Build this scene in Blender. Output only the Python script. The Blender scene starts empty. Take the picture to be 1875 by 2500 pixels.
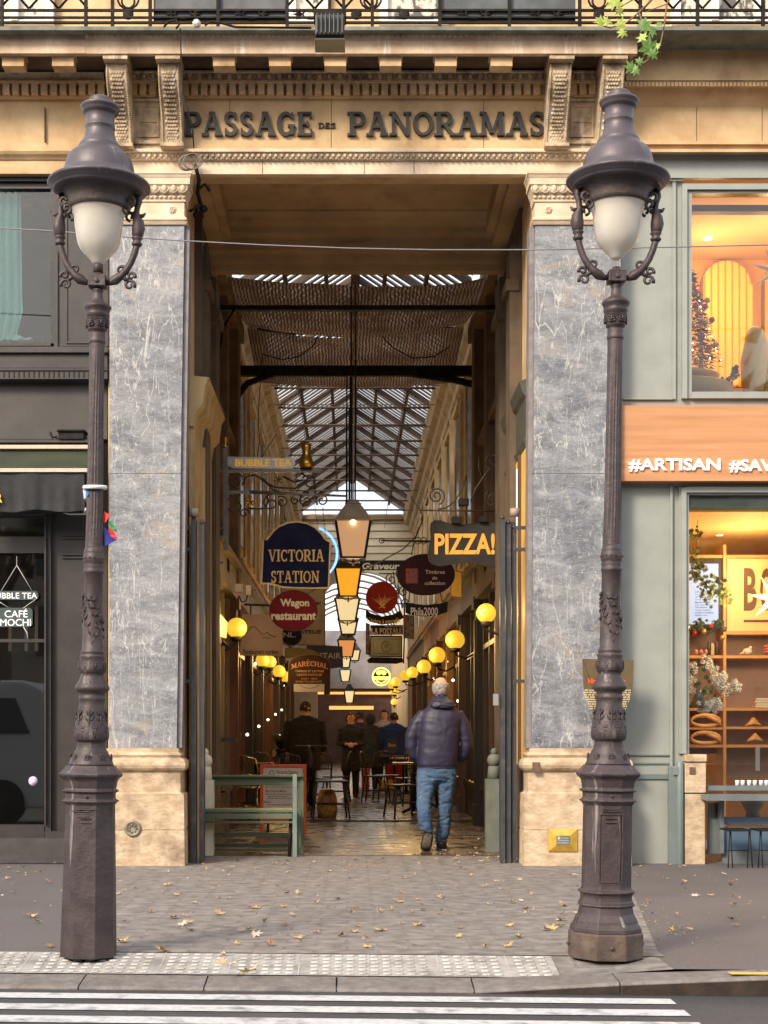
import bpy, bmesh, math, random
from math import sin, cos, pi, radians, sqrt, atan2
from mathutils import Vector, Matrix, noise
random.seed(11)
scene = bpy.context.scene
COL = scene.collection
# ---------------------------------------------------------------- camera
CAM_Y, CAM_Z, F, VX, VY = -13.5, 1.16, 3600.0, 855.0, 1800.0
cd = bpy.data.cameras.new('camera'); cam = bpy.data.objects.new('camera', cd); COL.objects.link(cam)
cam.location = (0, CAM_Y, CAM_Z); cam.rotation_euler = (radians(90), 0, 0)
cd.sensor_fit = 'VERTICAL'; cd.sensor_height = 36; cd.sensor_width = 36
cd.lens = 36 * F / 2500; cd.shift_y = (VY - 1250) / 2500; cd.shift_x = (937.5 - VX) / 2500
cd.clip_start = 0.1; cd.clip_end = 2000
scene.camera = cam
# ---------------------------------------------------------------- sky, sun, exposure
SUN_EL, SUN_AZ = radians(33), radians(-38)     # azimuth measured from the camera's back, towards the left
w = bpy.data.worlds.new('World'); scene.world = w; w.use_nodes = True
nt = w.node_tree; bg = nt.nodes['Background']
sky = nt.nodes.new('ShaderNodeTexSky'); sky.sky_type = 'NISHITA'; sky.sun_disc = False
sky.sun_elevation = SUN_EL; sky.sun_rotation = radians(180) - SUN_AZ
sky.air_density = 1.0; sky.dust_density = 6.0; sky.ozone_density = 1.0
veil = nt.nodes.new('ShaderNodeMixRGB'); veil.inputs[0].default_value = 0.62      # thin even cloud over the clear sky
veil.inputs[2].default_value = (6.3, 6.3, 6.4, 1); nt.links.new(sky.outputs[0], veil.inputs[1])
nt.links.new(veil.outputs[0], bg.inputs[0]); bg.inputs[1].default_value = 0.12
sd = bpy.data.lights.new('sun', 'SUN'); sd.energy = 1.75; sd.angle = radians(14); sd.color = (1.0, 0.88, 0.70)
so = bpy.data.objects.new('sun', sd); COL.objects.link(so)
sdir = Vector((sin(SUN_AZ) * cos(SUN_EL), -cos(SUN_AZ) * cos(SUN_EL), sin(SUN_EL)))  # towards the sun
so.rotation_euler = sdir.to_track_quat('Z', 'Y').to_euler(); so.location = (-6, -12, 14)
vs = scene.view_settings
scene.display_settings.display_device = 'sRGB'
vs.view_transform = 'Standard'; vs.look = 'None'; vs.gamma = 1; vs.exposure = 1.22
try:
    scene.cycles.use_denoising = True; scene.cycles.max_bounces = 8; scene.cycles.transparent_max_bounces = 16
    scene.cycles.sample_clamp_indirect = 4.0; scene.cycles.caustics_reflective = False; scene.cycles.caustics_refractive = False
except Exception: pass

# ---------------------------------------------------------------- photo pixel (1875x2500) at depth y -> metres
def S(y): return F / (y - CAM_Y)
def PX(px, y=0): return (px - VX) / S(y)
def PZ(py, y=0): return CAM_Z + (VY - py) / S(y)
def P(px, py, y=0): return Vector((PX(px, y), y, PZ(py, y)))

# ---------------------------------------------------------------- materials
MATS = {}
def mat(name, c, c2=None, scale=8, rough=0.6, metal=0, bump=0, bscale=None, spec=None, detail=6, stretch=(1, 1, 1),
        lo=0.35, hi=0.65, emit=None, estr=0, coat=0, alpha=None, c3=None, s3=1.5, amt3=0.5, st3=(1, 1, 1), lo3=0.5, hi3=0.7, rvar=0.0):
    if name in MATS: return MATS[name]
    m = bpy.data.materials.new(name); MATS[name] = m; m.use_nodes = True
    t = m.node_tree; N = t.nodes; L = t.links; b = N['Principled BSDF']
    b.inputs['Roughness'].default_value = rough; b.inputs['Metallic'].default_value = metal
    b.inputs['Base Color'].default_value = (*c, 1)
    if spec is not None: b.inputs['Specular IOR Level'].default_value = spec
    if coat: b.inputs['Coat Weight'].default_value = coat
    tc = N.new('ShaderNodeTexCoord')
    def nz(sc, st, det=detail):
        mp = N.new('ShaderNodeMapping'); mp.inputs['Scale'].default_value = st
        L.new(tc.outputs['Object'], mp.inputs[0])
        n = N.new('ShaderNodeTexNoise'); n.inputs['Scale'].default_value = sc; n.inputs['Detail'].default_value = det
        n.inputs['Roughness'].default_value = 0.62
        L.new(mp.outputs[0], n.inputs['Vector']); return n
    last = None
    if c2 is not None:
        n = nz(scale, stretch); r = N.new('ShaderNodeValToRGB')
        r.color_ramp.elements[0].position = lo; r.color_ramp.elements[1].position = hi
        r.color_ramp.elements[0].color = (*c, 1); r.color_ramp.elements[1].color = (*c2, 1)
        L.new(n.outputs[0], r.inputs[0]); last = r.outputs[0]
        if rvar:
            mr = N.new('ShaderNodeMapRange'); mr.inputs['To Min'].default_value = rough - rvar; mr.inputs['To Max'].default_value = rough + rvar
            L.new(n.outputs[0], mr.inputs[0]); L.new(mr.outputs[0], b.inputs['Roughness'])
    if c3 is not None:
        n = nz(s3, st3); r = N.new('ShaderNodeValToRGB')
        r.color_ramp.elements[0].position = lo3; r.color_ramp.elements[1].position = hi3
        r.color_ramp.elements[0].color = (0, 0, 0, 1); r.color_ramp.elements[1].color = (amt3, amt3, amt3, 1)
        L.new(n.outputs[0], r.inputs[0])
        mx = N.new('ShaderNodeMixRGB'); L.new(r.outputs[0], mx.inputs[0])
        if last is not None: L.new(last, mx.inputs[1])
        else: mx.inputs[1].default_value = (*c, 1)
        mx.inputs[2].default_value = (*c3, 1); last = mx.outputs[0]
    if last is not None: L.new(last, b.inputs['Base Color'])
    if bump:
        n = nz(bscale or scale * 3, stretch, 8); bp = N.new('ShaderNodeBump'); bp.inputs['Strength'].default_value = bump
        bp.inputs['Distance'].default_value = 0.01
        L.new(n.outputs[0], bp.inputs['Height']); L.new(bp.outputs[0], b.inputs['Normal'])
    if emit is not None:
        b.inputs['Emission Color'].default_value = (*emit, 1); b.inputs['Emission Strength'].default_value = estr
    if alpha is not None: b.inputs['Alpha'].default_value = alpha
    return m

def glass_mat(name, tint=(0.9, 0.93, 0.92), op=0.12, rough=0.02, dark=(0.02, 0.02, 0.02), refl=1.1):
    """thin window glass: mostly see-through, mirror reflection by fresnel, a little dirt"""
    m = bpy.data.materials.new(name); MATS[name] = m; m.use_nodes = True
    t = m.node_tree; N = t.nodes; L = t.links; N.clear()
    out = N.new('ShaderNodeOutputMaterial'); tr = N.new('ShaderNodeBsdfTransparent'); tr.inputs[0].default_value = (*tint, 1)
    gl = N.new('ShaderNodeBsdfGlossy'); gl.inputs['Roughness'].default_value = rough; gl.inputs[0].default_value = (0.9, 0.9, 0.9, 1)
    fr = N.new('ShaderNodeFresnel'); fr.inputs[0].default_value = 1.5
    df = N.new('ShaderNodeBsdfDiffuse'); df.inputs[0].default_value = (*dark, 1)
    m1 = N.new('ShaderNodeMixShader'); m1.inputs[0].default_value = op
    L.new(tr.outputs[0], m1.inputs[1]); L.new(df.outputs[0], m1.inputs[2])
    ma = N.new('ShaderNodeMath'); ma.operation = 'MULTIPLY'; ma.inputs[1].default_value = refl; L.new(fr.outputs[0], ma.inputs[0])
    m2 = N.new('ShaderNodeMixShader'); L.new(ma.outputs[0], m2.inputs[0]); L.new(m1.outputs[0], m2.inputs[1]); L.new(gl.outputs[0], m2.inputs[2])
    L.new(m2.outputs[0], out.inputs[0]); return m

# ---------------------------------------------------------------- objects
def tag(o, label=None, cat=None, group=None, kind=None):
    if label: o['label'] = label
    if cat: o['category'] = cat
    if group: o['group'] = group
    if kind: o['kind'] = kind
    return o
def thing(name, label, cat, loc=(0, 0, 0), group=None, rot=(0, 0, 0)):
    o = bpy.data.objects.new(name, None); COL.objects.link(o); o.location = loc; o.rotation_euler = rot
    o.empty_display_size = 0.1
    return tag(o, label, cat, group)
def copy_tree(o, parent=None):
    c = o.copy(); COL.objects.link(c); c.parent = parent
    for ch in list(o.children): copy_tree(ch, c)
    return c

class MB:
    def __init__(s): s.v = []; s.f = []; s.sm = []
    def add(s, vs, fs, smooth=False):
        k = len(s.v); s.v += [tuple(p) for p in vs]; s.f += [tuple(i + k for i in f) for f in fs]; s.sm += [smooth] * len(fs); return s
    def box(s, x0, x1, y0, y1, z0, z1):
        if x0 > x1: x0, x1 = x1, x0
        if y0 > y1: y0, y1 = y1, y0
        if z0 > z1: z0, z1 = z1, z0
        v = [(x0, y0, z0), (x1, y0, z0), (x1, y1, z0), (x0, y1, z0), (x0, y0, z1), (x1, y0, z1), (x1, y1, z1), (x0, y1, z1)]
        return s.add(v, [(0, 3, 2, 1), (4, 5, 6, 7), (0, 1, 5, 4), (1, 2, 6, 5), (2, 3, 7, 6), (3, 0, 4, 7)])
    def pbox(s, px0, px1, py0, py1, y0, y1):
        """box whose front face at depth y0 covers the given photo rectangle"""
        return s.box(PX(px0, y0), PX(px1, y0), y0, y1, PZ(py0, y0), PZ(py1, y0))
    def prism(s, pts, a, b, axis='y'):
        """2-D outline extruded along axis. axis y: pts (x,z); axis x: pts (y,z); axis z: pts (x,y)"""
        n = len(pts)
        def V(p, t):
            return (p[0], t, p[1]) if axis == 'y' else (t, p[0], p[1]) if axis == 'x' else (p[0], p[1], t)
        v = [V(p, a) for p in pts] + [V(p, b) for p in pts]
        f = [tuple(range(n)), tuple(range(2 * n - 1, n - 1, -1))]
        f += [(i, i + n, (i + 1) % n + n, (i + 1) % n) for i in range(n)]
        return s.add(v, f)
    def lathe(s, prof, c=(0, 0, 0), n=24, smooth=True, rot=0.0, flute=0, fl=None, cap=True, sx=1, sy=1):
        """prof: (z, r) bottom to top"""
        v = []
        for i, (z, r) in enumerate(prof):
            for k in range(n):
                a = 2 * pi * (k + rot) / n; rr = r
                if fl and fl[0] <= z <= fl[1]: rr = r * (1 - (0.07 if k % 2 else 0))
                v.append((c[0] + rr * cos(a) * sx, c[1] + rr * sin(a) * sy, c[2] + z))
        f = []
        for i in range(len(prof) - 1):
            for k in range(n):
                f.append((i * n + k, i * n + (k + 1) % n, (i + 1) * n + (k + 1) % n, (i + 1) * n + k))
        if cap: f.append(tuple(range(n - 1, -1, -1))); f.append(tuple((len(prof) - 1) * n + k for k in range(n)))
        return s.add(v, f, smooth)
    def tube(s, pts, r, n=8, smooth=True, flat=1.0, closed=False, cap=True):
        pts = [Vector(p) for p in pts]; m = len(pts)
        if not hasattr(r, '__len__'): r = [r] * m
        v = []; u = None
        for i, p in enumerate(pts):
            if closed: t = pts[(i + 1) % m] - pts[i - 1]
            else: t = pts[min(i + 1, m - 1)] - pts[max(i - 1, 0)]
            if t.length < 1e-9: t = Vector((0, 0, 1))
            t.normalize()
            if u is None:
                u = t.cross(Vector((0, 1, 0)));
                if u.length < 0.1: u = t.cross(Vector((1, 0, 0)))
            u = (u - t * u.dot(t)).normalized(); w2 = t.cross(u)
            ri = r[i]; ra, rb = (ri if hasattr(ri, '__len__') else (ri, ri * flat))
            for k in range(n):
                a = 2 * pi * k / n; v.append(p + u * (ra * cos(a)) + w2 * (rb * sin(a)))
        f = []
        for i in range(m if closed else m - 1):
            j = (i + 1) % m
            for k in range(n): f.append((i * n + k, i * n + (k + 1) % n, j * n + (k + 1) % n, j * n + k))
        if cap and not closed: f.append(tuple(range(n - 1, -1, -1))); f.append(tuple((m - 1) * n + k for k in range(n)))
        return s.add(v, f, smooth)
    def ball(s, c, r, n=10, m=7, sc=(1, 1, 1), smooth=True):
        v = [(c[0], c[1], c[2] - r * sc[2])]
        for i in range(1, m):
            b = -pi / 2 + pi * i / m
            for k in range(n):
                a = 2 * pi * k / n
                v.append((c[0] + r * sc[0] * cos(b) * cos(a), c[1] + r * sc[1] * cos(b) * sin(a), c[2] + r * sc[2] * sin(b)))
        v.append((c[0], c[1], c[2] + r * sc[2])); f = []
        for k in range(n): f.append((0, 1 + (k + 1) % n, 1 + k))
        for i in range(m - 2):
            for k in range(n): f.append((1 + i * n + k, 1 + i * n + (k + 1) % n, 1 + (i + 1) * n + (k + 1) % n, 1 + (i + 1) * n + k))
        e = 1 + (m - 2) * n
        for k in range(n): f.append((e + k, e + (k + 1) % n, len(v) - 1))
        return s.add(v, f, smooth)
    def move(s, M, start=0):
        for i in range(start, len(s.v)): s.v[i] = tuple(M @ Vector(s.v[i]))
        return s
    def build(s, name, m, parent=None, bevel=0, recalc=True, loc=None, auto=None):
        me = bpy.data.meshes.new(name); me.from_pydata(s.v, [], s.f); me.update()
        for p, q in zip(me.polygons, s.sm): p.use_smooth = q
        if recalc:
            b = bmesh.new(); b.from_mesh(me); bmesh.ops.recalc_face_normals(b, faces=b.faces); b.to_mesh(me); b.free()
        if m is not None: me.materials.append(m)
        o = bpy.data.objects.new(name, me); COL.objects.link(o)
        if parent is not None:
            o.parent = parent
            if parent.type == 'EMPTY' and parent.parent is None and parent.get('worldspace'):
                o.matrix_parent_inverse = parent.matrix_basis.inverted()
        if loc is not None: o.location = loc
        if bevel:
            bv = o.modifiers.new('bevel', 'BEVEL'); bv.width = bevel; bv.segments = 2; bv.limit_method = 'ANGLE'
        return o

def wthing(name, label, cat, base, group=None):
    """thing whose parts are given in world coordinates"""
    o = thing(name, label, cat, base, group); o['worldspace'] = 1; return o
def finish():
    for o in COL.objects:
        if 'worldspace' in o: del o['worldspace']
def kid(mb, name, m, parent, root, **k):
    """sub-part in world coordinates under a part whose root sits at root.location"""
    o = mb.build(name, m, None, **k); o.parent = parent; return o

# ---------------------------------------------------------------- lettering
def text_mesh(txt, bold=0.0, extrude=0.0, shear=0.0, spacing=1.0, align='LEFT'):
    cu = bpy.data.curves.new('t', 'FONT'); cu.body = txt; cu.size = 1; cu.offset = bold; cu.extrude = extrude
    cu.shear = shear; cu.space_character = spacing; cu.align_x = align; cu.resolution_u = 3
    o = bpy.data.objects.new('t', cu); COL.objects.link(o)
    dg = bpy.context.evaluated_depsgraph_get(); me = bpy.data.meshes.new_from_object(o.evaluated_get(dg))
    vs = [v.co.copy() for v in me.vertices]; fs = [tuple(p.vertices) for p in me.polygons]
    bpy.data.objects.remove(o); bpy.data.curves.remove(cu); bpy.data.meshes.remove(me)
    return vs, fs
def add_text(mb, txt, x0, x1, z0, z1, y, t=0.004, bold=0.0, shear=0, spacing=1.0, keep=False, arc=None):
    """writing facing the street (-y), fitted to the rectangle; arc = sag of the middle"""
    vs, fs = text_mesh(txt, bold, 0.5, shear, spacing)
    if not vs: return mb
    ax0 = min(v.x for v in vs); ax1 = max(v.x for v in vs); az0 = min(v.y for v in vs); az1 = max(v.y for v in vs)
    sx = (x1 - x0) / (ax1 - ax0); sz = (z1 - z0) / (az1 - az0)
    if keep: sx = sz = min(sx, sz); x0 = (x0 + x1) / 2 - sx * (ax1 - ax0) / 2
    out = []
    for v in vs:
        X = x0 + (v.x - ax0) * sx; Z = z0 + (v.y - az0) * sz
        if arc:
            u = (X - (x0 + x1) / 2) / ((x1 - x0) / 2); Z += arc * (1 - u * u)
        out.append((X, y - t * (v.z + 0.5), Z))
    return mb.add(out, fs)

# slab-serif capitals, drawn as strokes in a box one unit high
def G_line(x0, y0, x1, y1, w): return ('l', x0, y0, x1, y1, w)
def G_arc(cx, cy, rx, ry, a0, a1, w0, w1): return ('a', cx, cy, rx, ry, a0, a1, w0, w1)
SER = 0.10
def ser(x, y, w=0.34): return G_line(x - w / 2, y, x + w / 2, y, SER)
T_, N_ = 0.20, 0.12
GL = {
 'P': (0.80, [G_line(.2, 0, .2, 1, T_), ser(.2, .05, .4), ser(.17, .95, .34), G_line(.2, .95, .5, .95, .1), G_line(.2, .45, .5, .45, .1), G_arc(.48, .70, .22, .25, -90, 90, .10, .2)]),
 'A': (0.98, [G_line(.17, .05, .47, 1, N_), G_line(.80, .05, .52, 1, T_), G_line(.27, .36, .7, .36, .09), ser(.17, .05, .32), ser(.80, .05, .36), G_line(.34, .96, .56, .96, .09)]),
 'S': (0.72, [G_arc(.36, .73, .21, .21, 20, 270, .10, .20), G_arc(.36, .27, .22, .21, -160, 90, .10, .20), G_line(.57, .70, .57, .98, .08), G_line(.13, .02, .13, .32, .08), G_arc(.38, .73, .2, .21, 20, 100, .08, .1)]),
 'G': (0.92, [G_arc(.46, .5, .33, .44, 40, 330, .10, .20), G_line(.74, .05, .74, .42, .18), ser(.72, .42, .34), G_line(.74, .70, .74, .98, .08)]),
 'E': (0.80, [G_line(.2, 0, .2, 1, T_), G_line(.05, .05, .70, .05, .1), G_line(.05, .95, .68, .95, .1), G_line(.2, .5, .52, .5, .09), G_line(.70, .01, .70, .28, .09), G_line(.67, .99, .67, .74, .09), G_line(.52, .38, .52, .62, .08)]),
 'N': (1.02, [G_line(.2, 0, .2, 1, N_), G_line(.82, 0, .82, 1, N_), G_line(.2, .98, .82, .02, T_), ser(.2, .05, .34), ser(.15, .95, .26), ser(.82, .95, .34)]),
 'O': (0.94, [G_arc(.47, .5, .36, .44, 0, 360, .17, .17)]),
 'R': (0.94, [G_line(.2, 0, .2, 1, T_), ser(.2, .05, .4), ser(.17, .95, .34), G_line(.2, .95, .5, .95, .1), G_line(.2, .48, .52, .48, .1), G_arc(.48, .715, .22, .235, -90, 90, .10, .2), G_line(.46, .48, .78, .05, T_), ser(.82, .05, .26)]),
 'M': (1.18, [G_line(.18, 0, .22, 1, N_), G_line(.98, 0, .94, 1, T_), G_line(.24, .98, .58, .1, T_), G_line(.58, .1, .92, .98, N_), ser(.18, .05, .34), ser(.98, .05, .36), ser(.16, .95, .24), ser(1.0, .95, .24)]),
 'D': (0.94, [G_line(.2, 0, .2, 1, T_), G_line(.05, .05, .45, .05, .1), G_line(.05, .95, .45, .95, .1), G_arc(.43, .5, .36, .45, -90, 90, .10, .2)]),
 'V': (0.96, [G_line(.17, .95, .50, 0, T_), G_line(.80, .95, .50, 0, N_), ser(.17, .95, .36), ser(.80, .95, .3)]),
 'I': (0.44, [G_line(.22, 0, .22, 1, T_), ser(.22, .05, .4), ser(.22, .95, .4)]),
 'C': (0.86, [G_arc(.46, .5, .33, .44, 40, 320, .10, .20), G_line(.74, .68, .74, .98, .08), G_line(.72, .05, .72, .28, .07)]),
 'T': (0.86, [G_line(.43, 0, .43, 1, T_), G_line(.05, .95, .81, .95, .1), ser(.43, .05, .4), G_line(.07, .99, .07, .7, .09), G_line(.79, .99, .79, .7, .09)]),
 'L': (0.78, [G_line(.2, 0, .2, 1, T_), G_line(.05, .05, .70, .05, .1), ser(.2, .95, .36), G_line(.70, .01, .70, .3, .09)]),
 'H': (1.0, [G_line(.2, 0, .2, 1, T_), G_line(.8, 0, .8, 1, T_), G_line(.2, .5, .8, .5, .1), ser(.2, .05, .36), ser(.2, .95, .36), ser(.8, .05, .36), ser(.8, .95, .36)]),
 ' ': (0.4, []),
}
def add_glyph(mb, ch, fx, y, t):
    """fx maps (u,v) in glyph space to world (x,z)"""
    for k, e in enumerate(GL[ch][1]):
        tt = t + k * 0.0004
        if e[0] == 'l':
            _, x0, y0, x1, y1, w = e; dx, dy = x1 - x0, y1 - y0; l = sqrt(dx * dx + dy * dy) or 1
            if abs(dx) < 1e-6 or abs(dy) < 1e-6: nx, ny = -dy / l * w / 2, dx / l * w / 2
            else: nx, ny = w / 2, 0
            q = [(x0 - nx, y0 - ny), (x1 - nx, y1 - ny), (x1 + nx, y1 + ny), (x0 + nx, y0 + ny)]
            mb.prism([fx(a, b) for a, b in q], y, y - tt)
        else:
            _, cx, cy, rx, ry, a0, a1, w0, w1 = e; n = max(6, int(abs(a1 - a0) / 18)); I = []; O = []
            for i in range(n + 1):
                f = i / n; a = radians(a0 + (a1 - a0) * f); w = w0 + (w1 - w0) * sin(pi * f) if a1 - a0 < 359 else w0 * (0.62 + 0.38 * abs(cos(a)))
                I.append((cx + (rx - w / 2) * cos(a), cy + (ry - min(w, .15) / 2) * sin(a))); O.append((cx + (rx + w / 2) * cos(a), cy + (ry + min(w, .15) / 2) * sin(a)))
            for i in range(n):
                q = [I[i], O[i], O[i + 1], I[i + 1]]
                mb.prism([fx(a, b) for a, b in q], y, y - tt)
def serif_text(mb, txt, x0, x1, z0, z1, y, t=0.004, arc=0, gap=0.02):
    tot = sum(GL[c][0] + gap for c in txt) - gap; k = (x1 - x0) / tot; h = z1 - z0; x = 0
    for c in txt:
        if c != ' ':
            def fx(a, b, x=x):
                X = x0 + (x + a) * k; u = (X - (x0 + x1) / 2) / ((x1 - x0) / 2)
                return (X, z0 + b * h + arc * (1 - u * u))
            add_glyph(mb, c, fx, y, t)
        x += GL[c][0] + gap
    return mb
def spiral(c, r0, r1, turns, n=28, a0=0, plane='xz', d=1):
    out = []
    for i in range(n + 1):
        f = i / n; a = a0 + d * 2 * pi * turns * f; r = r0 + (r1 - r0) * f
        out.append((c[0] + r * cos(a), c[1], c[2] + r * sin(a)))
    return out

# ---------------------------------------------------------------- shared materials
stone = mat('limestone', (0.46, 0.30, 0.155), (0.62, 0.45, 0.26), 2.6, 0.85, bump=0.4, bscale=30, c3=(0.20, 0.12, 0.065), s3=3.4, amt3=0.6, lo3=0.54, hi3=0.76, st3=(1, 1, 0.5))
stone_pale = mat('pale_limestone', (0.60, 0.47, 0.33), (0.70, 0.58, 0.44), 5, 0.85, bump=0.5, bscale=26, c3=(0.33, 0.22, 0.13), s3=2.2, amt3=0.6, lo3=0.5, hi3=0.72)
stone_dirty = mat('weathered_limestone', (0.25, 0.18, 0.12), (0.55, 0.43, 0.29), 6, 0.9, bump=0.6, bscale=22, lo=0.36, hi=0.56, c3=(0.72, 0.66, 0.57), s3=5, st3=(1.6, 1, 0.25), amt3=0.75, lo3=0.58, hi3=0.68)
stone_corona = mat('streaked_limestone', (0.42, 0.29, 0.20), (0.64, 0.50, 0.36), 3.5, 0.88, bump=0.4, bscale=22, c3=(0.74, 0.68, 0.60), s3=4.5, st3=(2.2, 1, 0.22), amt3=0.8, lo3=0.56, hi3=0.66)
stone_base = mat('worn_base_stone', (0.40, 0.285, 0.18), (0.60, 0.47, 0.33), 9, 0.85, bump=0.9, bscale=20, stretch=(0.9, 1, 1.6), lo=.34, hi=.66, c3=(0.13, 0.085, 0.055), s3=3.0, amt3=0.7, lo3=0.50, hi3=0.68)
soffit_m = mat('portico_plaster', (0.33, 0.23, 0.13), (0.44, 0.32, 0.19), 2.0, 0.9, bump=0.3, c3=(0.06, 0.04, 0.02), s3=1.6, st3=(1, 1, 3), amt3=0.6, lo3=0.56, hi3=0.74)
iron = mat('lamp_iron', (0.034, 0.024, 0.026), (0.064, 0.046, 0.049), 9, 0.5, metal=0.15, bump=0.45, bscale=34, c3=(0.34, 0.31, 0.30), s3=7, st3=(2.4, 2.4, 0.18), amt3=0.6, lo3=0.62, hi3=0.70, rvar=0.12)
iron_dark = mat('lamp_iron_dark', (0.045, 0.033, 0.033), (0.08, 0.058, 0.055), 14, 0.5, metal=0.2, bump=0.5, bscale=40)
black = mat('black_iron', (0.012, 0.011, 0.011), (0.03, 0.026, 0.024), 14, 0.5, metal=0.3)
gate_m = mat('gate_paint', (0.030, 0.032, 0.038), (0.050, 0.053, 0.060), 8, 0.5, bump=0.2, c3=(0.16, 0.11, 0.07), s3=4, amt3=0.5, lo3=0.6, hi3=0.7)
marble_m = None
def marble():
    m = bpy.data.materials.new('grey_veined_marble'); m.use_nodes = True
    t = m.node_tree; N = t.nodes; L = t.links; b = N['Principled BSDF']; b.inputs['Roughness'].default_value = 0.45
    tc = N.new('ShaderNodeTexCoord')
    def mp(st, rot=(0, 0, 0)):
        q = N.new('ShaderNodeMapping'); q.inputs['Scale'].default_value = st; q.inputs['Rotation'].default_value = rot
        L.new(tc.outputs['Object'], q.inputs[0]); return q.outputs[0]
    def nz(v, sc, det=8, dist=0.0, ro=0.6):
        n = N.new('ShaderNodeTexNoise'); n.inputs['Scale'].default_value = sc; n.inputs['Detail'].default_value = det
        n.inputs['Distortion'].default_value = dist; n.inputs['Roughness'].default_value = ro; L.new(v, n.inputs['Vector']); return n.outputs[0]
    def ramp(v, pts):
        r = N.new('ShaderNodeValToRGB'); e = r.color_ramp.elements
        while len(e) < len(pts): e.new(0.5)
        for k, (p, c) in enumerate(pts): e[k].position = p; e[k].color = (*c, 1) if hasattr(c, '__len__') else (c, c, c, 1)
        L.new(v, r.inputs[0]); return r.outputs[0]
    def mix(f, a, b2):
        x = N.new('ShaderNodeMixRGB'); L.new(f, x.inputs[0])
        for k, q in ((1, a), (2, b2)):
            if hasattr(q, '__len__'): x.inputs[k].default_value = (*q, 1)
            else: L.new(q, x.inputs[k])
        return x.outputs[0]
    base = ramp(nz(mp((1.0, 1, 2.6), (0, 0.25, 0)), 2.6, 14, 0.9, 0.72), [(0.30, (0.060, 0.066, 0.082)), (0.44, (0.130, 0.139, 0.162)), (0.54, (0.205, 0.215, 0.24)), (0.70, (0.36, 0.365, 0.385))])
    pale = ramp(nz(mp((0.8, 1, 0.9)), 1.3, 6, 0.6), [(0.48, 0.0), (0.70, 0.5)])
    c = mix(pale, base, (0.33, 0.325, 0.33))
    warm = ramp(nz(mp((1, 1, 1.2)), 2.4, 6, 0.8), [(0.60, 0.0), (0.70, 0.55)])
    c = mix(warm, c, (0.36, 0.27, 0.19))
    def vein(st, rot, sc, dist, w, col, c, amt=1.0):
        n = nz(mp(st, rot), sc, 4, dist, 0.55)
        a = N.new('ShaderNodeMath'); a.operation = 'SUBTRACT'; L.new(n, a.inputs[0]); a.inputs[1].default_value = 0.5
        a2 = N.new('ShaderNodeMath'); a2.operation = 'ABSOLUTE'; L.new(a.outputs[0], a2.inputs[0])
        v = ramp(a2.outputs[0], [(0.0, amt), (w, 0.0)]); return mix(v, c, col)
    c = vein((2.0, 1, 0.35), (0, 0.45, 0), 2.4, 0.45, 0.005, (0.60, 0.58, 0.55), c, 0.6)
    c = vein((1.5, 1, 0.4), (0, -0.55, 0), 1.8, 0.5, 0.0045, (0.62, 0.60, 0.57), c, 0.7)
    c = vein((1.6, 1, 0.8), (0, -0.5, 0), 7.5, 0.7, 0.010, (0.50, 0.48, 0.46), c, 0.7)
    c = vein((0.6, 1, 2.6), (0, 0.2, 0), 6.5, 1.5, 0.014, (0.42, 0.41, 0.41), c, 0.5)
    c = vein((1, 1, 2.0), (0, 0.4, 0), 9, 2.0, 0.02, (0.07, 0.07, 0.08), c, 0.6)
    sp = ramp(nz(mp((1, 1, 1)), 22, 2), [(0.70, 0.0), (0.73, 0.8)]); c = mix(sp, c, (0.5, 0.47, 0.42))
    L.new(c, b.inputs['Base Color'])
    bp = N.new('ShaderNodeBump'); bp.inputs['Strength'].default_value = 0.15; bp.inputs['Distance'].default_value = 0.003
    L.new(nz(mp((1, 1, 2)), 28, 6), bp.inputs['Height']); L.new(bp.outputs[0], b.inputs['Normal'])
    return m
marble_m = marble()
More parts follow.
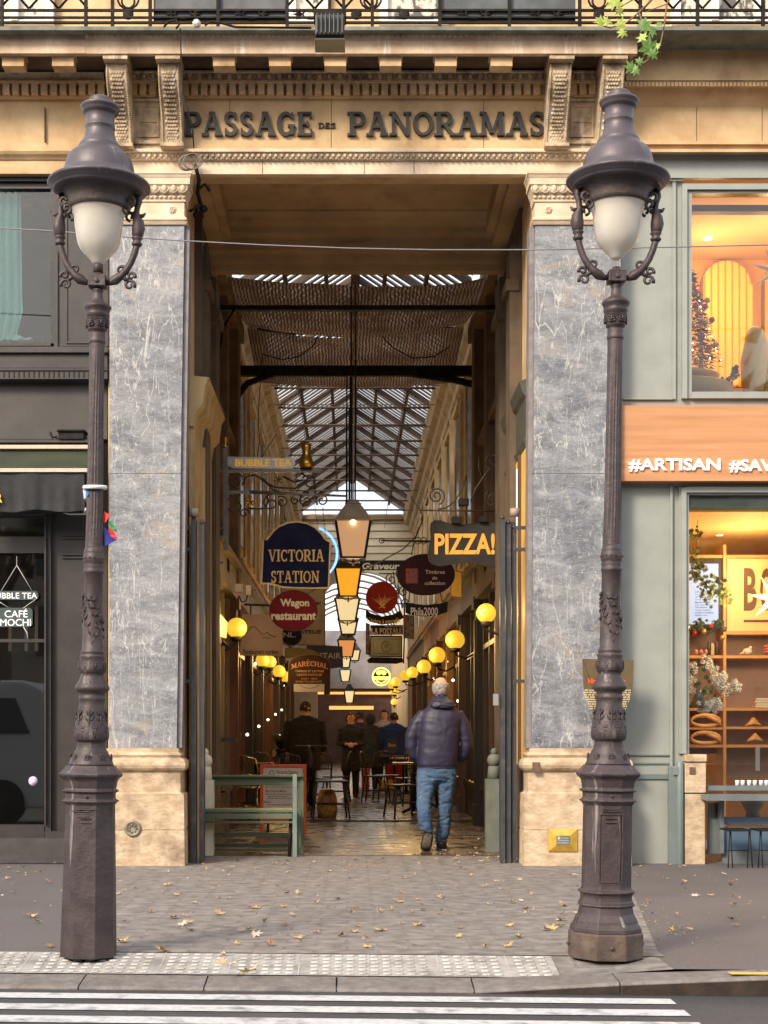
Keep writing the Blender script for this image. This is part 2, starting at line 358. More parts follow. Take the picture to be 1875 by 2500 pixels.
# ================================================================ GROUND
asphalt = mat('asphalt', (0.030, 0.031, 0.035), (0.060, 0.060, 0.066), 60, 0.62, bump=0.7, bscale=160, c3=(0.095, 0.09, 0.09), s3=1.2, amt3=0.4)
pave_asph = mat('pavement_asphalt', (0.098, 0.086, 0.086), (0.128, 0.113, 0.112), 40, 0.7, bump=0.5, bscale=120, c3=(0.085, 0.068, 0.066), s3=1.0, amt3=0.5)
def paver_mat(name, c1, c2, cm, sc, bw, rh, rough, rot=0, rv=0.0, bump=0.5, nsc=14):
    m = bpy.data.materials.new(name); m.use_nodes = True
    t = m.node_tree; N = t.nodes; L = t.links; b = N['Principled BSDF']; b.inputs['Roughness'].default_value = rough
    tc = N.new('ShaderNodeTexCoord'); mp = N.new('ShaderNodeMapping'); mp.inputs['Rotation'].default_value = (0, 0, rot)
    L.new(tc.outputs['Object'], mp.inputs[0])
    wn = N.new('ShaderNodeTexNoise'); wn.inputs['Scale'].default_value = 3; L.new(mp.outputs[0], wn.inputs['Vector'])
    ad = N.new('ShaderNodeMixRGB'); ad.blend_type = 'ADD'; ad.inputs[0].default_value = 0.03; L.new(mp.outputs[0], ad.inputs[1]); L.new(wn.outputs['Color'], ad.inputs[2])
    br = N.new('ShaderNodeTexBrick'); br.inputs['Scale'].default_value = sc; br.inputs['Brick Width'].default_value = bw; br.inputs['Row Height'].default_value = rh
    br.inputs['Mortar Size'].default_value = 0.012; br.inputs['Mortar Smooth'].default_value = 0.3; br.inputs['Color1'].default_value = (*c1, 1); br.inputs['Color2'].default_value = (*c2, 1); br.inputs['Mortar'].default_value = (*cm, 1)
    L.new(ad.outputs[0], br.inputs['Vector'])
    n = N.new('ShaderNodeTexNoise'); n.inputs['Scale'].default_value = nsc; n.inputs['Detail'].default_value = 8; L.new(tc.outputs['Object'], n.inputs['Vector'])
    r = N.new('ShaderNodeValToRGB'); r.color_ramp.elements[0].position = 0.3; r.color_ramp.elements[1].position = 0.7
    r.color_ramp.elements[0].color = (0.55, 0.55, 0.55, 1); r.color_ramp.elements[1].color = (1.25, 1.22, 1.2, 1); L.new(n.outputs[0], r.inputs[0])
    mu = N.new('ShaderNodeMixRGB'); mu.blend_type = 'MULTIPLY'; mu.inputs[0].default_value = 1; L.new(br.outputs[0], mu.inputs[1]); L.new(r.outputs[0], mu.inputs[2])
    L.new(mu.outputs[0], b.inputs['Base Color'])
    h = N.new('ShaderNodeMath'); h.operation = 'SUBTRACT'; L.new(n.outputs[0], h.inputs[0]); L.new(br.outputs['Fac'], h.inputs[1])
    bp = N.new('ShaderNodeBump'); bp.inputs['Strength'].default_value = bump; bp.inputs['Distance'].default_value = 0.01; L.new(h.outputs[0], bp.inputs['Height']); L.new(bp.outputs[0], b.inputs['Normal'])
    if rv:
        mr = N.new('ShaderNodeMapRange'); mr.inputs['From Min'].default_value = .35; mr.inputs['From Max'].default_value = .65; mr.inputs['To Min'].default_value = rough - rv; mr.inputs['To Max'].default_value = rough + rv
        L.new(n.outputs[0], mr.inputs[0]); L.new(mr.outputs[0], b.inputs['Roughness'])
    return m
pavers = paver_mat('grey_pavers', (0.20, 0.182, 0.174), (0.222, 0.203, 0.193), (0.178, 0.162, 0.155), 1.0, 0.34, 0.14, 0.72, bump=0.4, nsc=9)
slabs = paver_mat('passage_slabs', (0.085, 0.06, 0.042), (0.13, 0.095, 0.065), (0.03, 0.022, 0.016), 1.0, 0.7, 0.42, 0.30, rv=0.14, bump=0.22, nsc=3.5)
kerb_m = mat('kerb_granite', (0.13, 0.115, 0.11), (0.20, 0.18, 0.17), 18, 0.7, bump=0.6, bscale=60, c3=(0.09, 0.06, 0.045), s3=4, amt3=0.5)
paint_w = mat('road_paint', (0.42, 0.42, 0.44), (0.56, 0.56, 0.57), 30, 0.6, bump=0.3, c3=(0.14, 0.14, 0.145), s3=7, amt3=0.9, lo3=0.52, hi3=0.70)
paint_t = mat('tactile_worn', (0.30, 0.285, 0.275), (0.39, 0.375, 0.36), 14, 0.7, c3=(0.17, 0.15, 0.14), s3=6, amt3=0.8, lo3=0.46, hi3=0.64)
stud_m = mat('tactile_stud', (0.40, 0.385, 0.37), (0.50, 0.485, 0.47), 16, 0.6, c3=(0.27, 0.25, 0.235), s3=5, amt3=0.8, lo3=.45, hi3=.6)
K = 0.055
def ke(x, y): return y - K * x            # the kerb runs at a slight angle to the front
def strip(mb, x0, x1, ya, yb, za, zb, n=1):
    v = []; f = []
    for i in range(n + 1):
        x = x0 + (x1 - x0) * i / n; v += [(x, ke(x, ya), za), (x, ke(x, yb), zb)]
    for i in range(n): f.append((2 * i, 2 * i + 2, 2 * i + 3, 2 * i + 1))
    return mb.add(v, f)
m = MB(); m.add([(-400, -400, -0.094), (400, -400, -0.094), (400, 600, -0.094), (-400, 600, -0.094)], [(0, 1, 2, 3)])
tag(m.build('ground', asphalt), 'dark asphalt roadway along the pavement', None, None, 'structure')
YE = -6.25
m = MB()                                  # pavement body, top at z=0, dropped in front of the crossing
XR = 1.02
for a, b in ((-30, XR), (1.62, 30)):
    strip(m, a, b, YE + 0.62, 1.4, 0, 0)
strip(m, XR, 1.62, YE + 0.62, 1.4, 0, 0)
strip(m, 1.62, 30, YE + 0.222, YE + 0.62, 0, 0)
tag(m.build('pavement', pave_asph, recalc=False), 'dark asphalt pavement in front of the shops', None, None, 'structure')
m = MB(); m.add([(-2.35, 0.9, .004), (2.45, 0.9, .004), (2.40, 0, .004), (2.02, -3.1, .004), (1.66, -5.55, .004), (1.66, ke(1.66, YE + .625), .004), (-1.25, ke(-1.25, YE + .625), .004), (-1.35, -5.4, .004), (-2.2, 0, .004)], [(0, 8, 7, 6, 5, 4, 3, 2, 1)])
tag(m.build('paved_strip', pavers), 'grey stone paving leading from the crossing to the passage', None, None, 'structure')
m = MB(); m.add([(-2.3, 0.9, .008), (2.4, 0.9, .008), (2.4, 60, .008), (-2.3, 60, .008)], [(0, 1, 2, 3)])
m.add([(-1.6, 6.6, .03), (1.75, 6.6, .03), (1.75, 60, .03), (-1.6, 60, .03), (-1.6, 6.6, .009), (1.75, 6.6, .009)], [(0, 1, 2, 3), (0, 4, 5, 1)])
tag(m.build('passage_floor', slabs), 'worn stone slab floor of the covered passage', None, None, 'structure')
# kerb: dropped stones along the crossing, a ramp, then full height
kerb = wthing('kerb', 'granite kerb dropped along the crossing', None, (0, ke(0, YE), 0)); kerb['kind'] = 'structure'
x = -6.0; rnd = random.Random(3)
while x < 9:
    l = 0.62 + rnd.random() * 0.12; x1 = x + l - 0.008; m = MB()
    def zt(xx): return -0.078 if xx < XR - .1 else (0.0 if xx > 1.62 else -0.078 + 0.078 * (xx - XR + .1) / (1.72 - XR))
    za, zb = zt(x), zt(x1)
    vs = []
    for (xx, z) in ((x, za), (x1, zb)):
        vs += [(xx, ke(xx, YE), -0.12), (xx, ke(xx, YE), z - .012), (xx, ke(xx, YE + .014), z), (xx, ke(xx, YE + 0.22), -.056 * min(1, -z / .078) + 0.0005 * rnd.random()), (xx, ke(xx, YE + 0.22), -0.12)]
    m.add(vs, [(0, 1, 6, 5), (1, 2, 7, 6), (2, 3, 8, 7), (3, 4, 9, 8), (4, 3, 2, 1, 0), (5, 6, 7, 8, 9)])
    ks = m.build('kerb_stone', kerb_m, kerb)
    if x1 > XR - .5:
        m = MB(); m.add([(x, ke(x, YE) - .003, -.093), (x1, ke(x1, YE) - .003, -.093), (x1, ke(x1, YE) - .003, zb - .016), (x, ke(x, YE) - .003, za - .016)], [(0, 1, 2, 3)]); kid(m, 'dark_face', mat('kerb_face_dark', (.014, .008, .006), (.04, .024, .016), 9, .8, bump=.5), ks, kerb)  # darker sheet over the front face of the stones towards the right
    x += l
m = MB(); strip(m, -6, XR - .1, YE + .222, YE + 0.62, -0.056, 0.0); 
v = [(XR - .1, ke(XR - .1, YE + .222), -.056), (1.62, ke(1.62, YE + .222), -.001), (1.62, ke(1.62, YE + .62), 0), (XR - .1, ke(XR - .1, YE + .62), 0)]
m.add(v, [(0, 1, 2, 3)])
tag(m.build('dropped_pavement', pavers), 'sloping stone setts behind the dropped kerb', None, None, 'structure')
# tactile strip with domes
m = MB(); XL = -4.6; XT = 1.06
def tz(f): return -0.052 + 0.052 * f + .004
strip(m, XL, XT, YE + .225, YE + .60, tz(0), tz(1), 1)
tag(m.build('tactile_strip', paint_t), 'white studded tactile strip before the crossing', None, None, 'structure'); m = MB()
for k in range(int((XT - XL) / .36) + 1): xx = XL + .36 * k + .012; strip(m, xx, xx + .006, YE + .225, YE + .60, tz(0) + .002, tz(1) + .002)
x = XL + .04
while x < XT - .02:
    col = int((x - XL) / 0.36)
    for j in range(6):
        f = (j + .5) / 6; y = ke(x, YE + .225 + .375 * f); z = tz(f)
        if (x - XL) % 0.36 > 0.045: m.lathe([(0, .025), (.007, .019)], (x, y, z), 7, smooth=False, sy=.8)
    x += 0.0625
tag(m.build('tactile_studs', stud_m), 'rows of worn white studs on the tactile strip', None, None, 'structure')
m = MB(); m.add([(-1 * 0 + 1.86, ke(1.86, YE + .045), .004), (2.48, ke(2.48, YE + .045), .004), (2.48, ke(2.48, YE + .12), .004), (1.86, ke(1.86, YE + .12), .004)], [(0, 1, 2, 3)])
tag(m.build('kerb_paint', mat('yellow_paint', (0.60, 0.36, 0.06), (0.66, 0.42, 0.10), 30, .7, c3=(.25, .18, .1), s3=18, amt3=.6)), 'yellow painted line on the kerb', None, None, 'structure')
for k, (pa, pb) in enumerate(((2413, 2424), (2436, 2449), (2463, 2478), (2493, 2510), (2528, 2548), (2566, 2590))):
    ya = F * 1.25 / (pa - VY) + CAM_Y; yb = F * 1.25 / (pb - VY) + CAM_Y; m = MB()
    strip(m, -8, 1.53, yb + .06, ya + .06, -.090, -.090)
    tag(m.build('crossing_stripe', paint_w), 'white zebra crossing stripe', None, None, 'structure')

# ================================================================ STONE BUILDING
bld = wthing('stone_building', 'ornate warm limestone facade with consoles and veined marble pilasters round the passage entrance', 'building', (0, 0, 0))
X0, X1w = -3.9, 4.6
def front(m, px0, px1, py0, py1, y0, y1): return m.pbox(px0, px1, py0, py1, y0, y1)
# solid wall behind the trim, with openings
m = MB()
m.box(PX(262), PX(449), .05, 1.0, 0, PZ(425)); m.box(PX(1306), PX(1517), .05, 1.0, 0, PZ(425))
m.box(X0, PX(449), .05, .9, PZ(425), PZ(60)); m.box(PX(1306), X1w, .05, .9, PZ(425), PZ(60)); m.box(PX(449), PX(1306), .05, .24, PZ(425), PZ(60))
m.box(X0, X1w, .30, .9, PZ(60), 12.5)
m.box(X0, PX(262), .9, 1.0, 0, .05)
m.build('wall', stone, bld)
# frieze panels
m = MB(); m.pbox(449, 1330, 236, 364, 0.0, .05); m.pbox(-60, 262, 236, 372, 0.01, .05); m.build('frieze', stone, bld)
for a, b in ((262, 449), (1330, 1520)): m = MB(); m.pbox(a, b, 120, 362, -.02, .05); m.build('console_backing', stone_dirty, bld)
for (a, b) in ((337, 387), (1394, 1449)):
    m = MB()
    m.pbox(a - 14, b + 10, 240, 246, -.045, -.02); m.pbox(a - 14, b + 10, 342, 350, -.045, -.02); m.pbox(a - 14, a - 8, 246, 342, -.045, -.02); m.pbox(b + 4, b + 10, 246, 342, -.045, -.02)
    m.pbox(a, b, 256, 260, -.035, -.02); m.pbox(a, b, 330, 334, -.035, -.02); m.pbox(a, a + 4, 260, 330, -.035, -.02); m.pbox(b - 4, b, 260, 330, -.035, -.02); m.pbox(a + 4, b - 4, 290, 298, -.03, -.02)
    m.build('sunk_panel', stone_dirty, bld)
# horizontal mouldings: (py top, py bottom, projection) list -> prism along x
def mould(m, x0, x1, rows, back=.05):
    """rows: (py, proj) top to bottom at the front plane they sit on"""
    pts = [(back, PZ(rows[0][0], -rows[0][1]))] + [(-p, PZ(py, -p)) for py, p in rows] + [(back, PZ(rows[-1][0], -rows[-1][1]))]
    return m.prism(pts, x0, x1, 'x')
# architrave above the opening
m = MB(); mould(m, PX(262), PX(1520), [(362, .02), (364, .10), (370, .10), (374, .075), (388, .055), (392, .045), (392.5, .03), (425, .03)], .05)
m.build('architrave', stone_pale, bld)
m = MB()                                    # leaf band on the architrave moulding
x = 268
while x < 1515:
    m.ball((PX(x, -.06), -.072, PZ(380, -.07)), .020, 6, 5, (1.0, .7, 1.1)); m.ball((PX(x + 7, -.06), -.066, PZ(387, -.07)), .012, 5, 4); x += 14
m.build('leaf_band', stone_dirty, bld)
m = MB(); mould(m, X0, PX(262), [(366, .03), (368, .075), (376, .06), (384, .035), (390, .02), (390.5, .01), (424, .01)], .05)
m.build('left_architrave', stone, bld)
# dentils
def dentils(a, b, name='dentil_course'):
    m = MB(); x = a
    while x + 16 < b:
        m.pbox(x, x + 16, 201, 229, -.095, -.03); x += 23.2
    m.pbox(a - 4, b, 195, 200, -.12, .05); m.pbox(a - 4, b, 200, 232, -.03, .05); m.pbox(a - 4, b, 232, 236.5, -.055, .05)
    m.build(name, stone, bld)
dentils(-40, 256); dentils(318, 383); dentils(444, 1330); dentils(1392, 1456)
# egg and dart
def eggs(a, b, py, y, r, step, name, par, mm):
    m = MB(); x = a
    while x < b:
        cx, cz = PX(x, y), PZ(py, y)
        m.ball((cx, y, cz), r, 8, 6, (.72, .6, 1.0))
        pts = [(cx + r * 1.05 * cos(t), y - .004, cz + r * 1.25 * sin(t)) for t in [radians(k) for k in range(-200, 30, 30)]]
        m.tube(pts, r * .16, 4)
        m.box(cx + PX(step / 2, y) - PX(0, y) - .003, cx + PX(step / 2, y) - PX(0, y) + .003, y - .012, y + .02, cz - r, cz + r * .8)
        x += step
    return m.build(name, mm, par)
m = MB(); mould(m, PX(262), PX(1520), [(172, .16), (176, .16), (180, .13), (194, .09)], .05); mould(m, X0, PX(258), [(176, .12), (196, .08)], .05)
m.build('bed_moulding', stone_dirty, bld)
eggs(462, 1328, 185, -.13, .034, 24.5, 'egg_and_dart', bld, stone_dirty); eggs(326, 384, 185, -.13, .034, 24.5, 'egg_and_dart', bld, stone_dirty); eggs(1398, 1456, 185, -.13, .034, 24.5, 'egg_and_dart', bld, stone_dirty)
# modillions
PJ = -.52
def modillion(px):
    m = MB(); x0, x1 = PX(px, PJ + .06), PX(px + 53, PJ + .06)
    z0, z1 = PZ(161, PJ + .06), PZ(139, PJ + .06)
    m.box(x0, x1, PJ + .06, PJ + .19, z0, z1 + .01); m.box(x0 - .012, x1 + .012, PJ + .05, PJ + .20, z1 + .01, z1 + .04)
    m.build('modillion', stone, bld)
for px in (5, 127, 520, 657, 792, 927, 1062, 1198): modillion(px)
# corona and cornice
m = MB(); pr = [(100, .62), (130, .62), (131, .60)]
zt, zb = PZ(76, PJ), PZ(130, PJ)
prof = [(.05, zt), (PJ - .06, zt), (PJ - .055, zt - .02), (PJ - .02, zt - .055), (PJ, zt - .085), (PJ, zt - .10), (PJ + .005, zb + .0), (PJ + .06, zb), (PJ + .06, zb + .05), (.05, zb + .065)]
m.prism(prof, PX(208, PJ), PX(1556, PJ), 'x'); m.build('corona', stone_corona, bld)
m = MB(); prof2 = [(.05, zt), (PJ - .02, zt), (PJ - .02, zt - .03), (PJ, zt - .05), (PJ, zb), (PJ + .06, zb), (PJ + .06, zb + .05), (.05, zb + .065)]
m.prism(prof2, X0, PX(208, PJ) - .002, 'x'); m.build('corona_end', stone_corona, bld)
m = MB(); x = 214
while x < 1552:
    m.ball((PX(x, PJ), PJ - .032, PZ(90, PJ)), .022, 6, 5, (.7, .6, 1)); x += 13.4
m.build('ovolo_band', stone_dirty, bld)
m = MB(); m.box(X0, PX(1517), PJ + .10, .05, zb + .035, zb + .06); m.build('corona_soffit', mat('grimy_shaded_stone', (.035, .022, .013), (.12, .08, .05), 3, .9, bump=.4), bld)  # dark tone paints in the shadow under the corona along with grime
# consoles
def console(px, w=53):
    root = MB(); yr = -.42 if px < 800 else -.17; x0, x1 = PX(px, yr), PX(px + w, yr)
    zt, zb = PZ(162, -.35), PZ(352, -.15)
    n = 22; fr = []
    for i in range(n + 1):
        f = i / n; z = zt + (zb - zt) * f
        y = -.50 + .0 * f
        y = -(.41 * (1 - f) ** 1.0 * (0.62 + .38 * cos(pi * f * .9)) + .13 * f + .07 * sin(pi * f) + .03 * sin(2 * pi * f))
        fr.append((y, z))
    root.prism(fr + [(.0, zb), (.0, zt)], x0, x1, 'x')
    root.box(x0 - .012, x1 + .012, -.50, 0, zt, zt + .085); root.box(x0, x1, -.44, 0, zt + .085, PZ(132, PJ))
    root.box(x0 - .01, x1 + .01, -.19, 0, zb - .03, zb)
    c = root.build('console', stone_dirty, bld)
    m = MB()
    for i in range(1, n * 2):
        f = i / (n * 2); k = f * n; a = int(k); q = k - a; y = fr[a][0] * (1 - q) + fr[min(a + 1, n)][0] * q; z = zt + (zb - zt) * f
        for xx in (x0 + .012, x1 - .012): m.ball((xx, y - .004, z), .0095, 5, 4)
        if f > .12 and i % 2 == 0:
            for j in range(4 + (i // 2) % 2):
                xx = x0 + .05 + (x1 - x0 - .1) * (j + (.5 if (i // 2) % 2 == 0 else 0)) / 4
                if xx < x1 - .03: m.ball((xx, y - .001, z), .017, 6, 4, (1, .55, 1.2))
    kid(m, 'scale_carving', stone_dirty, c, bld)
    return c
for px in (258, 385, 1333, 1460): console(px)
# right continuation of the entablature
m = MB()
mould(m, PX(1517), X1w, [(76, .30), (100, .30), (101, .27), (131, .27), (132, .24), (196, .24), (197, .22), (212, .21), (213, .15), (226, .12), (250, .05), (262, .02), (345, .02), (346, .06), (352, .06), (353, .03), (364, .02), (365, .10), (371, .10), (372, .02)], .05)
m.build('cornice', stone, bld)
m = MB(); x = 1525
while x < 1960: m.pbox(x, x + 6, 199, 210, -.228, -.20); x += 9.5
m.build('fluted_band', stone, bld)
# pilasters : capital, shaft, base
def pilaster(xa, xb, xa2, xb2, base, inner):
    """xa..xb top, xa2..xb2 bottom of the shaft in px; inner = +1 when the opening lies on the right"""
    D = -.16
    m = MB(); z0, z1 = PZ(1826, D), PZ(550, D); sm = PZ(1156, D)
    def xx(px): return PX(px, D)
    def at(z, a, b): f = (z - z0) / (z1 - z0); return xx(a) * f + xx(b) * (1 - f)
    for (za, zb_) in ((z0, sm - .002), (sm + .002, z1)):
        q = [(at(za, xa, xa2), za), (at(za, xb, xb2), za), (at(zb_, xb, xb2), zb_), (at(zb_, xa, xa2), zb_)]
        m.prism(q, D, .06, 'y')
    sh = m.build('pilaster_shaft', marble_m, bld)
    m = MB(); e = xx(xb2) if inner > 0 else xx(xa2)
    e1 = xx(xb) if inner > 0 else xx(xa)
    q = [(e + inner * .002, z0), (e + inner * .045, z0), (e1 + inner * .045, z1), (e1 + inner * .002, z1)]
    m.prism(q, D + .03, .06, 'y'); kid(m, 'return', mat('return_stone', (.16, .14, .15), (.24, .22, .22), 12, .7), sh, bld)
    # capital
    m = MB(); lo, hi = xx(xa), xx(xb)
    def ring(pa, pb, e0, e1, mm=m):
        za, zb2 = PZ(pb, D), PZ(pa, D)
        v = [(lo - e1, D - e1, za), (hi + e1, D - e1, za), (hi + e1, .05, za), (lo - e1, .05, za), (lo - e0, D - e0, zb2), (hi + e0, D - e0, zb2), (hi + e0, .05, zb2), (lo - e0, .05, zb2)]
        mm.add(v, [(0, 3, 2, 1), (4, 5, 6, 7), (0, 1, 5, 4), (1, 2, 6, 5), (2, 3, 7, 6), (3, 0, 4, 7)])
    ring(425.5, 431, .075, .075); ring(431, 438, .07, .06); ring(438, 440, .06, .055); ring(440, 455, .055, .055); ring(455, 474, .045, .02); ring(474, 478, .02, .012)
    ring(478, 490, .018, .010); ring(490, 493, .012, .012); ring(493, 529, .0, .0); ring(529, 533, .006, .012); ring(533, 538, .022, .022); ring(538, 543, .008, .008); ring(543, 549.5, .03, .016)
    cap = m.build('capital', stone_pale, bld)
    m = MB(); x = lo + .0
    while x < hi + .04:
        m.ball((x, D - .045, PZ(465, D)), .033, 9, 7, (.8, .6, 1.05))
        m.tube([(x + .038 * cos(t), D - .05, PZ(464, D) + .042 * sin(t)) for t in [radians(k) for k in range(-190, 20, 30)]], .006, 4)
        x += .083
    x = lo
    while x < hi + .02: m.ball((x, D - .018, PZ(483, D)), .017, 7, 5, (1.1, .8, .8)); x += .042
    kid(m, 'egg_carving', stone_pale, cap, bld)
    m = MB(); cx = hi - .11 if inner > 0 else lo + .12; cz = PZ(512, D)
    m.lathe([(0, .038), (.006, .036), (.008, .028)], (0, 0, 0), 16)
    for k in range(6): m.ball((.02 * cos(k * pi / 3), .02 * sin(k * pi / 3), .008), .011, 6, 4)
    m.ball((0, 0, .01), .009, 6, 4); m.move(Matrix.Translation((cx, D, cz)) @ Matrix.Rotation(radians(90), 4, 'X'))
    kid(m, 'rosette', stone_pale, cap, bld)
    # base
    m = MB(); lo, hi = xx(xa2), xx(xb2)
    def rng(pa, pb, e0, e1): ring_(m, pa, pb, e0, e1)
    def ring_(mm, pa, pb, e0, e1):
        za, zb2 = PZ(pb, D), PZ(pa, D)
        v = [(lo - e1, D - e1, za), (hi + e1, D - e1, za), (hi + e1, .16, za), (lo - e1, .16, za), (lo - e0, D - e0, zb2), (hi + e0, D - e0, zb2), (hi + e0, .16, zb2), (lo - e0, .16, zb2)]
        mm.add(v, [(0, 3, 2, 1), (4, 5, 6, 7), (0, 1, 5, 4), (1, 2, 6, 5), (2, 3, 7, 6), (3, 0, 4, 7)])
    rows = [(1826.5, 0), (1827, .02), (1836, .02), (1838, .035), (1843, .045), (1848, .035), (1849, .03), (1851, .05), (1855, .075), (1861, .088), (1868, .092), (1875, .085), (1880, .07), (1884, .045), (1886, .04), (1933, .04), (1936, .05), (1938, .075), (2024, .078), (2026, .07), (2028, .078), (2140, .085)]
    for (a, ea), (b2, eb) in zip(rows, rows[1:]): rng(a, b2, ea, eb)
    bs = m.build('pilaster_base', stone_base, bld)
    return sh, cap, bs
sl, cl, bl = pilaster(268, 450, 266, 431, None, 1)
sr, cr, br_ = pilaster(1306, 1516, 1298, 1516, None, -1)
# plaques on the bases
m = MB(); m.lathe([(0, .075), (.012, .075), (.018, .066), (.018, .055), (.012, .05)], n=28)
for k in range(7): m.ball((.032 * cos(k * 2 * pi / 7), .032 * sin(k * 2 * pi / 7), .012), .011, 6, 4)
m.move(Matrix.Translation((PX(324, -.25), -.238, PZ(2023, -.25))) @ Matrix.Rotation(radians(90), 4, 'X'))
tag(m.build('iron_medallion', mat('old_bronze', (.16, .13, .10), (.28, .25, .2), 30, .6, metal=.4)), 'round pitted iron medallion set in the left stone base', 'medallion')
t = wthing('utility_plate', 'gilt yellow square plate with a small screen on the right stone base', 'plate', (PX(1375, -.27), -.24, PZ(2052, -.27)))
gy = mat('gilt_yellow', (.50, .30, .04), (.66, .42, .08), 12, .38, metal=.35, bump=.2)
m = MB(); cx, cz = PX(1375, -.27), PZ(2052, -.27); a, b2 = .130, .102
def sq(w_, h_, y): return [(cx - w_, y, cz - h_), (cx + w_, y, cz - h_), (cx + w_, y, cz + h_), (cx - w_, y, cz + h_)]
vs = sq(a, b2, -.24) + sq(a, b2, -.252) + sq(.066, .046, -.275)
m.add(vs, [(0, 1, 5, 4), (1, 2, 6, 5), (2, 3, 7, 6), (3, 0, 4, 7), (4, 5, 9, 8), (5, 6, 10, 9), (6, 7, 11, 10), (7, 4, 8, 11), (8, 9, 10, 11)])
m.build('housing', gy, t)
m = MB(); m.box(cx - .06, cx + .06, -.279, -.2745, cz - .04, cz + .04); pl = m.build('screen', mat('plate_grey', (.10, .11, .12), (.16, .17, .18), 20, .4), t)
m = MB(); add_text(m, 'B', cx - .05, cx - .03, cz + .012, cz + .034, -.2792, .001, .03)
for k in range(3): add_text(m, ('NNNNNN', 'UUNUNNNU', 'NUNNU')[k], cx - .02 - (k > 0) * .03, cx + .05, cz + .018 - k * .022, cz + .028 - k * .022, -.2792, .001, .0)
kid(m, 'lettering', mat('plate_white', (.6, .62, .6)), pl, t)
for px, py in ((1308, 1875), (1875, 0)):
    if py:
        m = MB(); m.pbox(1300, 1318, 1861, 1884, -.262, -.24); tag(m.build('iron_cramp', mat('rust', (.09, .05, .035), (.16, .09, .06), 20, .8)), 'small rusty iron cramp in the torus of the right base', 'cramp')
m = MB()
for px, a, b2, yy in ((808, 238, 362, -.0015), (889, 393, 424, -.0315), (1010, 393, 424, -.0315), (640, 393, 424, -.0315), (1180, 238, 362, -.0015), (560, 238, 270, -.0015)): m.pbox(px, px + 1.6, a, b2, yy, yy + .004)
for px in (108, 1700, 1860): m.pbox(px, px + 1.6, 262, 345, -.022, .02)
m.build('stone_joint', mat('joint_dark', (.10, .065, .04)), bld)
# portico: side walls, coffered soffit, inner lintel
m = MB()
XA, XB = PX(468, 0), PX(1290, 0)
m.box(XA - .35, XA, .9, 1.02, 0, 6.3); 
for sx, xw in ((-1, -1.50), (1, 1.66)):
    xo = xw + sx * .5
    m.box(min(xw, xo), max(xw, xo), 1.0, 2.9, 0, 6.9)
    xp = xw - sx * .09
    m.box(min(xp, xw), max(xp, xw), 1.0, 1.38, .9, 6.0); m.box(min(xp, xw), max(xp, xw), 2.0, 2.45, .9, 6.0)
    m.box(min(xp - sx * .04, xw), max(xp - sx * .04, xw), .98, 1.42, 5.55, 5.66); m.box(min(xp - sx * .04, xw), max(xp - sx * .04, xw), 1.96, 2.5, 5.55, 5.66)
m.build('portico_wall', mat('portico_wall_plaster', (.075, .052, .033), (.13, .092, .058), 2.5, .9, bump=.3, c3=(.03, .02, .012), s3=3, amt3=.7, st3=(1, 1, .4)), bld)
m = MB()
zl = PZ(425)
m.box(PX(449), PX(1306), .9, 3.0, 6.95, 7.1)
m.box(-1.62, 1.78, .05, .9, zl + .30, zl + .36)
m.box(-1.62, 1.78, .22, .30, zl + .02, zl + .30)
m.box(-1.62, -1.34, .26, 2.4, zl + .05, zl + .34); m.box(1.50, 1.78, .26, 2.4, zl + .05, zl + .34)
m.box(-1.34, -1.26, .26, 2.2, zl + .12, zl + .35); m.box(1.42, 1.50, .26, 2.2, zl + .12, zl + .35)
m.box(-1.62, 1.78, .9, 2.4, zl + .30, zl + .36)
zi = PZ(664, 2.4)
pf = [(1.75, 6.70), (1.75, 6.60), (1.82, 6.56), (1.84, 6.53), (1.98, 6.52), (2.0, 6.46), (2.13, 6.45), (2.15, 6.33), (2.23, 6.31), (2.25, 6.25), (2.34, 6.24), (2.36, zi), (2.50, zi), (2.50, 7.2), (1.75, 7.2)]
m.prism(pf, -1.62, 1.78, 'x')
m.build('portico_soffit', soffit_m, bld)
# sign lettering over the entrance
lt = wthing('entrance_lettering', 'large black serif letters reading PASSAGE DES PANORAMAS over the entrance', 'lettering', (0, 0, PZ(302)))
letter_m = mat('letter_iron', (.018, .015, .014), (.035, .030, .026), 20, .5, metal=.2, bump=.3)
def word(txt, px0, px1, py0, py1, t_=.035):
    tot = sum(GL[c][0] + .02 for c in txt) - .02; x0, x1 = PX(px0, -.03), PX(px1, -.03); k = (x1 - x0) / tot; x = 0; z0, z1 = PZ(py0, -.03), PZ(py1, -.03)
    for c in txt:
        m = MB(); add_glyph(m, c, lambda a, b, x=x: (x0 + (x + a) * k, z0 + b * (z1 - z0)), .0, t_); m.build('letter', letter_m, lt); x += GL[c][0] + .02
word('PASSAGE', 449, 765, 331, 273); word('DES', 776, 820, 311, 298, .015); word('PANORAMAS', 848, 1331, 331, 273)
